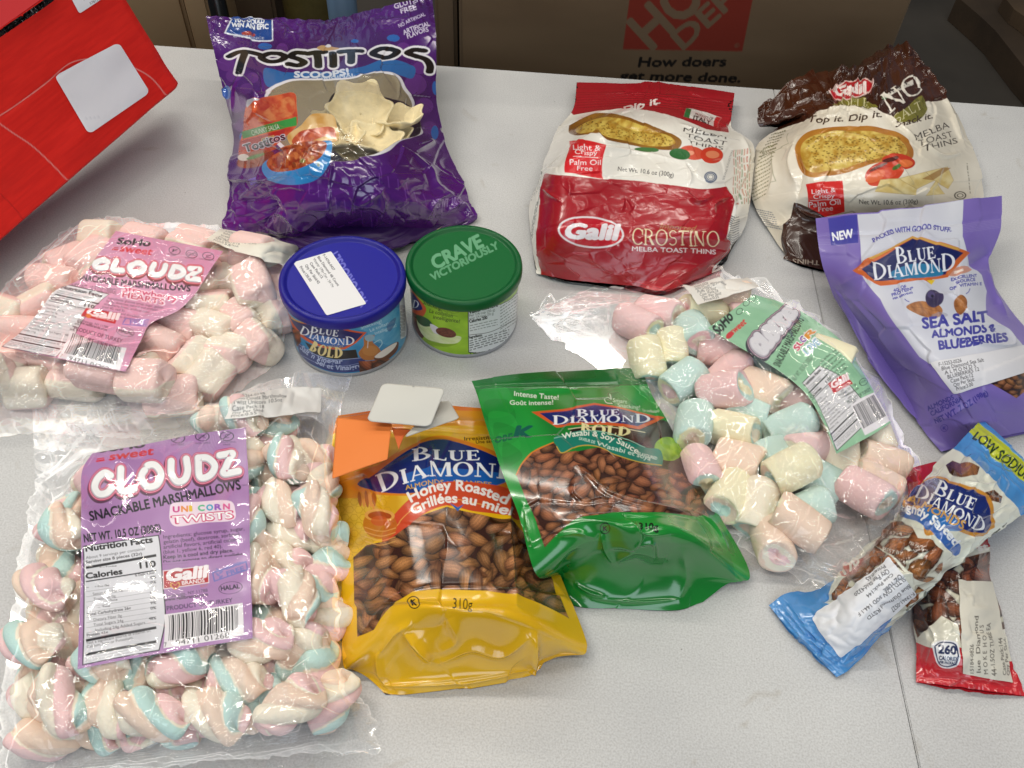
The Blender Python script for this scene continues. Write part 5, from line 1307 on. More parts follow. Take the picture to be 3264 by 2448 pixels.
s.text('PRODUCT OF', [(1132, 682), (1240, 706)], 17, '#3a3030', bold=.02); s.text('ITALY', [(1120, 712), (1222, 735)], 29, '#2a2222', bold=.035)
toast = [(390, 772), (430, 725), (545, 690), (650, 668), (760, 690), (900, 745), (1000, 795), (1055, 840), (1040, 872), (920, 880), (760, 852), (640, 830), (540, 790), (430, 795)]
s.poly(sm(toast), s.mix('#7a4c18', '#9a6a24', 9, 9, 7)); s.poly(sm([(430, 762), (545, 705), (650, 685), (760, 706), (890, 758), (985, 806), (1020, 845), (920, 862), (770, 836), (650, 812), (545, 776), (450, 784)]), s.mix('#b58a30', '#dcc05c', 46, 40, 8, k=2.4))
rg = random.Random(3)
for i in range(150):
    t = rg.random(); x = 460 + t * 540; y = 725 + t * 110 + rg.uniform(-42, 42) * (1 - .4 * t); s.ell(x, y, 5, 3, '#6e5010', a=.75)
s.text('MELBA', [(1062, 782), (1312, 826)], 24, '#3a3230'); s.text('TOAST', [(1075, 814), (1318, 856)], 22, '#3a3230'); s.text('THINS', [(1088, 846), (1300, 880)], 20, '#3a3230')
s.ell(1120, 898, 78, 36, '#d8553c', rot=8); s.ell(1235, 908, 68, 46, '#d63e28', rot=5); s.ell(1240, 905, 40, 22, '#e88a62', rot=5); s.ell(1100, 900, 30, 12, '#f0a080'); s.ell(850, 880, 72, 16, '#4a7a44', rot=3); s.ell(1045, 905, 62, 30, '#2f6a34', rot=8)
s.poly([(395, 829), (610, 855), (600, 1048), (368, 1012)], '#da2128')
s.text('Light &', [(420, 884), (578, 886)], 27, '#f6eaea'); s.text('Crispy', [(430, 908), (560, 910)], 26, '#f6eaea'); s.line([(418, 922), (566, 926)], 3, '#f6eaea'); s.text('Palm Oil', [(398, 966), (580, 970)], 32, '#f6eaea'); s.text('Free', [(442, 1000), (532, 1004)], 30, '#f6eaea')
s.text('Net Wt. 10.6 oz (300g)', [(680, 1004), (1008, 1040)], 27, '#3a3634', bold=.012)
for r in (38, 27, 16): s.ell(1226, 1040, r, r * .9, '#6a7488', hole=.76)
s.text('SERVING SUGGESTION', [(1305, 1060), (1362, 885)], 12, '#6a6a6a')
s.poly(sm([(250, 1019), (480, 1038), (750, 1062), (1000, 1088), (1150, 1108), (1230, 1106), (1325, 1092)], 6, False).tolist() + [(1340, 1180), (1336, 1250), (1312, 1390), (1306, 1500), (1310, 1720), (180, 1720), (206, 1500), (226, 1340), (240, 1180)], s.mix('#a01722', '#ab1a26', 6, 6, 4))
s.ell(522, 1364, 196, 94, '#efe2e4', rot=6); s.ell(522, 1364, 184, 84, s.mix('#c21a2a', '#cf2230', 4, 4, 4), rot=6)
s.text('Galil', [(368, 1398), (668, 1408)], 92, '#f6eef0', bold=.065, shear=.22); s.ell(680, 1440, 6, 6, '#d8a0a0')
s.text('Imported', [(925, 1345), (1132, 1355)], 34, '#b07a4a', shear=.45); s.text('CROSTINO', [(760, 1436), (1278, 1452)], 92, '#f0dcb4', font='serif', T=.11)
s.text('MELBA TOAST THINS', [(762, 1473), (1256, 1494)], 27, '#efe2e0', bold=.01)
s.crumple(1.4, 42, 61, ridged=False); s.facet(1.1, 30, 63); s.crumple(.25, 17, 62, mask=np.clip(1.2 - np.abs(np.linspace(-1, 1, 520))[None] * 1.1, .15, 1) * np.ones((520, 1)))
for p, a, w in [([(250, 1110), (310, 1160), (350, 1190)], 2, 2), ([(380, 1060), (400, 1110), (390, 1160)], 2.5, 3), ([(1080, 1120), (1150, 1190), (1240, 1150)], 3, 2.5), ([(1330, 1160), (1240, 1210), (1250, 1270)], 2.5, 2.5), ([(700, 1240), (720, 1180), (760, 1240)], 1.8, 2.2), ([(540, 750), (600, 830), (680, 850)], 2.5, 2), ([(640, 690), (760, 740), (1000, 790)], -2.5, 4), ([(330, 780), (520, 700), (700, 640)], 3, 3), ([(1050, 740), (1200, 800), (1380, 830)], 2.5, 2), ([(1080, 960), (1110, 1040), (1100, 1090)], 2, 2), ([(1400, 790), (1440, 900), (1420, 1060)], 3, 3), ([(1320, 1110), (1345, 1250), (1310, 1400)], 4, 3), ([(250, 1030), (235, 1200), (210, 1500)], 3, 3), ([(1420, 1090), (1380, 1240), (1340, 1330)], -4, 3), ([(380, 850), (700, 880), (1100, 950)], 1.5, 3), ([(880, 600), (960, 590), (1050, 600)], 2, 2)]: s.crease(p, a, w)
for i in range(6): s.crease([(430, 560 + 15 * i), (800, 552 + 13 * i), (1360, 610 + 15 * i)], .8, 1.0)
bag = thing('toast_bag', 'red and white crinkled bag of melba toast with a red oval logo', 'snack bag', base_of(s), 'melba toast bags')
s.build('printed_bag', M_satin, bag); back_of(s, 'rear_panel', M_satin, bag)

# ---------------------------------------------------------------- brown toast bag
s = Sheet(C4, [
    [(212, 640, 24), (420, 480, 36), (740, 412, 46), (1010, 262, 52), (1120, 292, 46)],
    [(228, 745, 20), (520, 610, 45), (770, 520, 54), (1030, 420, 56), (1215, 430, 38)],
    [(385, 700, 24), (560, 670, 54), (800, 650, 62), (1080, 600, 58), (1312, 560, 30)],
    [(215, 850, 15), (450, 820, 52), (800, 830, 64), (1150, 800, 58), (1430, 760, 22)],
    [(178, 1050, 8), (440, 1000, 50), (800, 1000, 62), (1200, 980, 55), (1505, 960, 15)],
    [(185, 1190, 5), (430, 1150, 40), (800, 1160, 50), (1220, 1140, 42), (1540, 1130, 8)],
    [(270, 1340, 3), (412, 1250, 26), (800, 1280, 30), (1240, 1250, 26), (1545, 1250, 4)],
    [(365, 1480, 2), (388, 1420, 12), (800, 1440, 14), (1250, 1420, 12), (1530, 1400, 3)],
    [(362, 1518, 1), (480, 1556, 3), (800, 1610, 4), (1250, 1560, 4), (1500, 1500, 2)]], 520, 500)
s.fill(s.mix('#e2d8c4', '#ece4d4', 6, 6, 33))
textlines(s, (300, 770), (385, 740), 8, (-10, 22), 8, '#6a6a48', 3); textlines(s, (225, 900), (330, 850), 13, (-5, 24), 7, '#7a7a50', 4); textlines(s, (205, 1230), (300, 1250), 8, (8, 14), 6, '#5a6478', 6)
s.line([(390, 780), (400, 850), (300, 900), (330, 1070), (270, 1100)], 4, '#8a8a68', .8)
s.poly([(100, 820), (240, 800), (385, 742), (480, 712), (560, 662), (640, 650), (690, 632), (900, 640), (985, 690), (1100, 660), (1200, 600), (1325, 588), (1400, 560), (1300, 100), (100, 300)], s.mix('#35180e', '#47220f', 5, 5, 5))
s.poly(sm([(655, 632), (700, 592), (780, 572), (860, 596), (915, 640), (840, 636), (740, 632)]), '#7d772c'); s.text('OLIVE', [(700, 626), (868, 632)], 40, '#d8cfa0', font='serif', T=.10)
s.poly(sm([(1000, 692), (1070, 648), (1165, 572), (1208, 640), (1150, 712), (1070, 716)]), '#7d772c'); s.text('SALT', [(1030, 720), (1180, 640)], 46, '#d8cfa0', font='serif', T=.10)
s.ell(760, 532, 135, 52, '#e2c0b8', rot=-12); s.ell(760, 532, 126, 45, '#b81c26', rot=-12); s.text('Galil', [(660, 566), (845, 548)], 56, '#f0e2dc', bold=.06, shear=.1)
s.poly([(938, 582), (1110, 480), (1120, 505), (955, 590)], '#d8d0c4'); s.poly([(938, 570), (965, 556), (975, 580), (948, 592)], '#3a7a48'); s.text('ITALY', [(985, 560), (1090, 500)], 24, '#3a2a20', bold=.03)
s.text('NO', [(985, 668), (1195, 528)], 116, '#ece4d6', font='serif', T=.12)
s.text('Top it. Dip it.', [(500, 716), (720, 714), (940, 694)], 38, '#4a3422', bold=.02, shear=.3); s.text('Snack it.', [(1020, 752), (1242, 694)], 36, '#4a3422', bold=.02, shear=.3)
s.text('MELBA', [(1140, 828), (1345, 745)], 40, '#4a4038'); s.text('TOAST', [(1160, 862), (1365, 800)], 38, '#4a4038'); s.text('THINS', [(1185, 896), (1392, 838)], 36, '#4a4038')
s.poly(sm([(440, 862), (500, 780), (620, 750), (860, 742), (1050, 788), (1128, 868), (1120, 930), (900, 962), (700, 1020), (520, 1042), (462, 1000)]), s.mix('#a5641e', '#c08432', 9, 9, 17))
s.poly(sm([(468, 870), (520, 806), (640, 778), (860, 770), (1030, 810), (1090, 868), (1080, 910), (890, 936), (690, 994), (530, 1014), (486, 980)]), s.mix('#b88c30', '#dfc263', 50, 44, 18, k=2.4))
for i in range(240): t = rg.random(); s.ell(510 + t * 560, 895 + rg.uniform(-95, 95) * (1 - .3 * t) - 25 * t, 6, 3.5, '#735410', a=.75)
for x, y, rx, ry, c_, ro in [(930, 1010, 95, 50, '#c03018', -25), (960, 1040, 110, 45, '#d4482a', -20), (1040, 950, 100, 45, '#c83a1e', 5), (900, 1040, 60, 30, '#e06a40', -25), (1080, 960, 45, 22, '#e4743c', 0), (990, 940, 50, 14, '#5a1c10', -15), (920, 985, 60, 9, '#5a1c10', -25), (1025, 985, 30, 12, '#4a6a28', -30)]: s.ell(x, y, rx, ry, c_, rot=ro)
for q in [[(930, 1060), (1050, 1050), (1150, 1110), (1140, 1145), (900, 1125)], [(1040, 1050), (1200, 1010), (1250, 1060), (1150, 1110)], [(1200, 1010), (1330, 980), (1360, 1060), (1330, 1110), (1250, 1060)], [(1260, 1060), (1310, 1140), (1195, 1150)]]: s.poly(q, s.mix('#d8bc74', '#ead79e', 30, 30, int(q[0][0]))); s.line(q + q[:1], 4, '#b89654', .6)
s.poly([(1180, 1050), (1300, 985), (1350, 985), (1240, 1060)], '#a5763c', .8)
s.poly([(494, 1082), (714, 1058), (724, 1246), (612, 1275), (508, 1240)], '#da2a26'); s.text('Light &', [(530, 1140), (672, 1128)], 28, '#f6eaea'); s.text('Crispy', [(540, 1168), (665, 1162)], 26, '#f6eaea'); s.line([(520, 1180), (690, 1172)], 3, '#f6eaea'); s.text('Palm Oil', [(514, 1218), (700, 1204)], 32, '#f6eaea'); s.text('Free', [(570, 1244), (655, 1236)], 28, '#f6eaea')
s.text('Net Wt. 10.6 oz (300g)', [(810, 1200), (1154, 1196)], 27, '#4a443c', bold=.012); s.ell(1396, 1150, 36, 24, '#5a5448', hole=.78); s.ell(1396, 1150, 20, 12, '#5a5448', hole=.7)
textlines(s, (1455, 1140), (1440, 960), 1, (0, 0), 6, '#8a8272', 8)
s.poly([(428, 1188), (612, 1277), (800, 1262), (1200, 1240), (1560, 1225), (1600, 1700), (340, 1700), (366, 1480), (405, 1280)], s.mix('#3a2016', '#44281c', 5, 5, 6)); s.text('MELBA TOAST THINS', [(960, 1555), (418, 1520)], 28, '#b8a898')
tm = np.clip(1.3 - np.arange(500) / 120, 0, 1)[:, None] * np.ones((500, 520))
s.crumple(1.4, 40, 71, ridged=False); s.facet(1.3, 30, 74); s.facet(8, 16, 75, mask=tm); s.crumple(.25, 17, 72); s.crumple(3.2, 20, 73, mask=tm)
for p, a, w in [([(220, 700), (330, 600), (480, 560)], 5, 4), ([(250, 620), (400, 520), (560, 470)], -5, 4), ([(430, 640), (540, 590), (660, 560)], 4, 3), ([(660, 470), (730, 420), (760, 480)], 4, 3), ([(800, 430), (900, 400), (980, 330)], 4, 3), ([(1010, 280), (1080, 350), (1180, 420)], 4, 3), ([(900, 560), (960, 640), (1080, 740)], -4, 4), ([(900, 600), (1000, 700), (1150, 830)], 3, 2.5), ([(560, 660), (760, 640), (920, 690)], 2.5, 3), ([(1120, 310), (1220, 450), (1340, 640), (1430, 860)], 3, 3), ([(1150, 820), (1300, 920), (1400, 900)], 2.5, 2.5), ([(430, 850), (410, 960), (440, 1080)], 4, 3), ([(440, 900), (470, 1010), (440, 1150)], -3, 3), ([(300, 920), (320, 1040), (280, 1150)], 3, 3), ([(500, 870), (640, 780), (900, 820)], 1.6, 3), ([(430, 1200), (500, 1260), (600, 1290)], 4, 3), ([(270, 1290), (350, 1330), (400, 1300)], 3, 3), ([(1020, 950), (1080, 1020), (1130, 1090)], 2, 2)]: s.crease(p, a, w)
bag = thing('toast_bag', 'brown and cream bag of melba toast with its top twisted over', 'snack bag', base_of(s), 'melba toast bags')
s.build('printed_bag', M_satin, bag); back_of(s, 'rear_panel', M_satin, bag)

# ================================================================== almond pouches
def diamond_logo(s, border, navy, blue, bcol, bpts, bh, dpts, dh, up=None):
    s.poly(sm(border, 5) if len(border) > 8 else border, bcol); s.poly(sm(navy, 5) if len(navy) > 8 else navy, '#14256b')
    if blue: s.poly(sm(blue), '#1c62b4', .85)
    s.text('Blue', bpts, bh, '#eef1f6', font='serif'); s.text('DiamonD', dpts, dh, '#eef1f6', font='serif')


def kosher(s, x, y, r, ink, rot=0):
    s.ell(x, y, r, r, ink, hole=.84); s.text('K', [(x - r * .36, y + r * .42), (x + r * .42, y + r * .42)], r * .84, ink, bold=.06)


# ---------------------------------------------------------------- yellow pouch
s = Sheet(C9, [
    [(116, 258, 8), (330, 226, 12), (560, 214, 13), (760, 226, 12), (930, 240, 7)],
    [(95, 340, 9), (330, 330, 17), (560, 325, 19), (780, 335, 16), (955, 340, 7)],
    [(95, 600, 10), (330, 600, 34), (570, 600, 40), (820, 600, 30), (1035, 600, 6)],
    [(135, 900, 10), (370, 900, 40), (630, 900, 48), (900, 890, 36), (1130, 880, 6)],
    [(142, 1180, 10), (390, 1150, 42), (680, 1140, 52), (970, 1130, 42), (1215, 1110, 7)],
    [(147, 1478, 8), (280, 1400, 26), (430, 1268, 40), (740, 1246, 50), (1060, 1300, 38), (1180, 1350, 20), (1305, 1402, 8)] if False else [(147, 1478, 8), (410, 1272, 38), (740, 1246, 50), (1060, 1292, 38), (1304, 1402, 8)],
    [(190, 1488, 4), (390, 1420, 20), (720, 1400, 24), (1050, 1402, 20), (1225, 1404, 4)],
    [(290, 1550, 1.5), (450, 1560, 5), (720, 1530, 7), (1000, 1490, 5), (1110, 1440, 1.5)],
    [(345, 1604, .7), (450, 1602, 1), (720, 1570, 1), (1010, 1525, 1), (1085, 1480, .7)]], 480, 560)
s.fill(s.mix('#e6b010', '#eebc1c', 4, 4, 3))
s.poly([(60, 200), (1000, 180), (1000, 335), (560, 322), (60, 350)], s.mix('#b8521a', '#d0761e', 3, 6, 4)); s.poly([(430, 250), (940, 250), (950, 320), (560, 318), (430, 330)], '#c98f1c', .7)
s.poly(sm([(100, 360), (400, 330), (960, 350), (1040, 600), (1020, 700), (600, 640), (300, 860), (140, 900)]), s.mix('#cf9a18', '#e0b83a', 10, 10, 6), .9)
for i in range(9):
    for j in range(9):
        x, y = 130 + 44 * i + 22 * (j % 2), 640 + 38 * j
        if x + y * .4 < 640: s.poly([[(x + 22 * math.cos(k), y + 20 * math.sin(k)) for k in np.arange(0, 6.2, math.pi / 3)], [(x + 18 * math.cos(k), y + 16 * math.sin(k)) for k in np.arange(0, 6.2, math.pi / 3)]], '#b98a10', .55)
s.poly([(90, 555), (300, 500), (420, 420), (230, 590), (300, 660), (110, 660)], '#d27a1e', .8)
s.text('Irresistible', [(724, 382), (880, 372)], 19, '#4a3210', bold=.02); s.text('Une saveur', [(780, 396), (900, 388)], 17, '#4a3210', bold=.02)
diamond_logo(s, [(176, 612), (250, 560), (340, 480), (470, 405), (610, 362), (760, 392), (900, 450), (1050, 580), (920, 612), (800, 645), (700, 662), (610, 650), (420, 648)],
             [(210, 594), (280, 545), (345, 500), (470, 420), (610, 381), (750, 408), (880, 462), (1000, 545), (900, 590), (790, 622), (640, 622), (420, 638)],
             [(420, 560), (640, 520), (960, 560), (880, 600), (700, 625), (520, 632)], '#d9801e', [(470, 488), (806, 476)], 64, [(318, 630), (640, 560), (1010, 582)], 90)
s.text('ALMONDS \u2022 AMANDES', [(442, 622), (640, 600), (852, 606)], 22, '#d8a848', bold=.012)
s.poly(sm([(330, 812), (420, 700), (520, 630), (640, 588), (800, 590), (950, 630), (990, 765), (880, 742), (760, 728), (640, 706), (520, 745), (400, 850), (330, 880)]), '#cf4a26')
s.line([(350, 830), (470, 720), (620, 672), (780, 690), (960, 745)], 4, '#e8a050', smooth=True)
s.text('Honey Roasted', [(470, 682), (690, 628), (916, 696)], 54, '#f4ece6', bold=.03); s.text('Grill\u00e9es au miel', [(482, 742), (690, 690), (930, 756)], 48, '#f4ece6', bold=.03)
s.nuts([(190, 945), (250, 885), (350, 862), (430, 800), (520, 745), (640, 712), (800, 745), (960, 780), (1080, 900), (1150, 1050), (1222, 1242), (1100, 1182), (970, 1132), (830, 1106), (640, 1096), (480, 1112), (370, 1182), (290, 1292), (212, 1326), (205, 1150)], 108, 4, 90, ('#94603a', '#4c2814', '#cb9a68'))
s.poly([(650, 690), (690, 730), (720, 696), (690, 712)], '#2a64b0')
for k in range(5): s.ell(222 + 17 * k, 665, 9, 42 - 3 * abs(k - 2), ['#a85a1a', '#d88a34'][k % 2], rot=-8)
s.line([(285, 690), (300, 740)], 10, '#d88a2e'); s.ell(316, 785, 78, 70, '#c06a18', a=.85); s.ell(316, 742, 70, 30, '#e0a04a'); s.ell(316, 744, 54, 20, '#a8480f'); s.ell(316, 770, 40, 24, '#c8541a', a=.8)
for k in range(4): s.line([(245, 800 + 22 * k), (316, 818 + 22 * k), (388, 798 + 22 * k)], 4, '#e8b060', .7, smooth=True)
kosher(s, 484, 1163, 29, '#1c1608'); s.text('310g', [(667, 1187), (762, 1192)], 52, '#1c1608')
s.crumple(.8, 44, 3, ridged=False); s.facet(1.3, 50, 5)
for p, a, w in [([(110, 350), (330, 340), (560, 334), (950, 350)], -1.5, 1.6), ([(115, 300), (560, 290), (940, 300)], .8, 1.5), ([(960, 560), (930, 760), (950, 1000), (970, 1190)], 3, 3), ([(600, 1450), (760, 1370), (900, 1400), (1040, 1310)], 4, 3), ([(300, 1400), (320, 1500), (345, 1560)], 3, 3), ([(1068, 1305), (1058, 1400), (1045, 1490)], 4, 2.5), ([(340, 1562), (700, 1535), (1050, 1482)], 2.5, 1.6), ([(420, 1290), (540, 1400), (560, 1440)], 4, 2), ([(400, 1300), (560, 1290), (640, 1270)], -2, 4), ([(640, 1240), (690, 1330), (600, 1400)], 2.5, 3), ([(540, 600), (560, 520), (570, 430)], 1.2, 2), ([(330, 1560), (600, 1530), (1000, 1480)], 1.5, 2), ([(320, 1400), (400, 1300), (480, 1262)], 3, 3), ([(1060, 1310), (1040, 1400), (1050, 1480)], 3, 4), ([(460, 1280), (520, 1400), (560, 1440)], 2.5, 5), ([(210, 1330), (420, 1120), (900, 1100), (1215, 1240)], .5, 1.2)]: s.crease(p, a, w)
bag = thing('almond_pouch', 'yellow stand-up pouch of honey roasted almonds lying on the table', 'nut pouch', base_of(s), 'resealable almond pouches')
s.build('printed_pouch', M_gloss, bag); back_of(s, 'rear_panel', plain_mat('yellow_film', '#e0aa10', .2), bag)
yel = s
# paper tags stuck to its top edge
M_orange = plain_mat('orange_paper', '#f0863c', .7, (300, .0003, .3)); M_orange2 = plain_mat('orange_paper_inner', '#d8682c', .7)
M_tag = plain_mat('white_card', '#cfcdc4', .5, (60, .0006, .3)); M_tag2 = plain_mat('clear_tape_card', '#bdb9ae', .35, (60, .0006, .3))


def card(name, quad, z, mat, label, cat, rnd=.12, hole=None, th=.0004, group=None, curl=0.):
    px = C9(quadgrid(quad, 40, 30, rnd)); zz = np.array(z, float) * .001; U, V = np.meshgrid(np.linspace(0, 1, 40), np.linspace(0, 1, 30))
    zz = (zz[0] * (1 - U) + zz[1] * U) * (1 - V) + (zz[3] * (1 - U) + zz[2] * U) * V + curl * .001 * np.sin(np.pi * U) * np.sin(np.pi * V)
    P = W(px, zz); o = grid_mesh(name, P, mat)
    if hole:
        h = C9(np.array(hole)); m = o.data; import bmesh as bmm
        bm = bmm.new(); bm.from_mesh(m); c = W(h, zz.mean())[:2]
        k = min(bm.faces, key=lambda f: np.hypot(f.calc_center_median().x - c[0], f.calc_center_median().y - c[1])); bmm.ops.delete(bm, geom=[k], context='FACES'); bm.to_mesh(m); bm.free()
    sd = o.modifiers.new('thickness', 'SOLIDIFY'); sd.thickness = th
    return tag(o, label, cat, group)


card('paper_tag', [(375, 322), (470, 330), (430, 360), (408, 425)], (44, 44, 46, 44), M_orange2, 'darker orange paper flap under the orange note on the yellow pouch', 'paper tag', .1)
card('paper_tag', [(112, 272), (376, 300), (354, 472), (88, 566)], (40, 46, 50, 42), M_orange, 'bright orange paper note over the top corner of the yellow pouch', 'paper tag', .04, curl=2)
card('hang_tag', [(596, 196), (652, 194), (702, 276), (430, 370)], (48, 48, 48, 49), M_tag2, 'creased white tag under the bigger white tag on the yellow pouch', 'tag', .2, curl=2)
card('hang_tag', [(330, 106), (634, 132), (560, 317), (252, 290)], (58, 58, 53, 52), M_tag, 'white rounded card tag with a punched hole lying over the yellow pouch', 'tag', .22, hole=(484, 123), curl=1.5)

# ---------------------------------------------------------------- green pouch
s = Sheet(C10, [
    [(44, 168, 16), (300, 130, 14), (560, 107, 14), (820, 88, 13), (1080, 76, 8)],
    [(66, 215, 18), (320, 197, 20), (580, 190, 20), (840, 185, 18), (1112, 180, 9)],
    [(130, 420, 30), (400, 400, 36), (680, 390, 38), (960, 390, 33), (1232, 400, 10)],
    [(232, 720, 40), (500, 690, 48), (790, 680, 52), (1090, 690, 44), (1372, 700, 12)],
    [(332, 980, 40), (600, 960, 52), (900, 950, 57), (1200, 945, 48), (1505, 930, 12)],
    [(460, 1360, 26), (792, 1114, 46), (1050, 1134, 52), (1340, 1138, 46), (1732, 1366, 6)],
    [(565, 1350, 6), (745, 1300, 20), (1000, 1310, 24), (1290, 1300, 20), (1610, 1385, 4)],
    [(600, 1440, 1.5), (760, 1480, 5), (1010, 1485, 6), (1290, 1470, 5), (1500, 1465, 1.5)],
    [(655, 1525, .7), (780, 1543, 1), (1010, 1549, 1), (1290, 1552, 1), (1450, 1505, .7)]], 520, 520)
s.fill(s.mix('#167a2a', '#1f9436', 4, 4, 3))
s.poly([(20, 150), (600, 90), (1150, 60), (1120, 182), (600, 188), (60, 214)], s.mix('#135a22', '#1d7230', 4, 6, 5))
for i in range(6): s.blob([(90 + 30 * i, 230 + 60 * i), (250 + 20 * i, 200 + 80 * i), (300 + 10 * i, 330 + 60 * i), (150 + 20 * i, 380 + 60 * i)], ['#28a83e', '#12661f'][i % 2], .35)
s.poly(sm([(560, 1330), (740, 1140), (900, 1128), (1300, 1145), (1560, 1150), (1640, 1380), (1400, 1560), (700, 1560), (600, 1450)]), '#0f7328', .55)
s.text('Intense Taste!', [(302, 250), (572, 274)], 27, '#e2e8dc', bold=.01); s.text('Go\u00fbt intense!', [(276, 302), (540, 300)], 27, '#e2e8dc', bold=.01)
s.text('Smart', [(900, 296), (988, 300)], 27, '#dfe8d4'); s.text('Snacking!', [(928, 326), (1068, 332)], 27, '#dfe8d4'); outline(s, [(898, 305), (862, 300), (850, 275), (875, 262), (890, 280), (885, 240)], 4, '#dfe8d4', closed=False); s.text('La collation', [(1085, 342), (1180, 352)], 17, '#dfe8d4')
s.text('K', [(300, 500), (402, 500)], 78, '#0f5a4a', bold=.06, shear=.3); s.text('OBE', [(185, 540), (290, 515)], 50, '#0f5e3c', bold=.05, shear=.2, a=.5)
s.poly(sm([(640, 470), (740, 438), (900, 440), (1100, 430), (1210, 400), (1320, 500), (1400, 700), (1510, 980), (1300, 880), (1180, 700), (1000, 600)]), s.mix('#24150e', '#3a2212', 8, 8, 5))
s.ell(1240, 575, 85, 70, s.mix('#6f9a24', '#a4c840', 40, 40, 9), rot=20); s.ell(1210, 540, 40, 30, '#8fb634', a=.6)
diamond_logo(s, [(408, 342), (600, 330), (790, 303), (1000, 340), (1215, 382), (1060, 456), (950, 432), (820, 424), (650, 432), (520, 424)] if False else [(408, 342), (600, 328), (790, 300), (1000, 336), (1218, 382), (1062, 458), (830, 428), (560, 436)],
             [(458, 350), (620, 340), (790, 312), (990, 346), (1160, 388), (1050, 438), (830, 410), (560, 420)], None, '#cf5a28', [(680, 380), (945, 374)], 44, [(534, 418), (1140, 416)], 54)
s.line([(630, 455), (830, 440), (1100, 474)], 5, '#d8cca8', smooth=True); s.text('BOLD', [(700, 470), (1012, 500)], 52, '#e4dca0', font='serif', T=.24)
nuts = [(318, 735), (350, 670), (420, 595), (545, 540), (600, 600), (700, 588), (820, 566), (1000, 640), (1200, 690), (1320, 720), (1420, 850), (1482, 985), (1380, 990), (1200, 962), (900, 958), (720, 985), (600, 1062), (488, 1172), (430, 1000)]
outline(s, [(318, 735), (350, 670), (420, 595), (545, 540)], 14, '#d87a2a', closed=False)
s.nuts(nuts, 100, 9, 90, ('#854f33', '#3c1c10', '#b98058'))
s.poly(sm([(545, 512), (640, 478), (800, 464), (960, 520), (1100, 562), (1192, 580), (1200, 672), (1060, 650), (930, 610), (800, 560), (690, 560), (590, 600), (560, 560)]), '#187a66'); outline(s, [(560, 560), (590, 600), (690, 560), (800, 560), (930, 612), (1060, 652), (1200, 674)], 6, '#c8a03a', closed=False); s.line([(545, 512), (800, 464), (1100, 562)], 5, '#8ac0a8', smooth=True)
s.text('Wasabi & Soy Sauce', [(600, 516), (820, 505), (1052, 604)], 36, '#e8ecdc', bold=.012); s.text('FLAVOURED', [(1056, 606), (1170, 640)], 18, '#d8e4d4', bold=.02); s.text('SAVEUR DE', [(695, 520), (792, 545)], 18, '#c0dccc', bold=.02); s.text('Wasabi et soya', [(800, 552), (980, 600), (1130, 645)], 28, '#c8e0d0', bold=.012)
kosher(s, 856, 1052, 33, '#082a10'); s.text('310g', [(1062, 1062), (1180, 1064)], 50, '#04180a', bold=.03)
s.crumple(.8, 44, 13, ridged=False); s.facet(1.3, 50, 15)
for p, a, w in [([(66, 205), (320, 188), (580, 181), (840, 175), (1110, 170)], -1.6, 1.6), ([(690, 680), (860, 830), (1040, 900), (1300, 960), (1420, 1000)], 2.6, 2), ([(660, 760), (660, 850), (720, 900)], 1.2, 1.2), ([(740, 900), (860, 880), (930, 890)], 1, 1), ([(1400, 960), (1500, 1040), (1600, 1200)], 2.5, 2), ([(560, 1110), (700, 1080), (800, 1110)], 2, 2.5), ([(830, 1080), (860, 1180), (900, 1260)], 2, 1.6), ([(1010, 1000), (1090, 1080), (1260, 1090)], 3, 4), ([(690, 1180), (620, 1280), (600, 1360)], -3, 4), ([(920, 1260), (1040, 1190), (1230, 1240)], 2.5, 4), ([(1320, 1160), (1340, 1300), (1310, 1480)], 3, 4), ([(680, 1390), (760, 1440), (860, 1470)], 2.5, 2), ([(360, 920), (390, 1060), (420, 1180)], 2, 2), ([(330, 230), (450, 220), (700, 215)], 1.5, 2.5), ([(780, 1480), (1010, 1500), (1300, 1490)], 1.5, 2), ([(1040, 1160), (1140, 1140), (1150, 1230)], 2, 2)]: s.crease(p, a, w)
bag = thing('almond_pouch', 'green stand-up pouch of wasabi almonds overlapping the yellow pouch', 'nut pouch', base_of(s), 'resealable almond pouches')
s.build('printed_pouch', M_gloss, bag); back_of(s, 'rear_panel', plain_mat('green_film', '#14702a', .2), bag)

# ---------------------------------------------------------------- lavender pouch
M_matte = print_mat('matte_film_print', .38, .15, bmp=(45, .001, .4), spec=.45)
s = Sheet(C12, [
    [(97, 190, 42), (380, 153, 50), (690, 117, 52), (1000, 77, 48), (1258, 45, 36)],
    [(112, 330, 40), (390, 320, 52), (700, 290, 55), (990, 260, 50), (1256, 230, 34)],
    [(150, 520, 30), (400, 540, 48), (720, 520, 56), (990, 480, 46), (1186, 470, 26)],
    [(240, 720, 16), (480, 740, 46), (800, 730, 56), (1060, 690, 46), (1228, 640, 16)],
    [(420, 960, 8), (640, 960, 46), (930, 930, 56), (1190, 890, 46), (1388, 860, 10)],
    [(600, 1200, 6), (810, 1190, 42), (1080, 1160, 52), (1330, 1110, 42), (1530, 1050, 8)],
    [(742, 1475, 4), (950, 1420, 25), (1200, 1380, 32), (1440, 1330, 26), (1640, 1260, 5)],
    [(878, 1640, 2), (1060, 1590, 4), (1280, 1540, 5), (1520, 1480, 4), (1720, 1420, 2)]], 480, 520)
s.fill(s.mix('#7461ae', '#8270bc', 5, 5, 3))
s.poly([(356, 165), (1012, 76), (1016, 300), (1050, 430), (1130, 540), (1165, 640), (1170, 780), (1280, 860), (1460, 1060), (1520, 1200), (1150, 1180), (800, 1090), (740, 1050), (620, 880), (500, 690), (400, 570), (384, 480)], s.mix('#c4c6d4', '#d2d4de', 4, 4, 6))
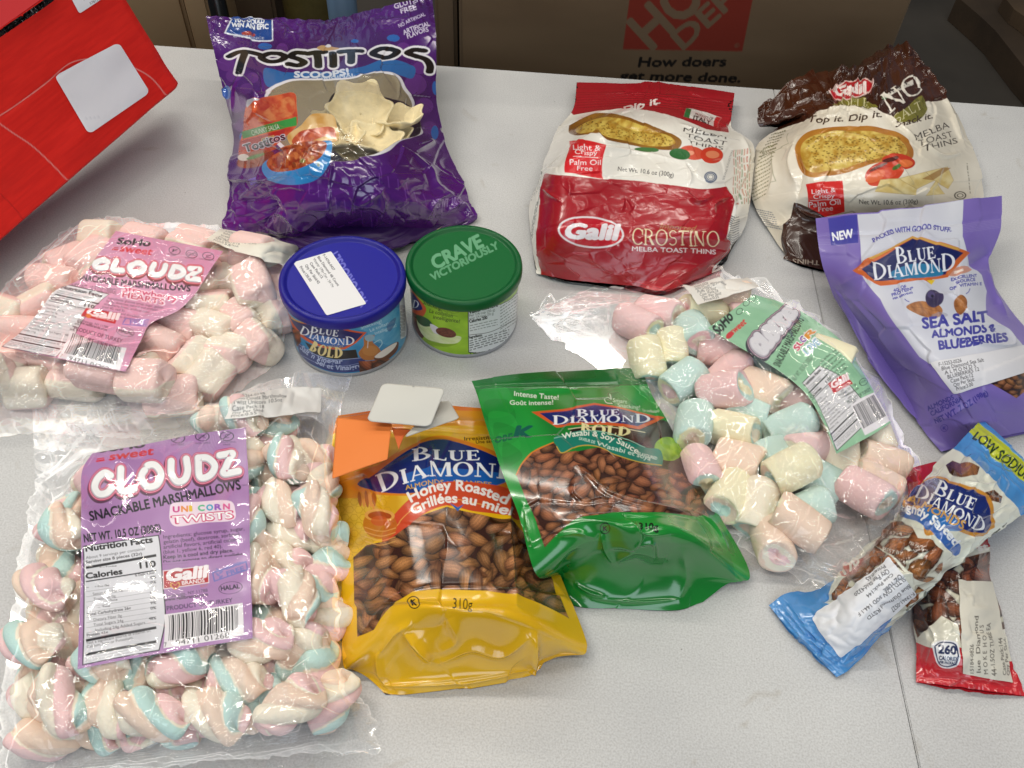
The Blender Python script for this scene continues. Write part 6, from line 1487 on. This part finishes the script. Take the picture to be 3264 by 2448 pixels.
for i in range(6): s.line([(110, 300 + 10 * i), (690, 268 + 10 * i), (1256, 190 + 10 * i)], 2, '#ffffff', .12)
s.poly([(174, 190), (356, 166), (362, 340), (194, 357)], '#3c3a9c'); s.text('NEW', [(206, 327), (332, 309)], 54, '#eceef6', bold=.035)
s.text('PACKED WITH GOOD STUFF', [(462, 336), (690, 258), (932, 272)], 32, '#4a48a0', bold=.03); s.line([(452, 332), (466, 326)], 5, '#4a48a0'); s.line([(934, 266), (946, 262)], 5, '#4a48a0')
s.poly([(326, 512), (420, 448), (704, 290), (900, 345), (1064, 400), (985, 480), (930, 545), (830, 560), (822, 592), (770, 566), (500, 606), (420, 575)], '#c8622a'); s.poly([(420, 448), (704, 290), (1000, 378), (985, 390), (704, 304), (440, 452)], '#c89a48')
s.poly([(382, 504), (704, 306), (1018, 402), (925, 500), (915, 528), (700, 560), (465, 574)], '#131c58'); s.poly(sm([(560, 530), (700, 470), (860, 480), (900, 525), (700, 560), (600, 566)]), '#2a8ab8', .7)
s.text('Blue', [(600, 470), (852, 432)], 98, '#dde0ea', font='serif'); s.text('DiamonD', [(458, 570), (982, 500)], 104, '#dde0ea', font='serif')
s.poly([(790, 570), (850, 560), (824, 594)], '#e0c030')
s.ell(1000, 510, 75, 26, '#c87a50', rot=-12, a=.8); s.text('s', [(970, 525), (1010, 518)], 22, '#efe2d8', bold=.04)
s.blob([(660, 742), (740, 704), (840, 720), (885, 760), (870, 800), (800, 802), (720, 780)], s.mix('#8a5228', '#b87a44', 30, 60, 5)); s.line([(680, 742), (780, 745), (870, 770)], 3, '#6a3a18', .6, smooth=True)
s.ell(836, 682, 56, 58, s.mix('#262040', '#4a3f66', 12, 12, 5)); s.ell(818, 660, 24, 22, '#5a5080', a=.6); s.ell(826, 668, 10, 10, '#1a1630'); s.ell(870, 790, 50, 16, '#8a8a9c', a=.5)
s.blob([(960, 700), (1000, 664), (1036, 690), (1040, 740), (1000, 785), (965, 755)], s.mix('#8a5228', '#b87a44', 60, 30, 6))
for t, p, h in [('4G OF', [(585, 644), (662, 622)], 20), ('PROTEIN*', [(574, 672), (706, 632)], 20), ('PER SERVING', [(580, 692), (700, 656)], 12), ('EXCELLENT', [(952, 568), (1100, 552)], 19), ('SOURCE', [(980, 592), (1088, 578)], 19), ('OF VITAMIN E', [(944, 622), (1132, 602)], 19)]: s.text(t, p, h, '#4a4aa4', bold=.03)
s.line([(650, 692), (662, 704), (680, 710)], 5, '#4a4aa4'); s.line([(1054, 626), (1046, 648), (1030, 660)], 5, '#4a4aa4')
s.text('SEA SALT', [(766, 872), (1180, 822)], 70, '#3a3a98', bold=.05); s.text('ALMONDS &', [(822, 930), (1226, 890)], 50, '#3a3a98', bold=.055); s.text('BLUEBERRIES', [(868, 1004), (1292, 952)], 58, '#3a3a98', bold=.06)
s.nuts([(1130, 1185), (1300, 1150), (1420, 1130), (1500, 1190), (1340, 1306), (1230, 1240)], 70, 3, 30, ('#7a4a30', '#33203a', '#b58a60'), back='#2a1a26')
s.text('ALMONDS', [(798, 1386), (960, 1312)], 30, '#3c3494', bold=.03); s.text('CALIFORNIA', [(820, 1418), (1015, 1322)], 30, '#3c3494', bold=.03); s.text('NET WT. 7 OZ (198g)', [(846, 1466), (1172, 1284)], 34, '#3c3494', bold=.03)
kosher(s, 898, 1492, 24, '#4a40a0')
s.crumple(1.1, 36, 23, ridged=False); s.facet(1.6, 36, 25)
for p, a, w in [([(110, 300), (390, 282), (700, 250), (1256, 180)], -1.2, 1.6), ([(380, 480), (430, 460), (470, 500)], 2, 1.8), ([(250, 610), (400, 560), (460, 600)], 3, 4), ([(1050, 480), (1160, 430), (1200, 400)], -5, 8), ([(900, 640), (1000, 710), (1060, 770)], 2.2, 1.2), ([(830, 840), (960, 930), (1200, 980), (1330, 970), (1290, 880), (1160, 830)], 2.2, 1.6), ([(1170, 520), (1200, 640), (1290, 800)], 3, 4), ([(360, 500), (420, 450), (700, 330)], 1.5, 2), ([(840, 1480), (950, 1400), (1100, 1330)], 2, 4), ([(980, 1480), (1050, 1450), (1200, 1440)], 2, 4), ([(270, 640), (440, 820), (640, 1080)], 2, 5)]: s.crease(p, a, w)
bag = thing('almond_pouch', 'lavender and white pouch of almonds and blueberries against the brown toast bag', 'nut pouch', base_of(s), 'resealable almond pouches')
s.build('printed_pouch', M_matte, bag); back_of(s, 'rear_panel', plain_mat('lavender_film', '#7461ae', .35), bag)
q = [(806, 1085), (1480, 960), (1530, 1110), (958, 1284)]
st = patch_on(s, C12, q, 240, 110, .0006, .10, 2); st.fill('#dcdbe0')
q2 = [(806, 1085), (1150, 1020), (1240, 1195), (958, 1284)]; sticker_text(st, q2, [('F-15253-0526', .42), ('Blue Diamond Sea Salt', .8), ('A L M O N D S', .6), ('BLUEBERRIES 12', .62), ('Case Pack:12', .46), ('Qty Per Skid:', .44), ('Price:3.00', .36)], .095, x=.10, y0=.17, dy=.125, bold=.012)
st.build('price_sticker', M_sticker, bag)

# ---------------------------------------------------------------- the two small nut tubes
s = Sheet(C13, [
    [(700, 290, 5), (750, 275, 6), (800, 260, 6), (850, 248, 6), (895, 235, 5)], [(715, 400, 4), (790, 390, 12), (850, 380, 14), (920, 370, 12), (990, 370, 5)],
    [(725, 620, 3), (820, 600, 14), (900, 600, 16), (990, 600, 14), (1082, 600, 5)], [(735, 870, 3), (830, 850, 20), (920, 840, 23), (1010, 820, 20), (1095, 790, 5)],
    [(747, 1040, 3), (850, 1030, 20), (950, 1020, 24), (1050, 1000, 20), (1150, 980, 4)], [(752, 1160, 2), (860, 1170, 14), (975, 1180, 16), (1090, 1180, 14), (1192, 1170, 3)],
    [(752, 1235, 2), (870, 1240, 6), (1000, 1252, 8), (1130, 1270, 6), (1240, 1290, 2)], [(752, 1263, 2), (870, 1276, 4), (1000, 1293, 5), (1130, 1310, 4), (1264, 1328, 2)]], 240, 440)
s.fill(s.mix('#d8d4c0', '#e4e0d0', 5, 5, 3))
s.poly([(640, 200), (950, 200), (1100, 560), (1100, 640), (1030, 650), (700, 560)], '#b01c22'); s.text('st', [(1035, 662), (1082, 655)], 34, '#f0e8e0', bold=.05)
s.nuts([(700, 840), (1110, 660), (1130, 800), (1180, 1010), (960, 1090), (940, 1000), (870, 960), (760, 1060), (740, 980)], 118, 31, 40, ('#6e3a22', '#331609', '#a8694a'), back='#d0cbb6')
s.nuts([(980, 690), (1100, 660), (1100, 820), (960, 830)], 95, 33, 10, ('#7a3f28', '#331609', '#a8694a'), back='#cfc9b4')
s.poly(sm([(740, 1075), (800, 1100), (850, 1110), (960, 1105), (1100, 1160), (1280, 1170)], 6, False).tolist() + [(1300, 1340), (740, 1290)], s.mix('#c0202a', '#cc2a32', 4, 4, 5))
s.poly([(700, 1218), (1000, 1226), (1270, 1285), (1270, 1340), (740, 1300)], '#cc3038')
s.poly(sm([(842, 1082), (890, 1072), (942, 1084), (944, 1180), (892, 1200), (852, 1186)], 4), '#e8e8ea'); s.poly(sm([(848, 1088), (890, 1078), (937, 1090), (938, 1176), (892, 1193), (857, 1181)], 4), '#22305a'); s.poly(sm([(853, 1093), (890, 1084), (931, 1095), (932, 1171), (892, 1187), (861, 1176)], 4), '#e8e8ea')
s.text('260', [(856, 1130), (934, 1136)], 40, '#1c2a54', bold=.05); s.text('CALORIES', [(858, 1160), (938, 1166)], 19, '#1c2a54', bold=.04); s.text('PER PACKAGE', [(860, 1176), (936, 1182)], 12, '#1c2a54', bold=.03)
s.crumple(.6, 18, 83); s.facet(3.5, 16, 84); s.crease([(752, 1240), (1000, 1258), (1250, 1300)], -1.5, 1.5); s.crease([(790, 960), (840, 1060), (800, 1180)], 1.2, 1.2); s.crease([(1000, 1230), (1010, 1280), (1000, 1292)], 1.5, 1.5)
for k in range(14): s.crease([(760 + 36 * k, 1250 + 4 * k), (760 + 36 * k, 1290 + 4 * k)], .5, .6, False)
tube = thing('nut_packet', 'red and cream nut tube under the blue tube, stickered 260 calories', 'nut packet', base_of(s), 'small nut tubes')
s.build('printed_packet', M_gloss, tube); back_of(s, 'rear_panel', plain_mat('red_film', '#b81e28', .2), tube)
q = [(942, 792), (1098, 800), (1200, 1270), (962, 1222)]
st = patch_on(s, C13, q, 110, 170, .0006, .05, 2); st.fill('#d9d4c6')
for t, p, h in [('15184-0826', [(1014, 1220), (1012, 1090)], 17), ('lue  Diamond', [(1045, 1215), (1034, 960)], 19), ('M O K E  H O U S', [(1078, 1222), (1062, 1000)], 19), ('44-1.5OZ TUBE EA', [(1112, 1230), (1092, 990)], 19), ('Case Pack:144', [(1160, 1230), (1140, 1060)], 18), ('Qty Per Skid:', [(1182, 1232), (1162, 1060)], 18)]: st.text(t, p, h, '#4a443e', bold=.01)
st.build('price_sticker', M_sticker, tube)

s = Sheet(C13, [
    [(1055, 50, 22), (1130, 120, 23), (1200, 190, 23), (1290, 280, 23), (1380, 370, 22)], [(982, 130, 24), (1050, 190, 30), (1130, 270, 31), (1220, 360, 30), (1312, 452, 24)],
    [(862, 250, 22), (940, 310, 42), (1030, 390, 46), (1110, 460, 42), (1196, 520, 28)], [(737, 400, 18), (800, 450, 42), (880, 520, 50), (960, 580, 46), (1060, 615, 30)],
    [(590, 580, 12), (650, 620, 38), (720, 680, 47), (790, 740, 44), (900, 750, 30)], [(430, 720, 6), (500, 770, 30), (570, 830, 38), (640, 880, 34), (772, 872, 24)],
    [(310, 840, 4), (370, 920, 20), (430, 990, 25), (510, 1050, 21), (592, 1042, 8)], [(140, 865, 3), (220, 975, 9), (300, 1060, 10), (370, 1130, 9), (455, 1198, 3)],
    [(73, 912, 2), (150, 1000, 3.5), (230, 1080, 3.5), (310, 1160, 3.5), (385, 1242, 2)]], 280, 520)
s.fill(s.mix('#4488c8', '#5296d4', 4, 4, 3))
s.poly([(900, 180), (960, 205), (1100, 330), (1200, 440), (1240, 500), (1100, 610), (900, 800), (700, 980), (600, 1010), (640, 960), (480, 880), (330, 900), (380, 760), (600, 520), (760, 340)], s.mix('#d6d8c8', '#e4e4d6', 6, 6, 5))
s.poly([(985, 108), (1030, 62), (1110, 130), (1330, 330), (1300, 380), (1120, 240)], s.mix('#b4bc20', '#c2ca2c', 4, 4, 6)); s.text('LOW SODIUM', [(1010, 145), (1270, 345)], 44, '#27401c', bold=.035)
s.line([(1035, 60), (1400, 375)], 3, '#7ab0e0', .6); s.ell(1180, 262, 40, 34, '#7a8a3a', rot=40, hole=.9)
s.nuts([(893, 270), (920, 245), (975, 250), (1040, 278), (1030, 312), (960, 322), (905, 300)], 190, 5, 4, ('#9a5f34', '#4a2810', '#c08a58'), back='#8a5530')
s.nuts([(600, 560), (660, 520), (730, 540), (760, 600), (830, 610), (870, 660), (870, 750), (800, 800), (720, 760), (640, 680), (560, 640)], 110, 8, 30, ('#8f5630', '#4a2810', '#c08a58'), back='#d6d6c6')
s.nuts([(345, 890), (420, 780), (560, 640), (640, 690), (700, 760), (640, 720), (500, 800)], 100, 12, 30, ('#8f5630', '#4a2810', '#c08a58'), back='#cfcdbb')
s.nuts([(1062, 395), (1110, 380), (1150, 410), (1140, 440), (1090, 430)], 90, 15, 4, ('#8f5630', '#4a2810', '#b87a4a'), back='#8a5530'); s.nuts([(690, 900), (760, 820), (800, 850), (720, 960)], 80, 21, 6, ('#8f5630', '#4a2810', '#c08a58'), back='#a87a40')
s.poly(sm([(740, 372), (830, 320), (960, 350), (1070, 400), (1110, 470), (1100, 570), (1020, 590), (900, 560), (800, 590), (770, 480), (700, 460)]), '#c88a30')
s.poly(sm([(742, 388), (830, 330), (950, 362), (1060, 412), (1096, 480), (1085, 562), (1010, 572), (900, 540), (800, 560), (770, 460), (715, 445)]), '#16286e'); s.poly(sm([(800, 560), (770, 470), (880, 480), (960, 560), (900, 570)]), '#2a78c0', .8)
s.text('Blue', [(832, 398), (1010, 478)], 70, '#eef0f4', font='serif'); s.text('DiamonD', [(745, 410), (1052, 580)], 66, '#eef0f4', font='serif'); s.text('ALMONDS', [(712, 432), (960, 562)], 40, '#d0a050', bold=.02)
s.poly(sm([(690, 470), (770, 480), (850, 550), (960, 640), (930, 680), (850, 600), (770, 530), (680, 500)]), '#3a66b0'); s.text('Lightly Salted', [(690, 480), (800, 520), (930, 640)], 40, '#eef2f6', bold=.03)
s.line([(1200, 500), (1000, 640), (860, 770), (690, 950)], 18, '#e0e4d8', smooth=True)
rg = random.Random(8)
for i in range(22): t = rg.random(); s.line([(1170 - 450 * t, 520 + 390 * t), (1150 - 450 * t, 540 + 390 * t)], 6, '#3a4038', .8)
s.text('13264', [(625, 588), (690, 592)], 16, '#e0d8cc'); s.text('PER PACK', [(720, 630), (780, 660)], 15, '#e0d8cc'); s.text('BEST BY', [(600, 660), (690, 684)], 17, '#e0d8cc')
s.poly([(395, 745), (520, 690), (500, 740), (470, 765), (410, 775)], '#b8301e', .8); s.text('170', [(420, 766), (500, 722)], 34, '#e8e2d4', bold=.04)
s.crumple(1.0, 16, 93); s.facet(3.5, 16, 94)
for k in range(5): s.crease([(1040 - 18 * k, 66 + 18 * k), (1200 - 18 * k, 205 + 18 * k), (1370 - 18 * k, 385 + 18 * k)], .7, .8)
for k in range(3): s.crease([(95 + 22 * k, 905 - 14 * k), (240 + 20 * k, 1070 - 14 * k), (395 + 22 * k, 1232 - 14 * k)], .9, .9)
for p, a, w in [([(770, 360), (740, 400), (690, 470)], 2, 1), ([(700, 620), (710, 720), (740, 840)], 1.6, 1.1), ([(980, 340), (1060, 360), (1120, 350)], 1.6, 1.2), ([(1010, 560), (990, 640), (920, 740)], 2, 1.2), ([(640, 790), (720, 760), (790, 780)], 1.5, 1.4), ([(560, 640), (600, 700), (690, 700)], 1.4, 1.2), ([(300, 1110), (290, 1060), (230, 1000)], 1.5, 1.5), ([(800, 580), (860, 520), (960, 500)], 1.5, 1.5)]: s.crease(p, a, w)
tube = thing('nut_packet', 'light blue nut tube with a yellow green top band lying across the red tube', 'nut packet', base_of(s), 'small nut tubes')
s.build('printed_packet', M_gloss, tube); back_of(s, 'rear_panel', plain_mat('blue_film', '#3f80c0', .2), tube)
q = [(268, 970), (634, 695), (752, 860), (400, 1152)]
st = patch_on(s, C13, q, 220, 120, .0006, .10, 2); st.fill('#e6e7ec')
for t, p, h in [('F-15261-0527', [(728, 842), (628, 925)], 17), ('Blue Diamond RSTD', [(712, 806), (520, 965)], 17), ('SLTD LOW SOD 144-1 F', [(690, 778), (480, 950)], 17), ('OZ TUBE', [(672, 768), (596, 838)], 17), ('Case Pack:144', [(640, 762), (520, 865)], 17), ('Qty Per Skid:4320', [(622, 748), (470, 862)], 17), ('Price:0.65', [(608, 728), (520, 790)], 17)]:
    st.text(t, p, h, '#34343c', bold=.015)
st.build('price_sticker', M_sticker, tube)


# ================================================================== the two cans
def can(centre_px, rl, hc, lidcol, label):
    c = W(C6(np.array(centre_px, float)), hc); cx, cy = c[0], c[1]; r = rl * .945
    t = thing('nut_can', label, 'can', (cx, cy, 0), 'round nut cans')
    M_lid = plain_mat('plastic_lid_' + lidcol[1:], lidcol, .38, (300, .0002, .25), spec=.35)
    top = hc
    prof = [(rl * .86, top - .0022), (rl * .885, top - .0018), (rl * .90, top - .0004), (rl * .93, top), (rl * .972, top - .0003), (rl * .992, top - .0014), (rl, top - .0032), (rl, top - .0065), (rl * .997, top - .0082), (rl * .985, top - .0088), (rl * .966, top - .0085)]
    ld = lathe('lid', prof, cx, cy, M_lid, t, 160)
    # lid top: a print disc
    n = 260; g = np.linspace(-1, 1, n); U, V = np.meshgrid(g, -g); x = U * np.sqrt(1 - V * V / 2); y = V * np.sqrt(1 - U * U / 2)
    rr = np.hypot(x, y)
    disc = Sheet(C6, P=np.stack([cx + x * rl * .862, cy + y * rl * .862, np.full(x.shape, top - .0022)], -1), nu=n, nv=n)
    M_ring = plain_mat('tin_rim', '#9a9ca0', .3)
    lathe('rim', [(r * 1.0, .0004), (r * 1.012, .0012), (r * 1.012, .003), (r * .995, .004)], cx, cy, M_ring, t, 96)
    a = np.linspace(-math.pi, math.pi, 1000)[None]; z = np.linspace(top - .0080, .0035, 210)[:, None]
    P = np.stack(np.broadcast_arrays(cx + r * np.sin(a), cy - r * np.cos(a), z + 0 * a), -1)
    sd = Sheet(C6, P=P, nu=1000, nv=210, vis=np.broadcast_to(np.abs(a + math.atan2(cx, cy)) < 1.35, (210, 1000)))
    return t, disc, sd


M_can = print_mat('can_paper', .28, bmp=None, spec=.5); M_lidprint_b = print_mat('lid_face_blue', .38, bmp=(300, .0002, .25), spec=.3); M_lidprint_g = print_mat('lid_face_green', .38, bmp=(300, .0002, .25), spec=.3)
t, d, s = can((592, 565), .0447, .060, '#191888', 'round can with a dark blue lid carrying a white price sticker')
d.fill('#1a1994'); d.text('VICTORIOUSLY', [(800, 775), (545, 355)], 76, '#6e6ecb', bold=.04, a=.9, up=(.9, -.42) if False else None)
d.build('lid_face', M_lidprint_b, t)
q = [(505, 374), (782, 786), (470, 878), (208, 462)]
st = patch_on(d, C6, q, 160, 110, .0005, .06); st.fill('#eceaea')
for tx, p, h in [('F-14756-0427', [(440, 406), (522, 528)], 20), ('Blue Diamond 48 Count', [(396, 422), (556, 650)], 21), ('Vinegar 170g Can - 24 Oz', [(362, 436), (515, 662)], 21), ('Case Pack:12', [(336, 470), (430, 590)], 22), ('Qty Per Skid:42', [(300, 486), (404, 632)], 22), ('Price:130.00', [(258, 500), (340, 615)], 22)]: st.text(tx, p, h, '#34343c', bold=.02)
st.build('price_sticker', M_sticker, t)
s.fill(s.mix('#1f7ab0', '#3f9ccc', 5, 24, 4))
s.poly(sm([(650, 960), (1080, 820), (1080, 1100), (820, 1060), (780, 1000)]), s.mix('#3f9ccc', '#6fb8da', 8, 30, 5), .8)
s.poly([(150, 820), (190, 880), (330, 935), (560, 960), (784, 1005), (700, 1090), (610, 1140), (480, 1135), (280, 1050), (200, 960)], '#d4592c'); s.poly([(160, 830), (205, 905), (330, 945), (560, 975), (755, 1015), (690, 1080), (600, 1125), (480, 1120), (300, 1040), (225, 960)], '#131f66'); s.poly(sm([(300, 1030), (480, 1040), (660, 1080), (600, 1120), (470, 1112)]), '#2468b8', .9)
s.line([(190, 890), (330, 935), (420, 940)], 8, '#c8a040'); s.text('Blue', [(338, 1004), (562, 1042)], 74, '#eef1f6', font='serif'); s.text('DiamonD', [(250, 1012), (470, 1090), (696, 1102)], 66, '#eef1f6', font='serif')
s.text('AMANDES', [(465, 1128), (600, 1130)], 22, '#c8a050')
s.poly([(300, 1080), (460, 1130), (700, 1140), (720, 1215), (520, 1215), (350, 1160)], '#1a120c'); s.text('BOLD', [(325, 1140), (460, 1196), (605, 1204)], 84, '#e6d492', font='serif', T=.26)
s.poly(sm([(250, 1090), (350, 1160), (500, 1215), (650, 1222), (760, 1200), (766, 1285), (650, 1320), (500, 1310), (350, 1255), (262, 1180)], 6), '#2c3c7c'); s.line([(255, 1100), (350, 1165), (500, 1218), (760, 1205)], 5, '#9aa8d0', smooth=True); s.line([(270, 1185), (420, 1255), (600, 1270), (760, 1240)], 3, '#9aa8d0', smooth=True)
s.text("Salt 'n Vinegar", [(258, 1130), (400, 1225), (596, 1250)], 38, '#b8c4e4', bold=.02); s.text('Sel et Vinaigre', [(380, 1245), (560, 1300), (750, 1276)], 38, '#b8c4e4', bold=.02)
s.blob([(765, 1040), (845, 1030), (830, 1080), (880, 1130), (900, 1180), (840, 1220), (760, 1220), (720, 1170), (760, 1110)], '#b87434'); s.ell(808, 1050, 40, 28, '#8ac0d8', a=.8); s.line([(840, 1090), (890, 1065), (905, 1090), (880, 1130)], 7, '#a8d4e4', smooth=True); s.ell(810, 1150, 60, 40, '#c88a44', a=.7); s.line([(795, 1070), (790, 1130)], 7, '#e0eef4', .7)
s.blob([(840, 1210), (1030, 1080), (1020, 1150), (900, 1240)], '#6a3a1c'); s.blob([(845, 1200), (1020, 1085), (1000, 1130), (900, 1205)], '#ece6de')
s.nuts([(720, 1230), (880, 1220), (980, 1210), (930, 1290), (820, 1320), (730, 1330)], 120, 5, 10, ('#8f4c26', '#4a2210', '#bd7850'), back='#5a3a2a'); s.nuts([(200, 960), (260, 1000), (270, 1080), (240, 1120), (190, 1050)], 80, 6, 8, ('#8f4c26', '#4a2210', '#bd7850'), back='#2a5a78')
s.text('Smart', [(700, 960), (802, 948)], 26, '#bfe0f0', bold=.01); s.text('Snacking!', [(740, 982), (905, 930)], 26, '#bfe0f0', bold=.01); s.text('La collation', [(812, 1002), (1000, 930)], 26, '#bfe0f0', bold=.01); s.text('intelligente!', [(850, 1026), (1020, 960)], 25, '#bfe0f0', bold=.01)
s.blob([(940, 960), (1010, 890), (1000, 950), (960, 1000)], '#2a4a8c', .7); s.poly([(1040, 760), (1100, 700), (1100, 1020), (1050, 1060)], '#d8dce0'); textlines(s, (1050, 1040), (1050, 790), 4, (9, 0), 5, '#5a6068', 4)
s.build('can_body', M_can, t)
t, d, s = can((1546, 456), .0425, .059, '#065a2a', 'round lime green can with a dark green lid')
d.fill('#07622c'); d.text('CRAVE', [(1322, 512), (1700, 330)], 108, '#69a67c', bold=.05); d.text('VICTORIOUSLY', [(1302, 602), (1822, 345)], 60, '#5f9c72', bold=.05)
d.build('lid_face', M_lidprint_g, t)
s.fill(s.mix('#8cba1c', '#a4d02c', 5, 24, 14))
s.poly(sm([(1130, 640), (1160, 700), (1250, 830), (1200, 900), (1150, 880), (1110, 760)]), '#cf5a2c'); s.poly(sm([(1130, 690), (1220, 825), (1150, 825), (1115, 740)]), '#17266e'); s.text('D', [(1138, 812), (1190, 822)], 62, '#eef1f6', font='serif')
s.text('Smart', [(1192, 730), (1268, 772)], 30, '#3a5212', bold=.015); s.text('Snacking!', [(1222, 782), (1372, 838)], 30, '#3a5212', bold=.015); s.text('La collation', [(1272, 850), (1456, 892)], 30, '#3a5212', bold=.015); s.text('intelligente!', [(1302, 898), (1512, 934)], 30, '#3a5212', bold=.015)
for k in range(12): a_ = k * math.pi / 6; s.line([(1430 + 14 * math.cos(a_), 860 + 14 * math.sin(a_)), (1430 + 75 * math.cos(a_), 850 + 62 * math.sin(a_))], 5, '#7aa81c')
s.poly(sm([(1130, 850), (1180, 870), (1230, 960), (1225, 1050), (1150, 1040)]), '#5a1a14')
s.nuts([(1130, 850), (1170, 860), (1190, 910), (1160, 930)], 50, 2, 6, ('#7a4526', '#3a1a0e', '#b07040'))
s.blob([(1180, 880), (1260, 920), (1400, 1020), (1525, 1045), (1500, 1085), (1400, 1095), (1260, 1060), (1190, 970)], s.mix('#cfe09a', '#e2ecba', 20, 60, 5)); s.blob([(1170, 870), (1260, 900), (1300, 950), (1240, 960), (1190, 930)], '#3a5a34'); s.blob([(1280, 940), (1330, 960), (1390, 1020), (1310, 1010)], '#e4e0e6'); s.ell(1405, 1008, 82, 36, s.mix('#5a2a1c', '#7a3f2a', 60, 200, 3), rot=14)
s.blob([(1230, 1060), (1400, 1098), (1500, 1095), (1400, 1120), (1260, 1095)], '#7a9a18', .6)
s.poly([(1575, 800), (1990, 640), (1990, 985), (1920, 1090), (1580, 1165)], '#26321c'); s.poly([(1582, 802), (1985, 655), (1985, 975), (1915, 1083), (1586, 1158)], '#e2e6e6')
s.text('Nutrition Facts', [(1588, 828), (1805, 770)], 30, '#202a24', bold=.04); s.text('Valeur nutritive', [(1588, 862), (1812, 802)], 30, '#202a24', bold=.04); s.text('Per 1/4 cup (30 g)', [(1590, 886), (1790, 838)], 20, '#4a544c'); s.text('pour 1/4 tasse (30 g)', [(1590, 908), (1780, 866)], 20, '#4a544c'); s.text('Calories 200', [(1590, 932), (1730, 900)], 25, '#202a24', bold=.04)
textlines(s, (1592, 955), (1810, 905), 3, (0, 20), 6, '#6a746c', 5); textlines(s, (1830, 790), (1975, 690), 10, (0, 24), 6, '#5a645c', 6); s.line([(1586, 1028), (1760, 1000), (1960, 895)], 4, '#26321c', smooth=True)
s.text('Ingredients:', [(1590, 1055), (1690, 1035)], 20, '#202a24', bold=.04); textlines(s, (1590, 1075), (1900, 985), 5, (0, 18), 8, '#3a443c', 7)
s.text('A Nouveau Goût', [(1590, 1188), (1800, 1150)], 20, '#2a3a10', bold=.03); s.poly([(1110, 1020), (1230, 1050), (1500, 1200), (1110, 1100)], '#7ea41c', .25)
s.build('can_body', M_can, t)
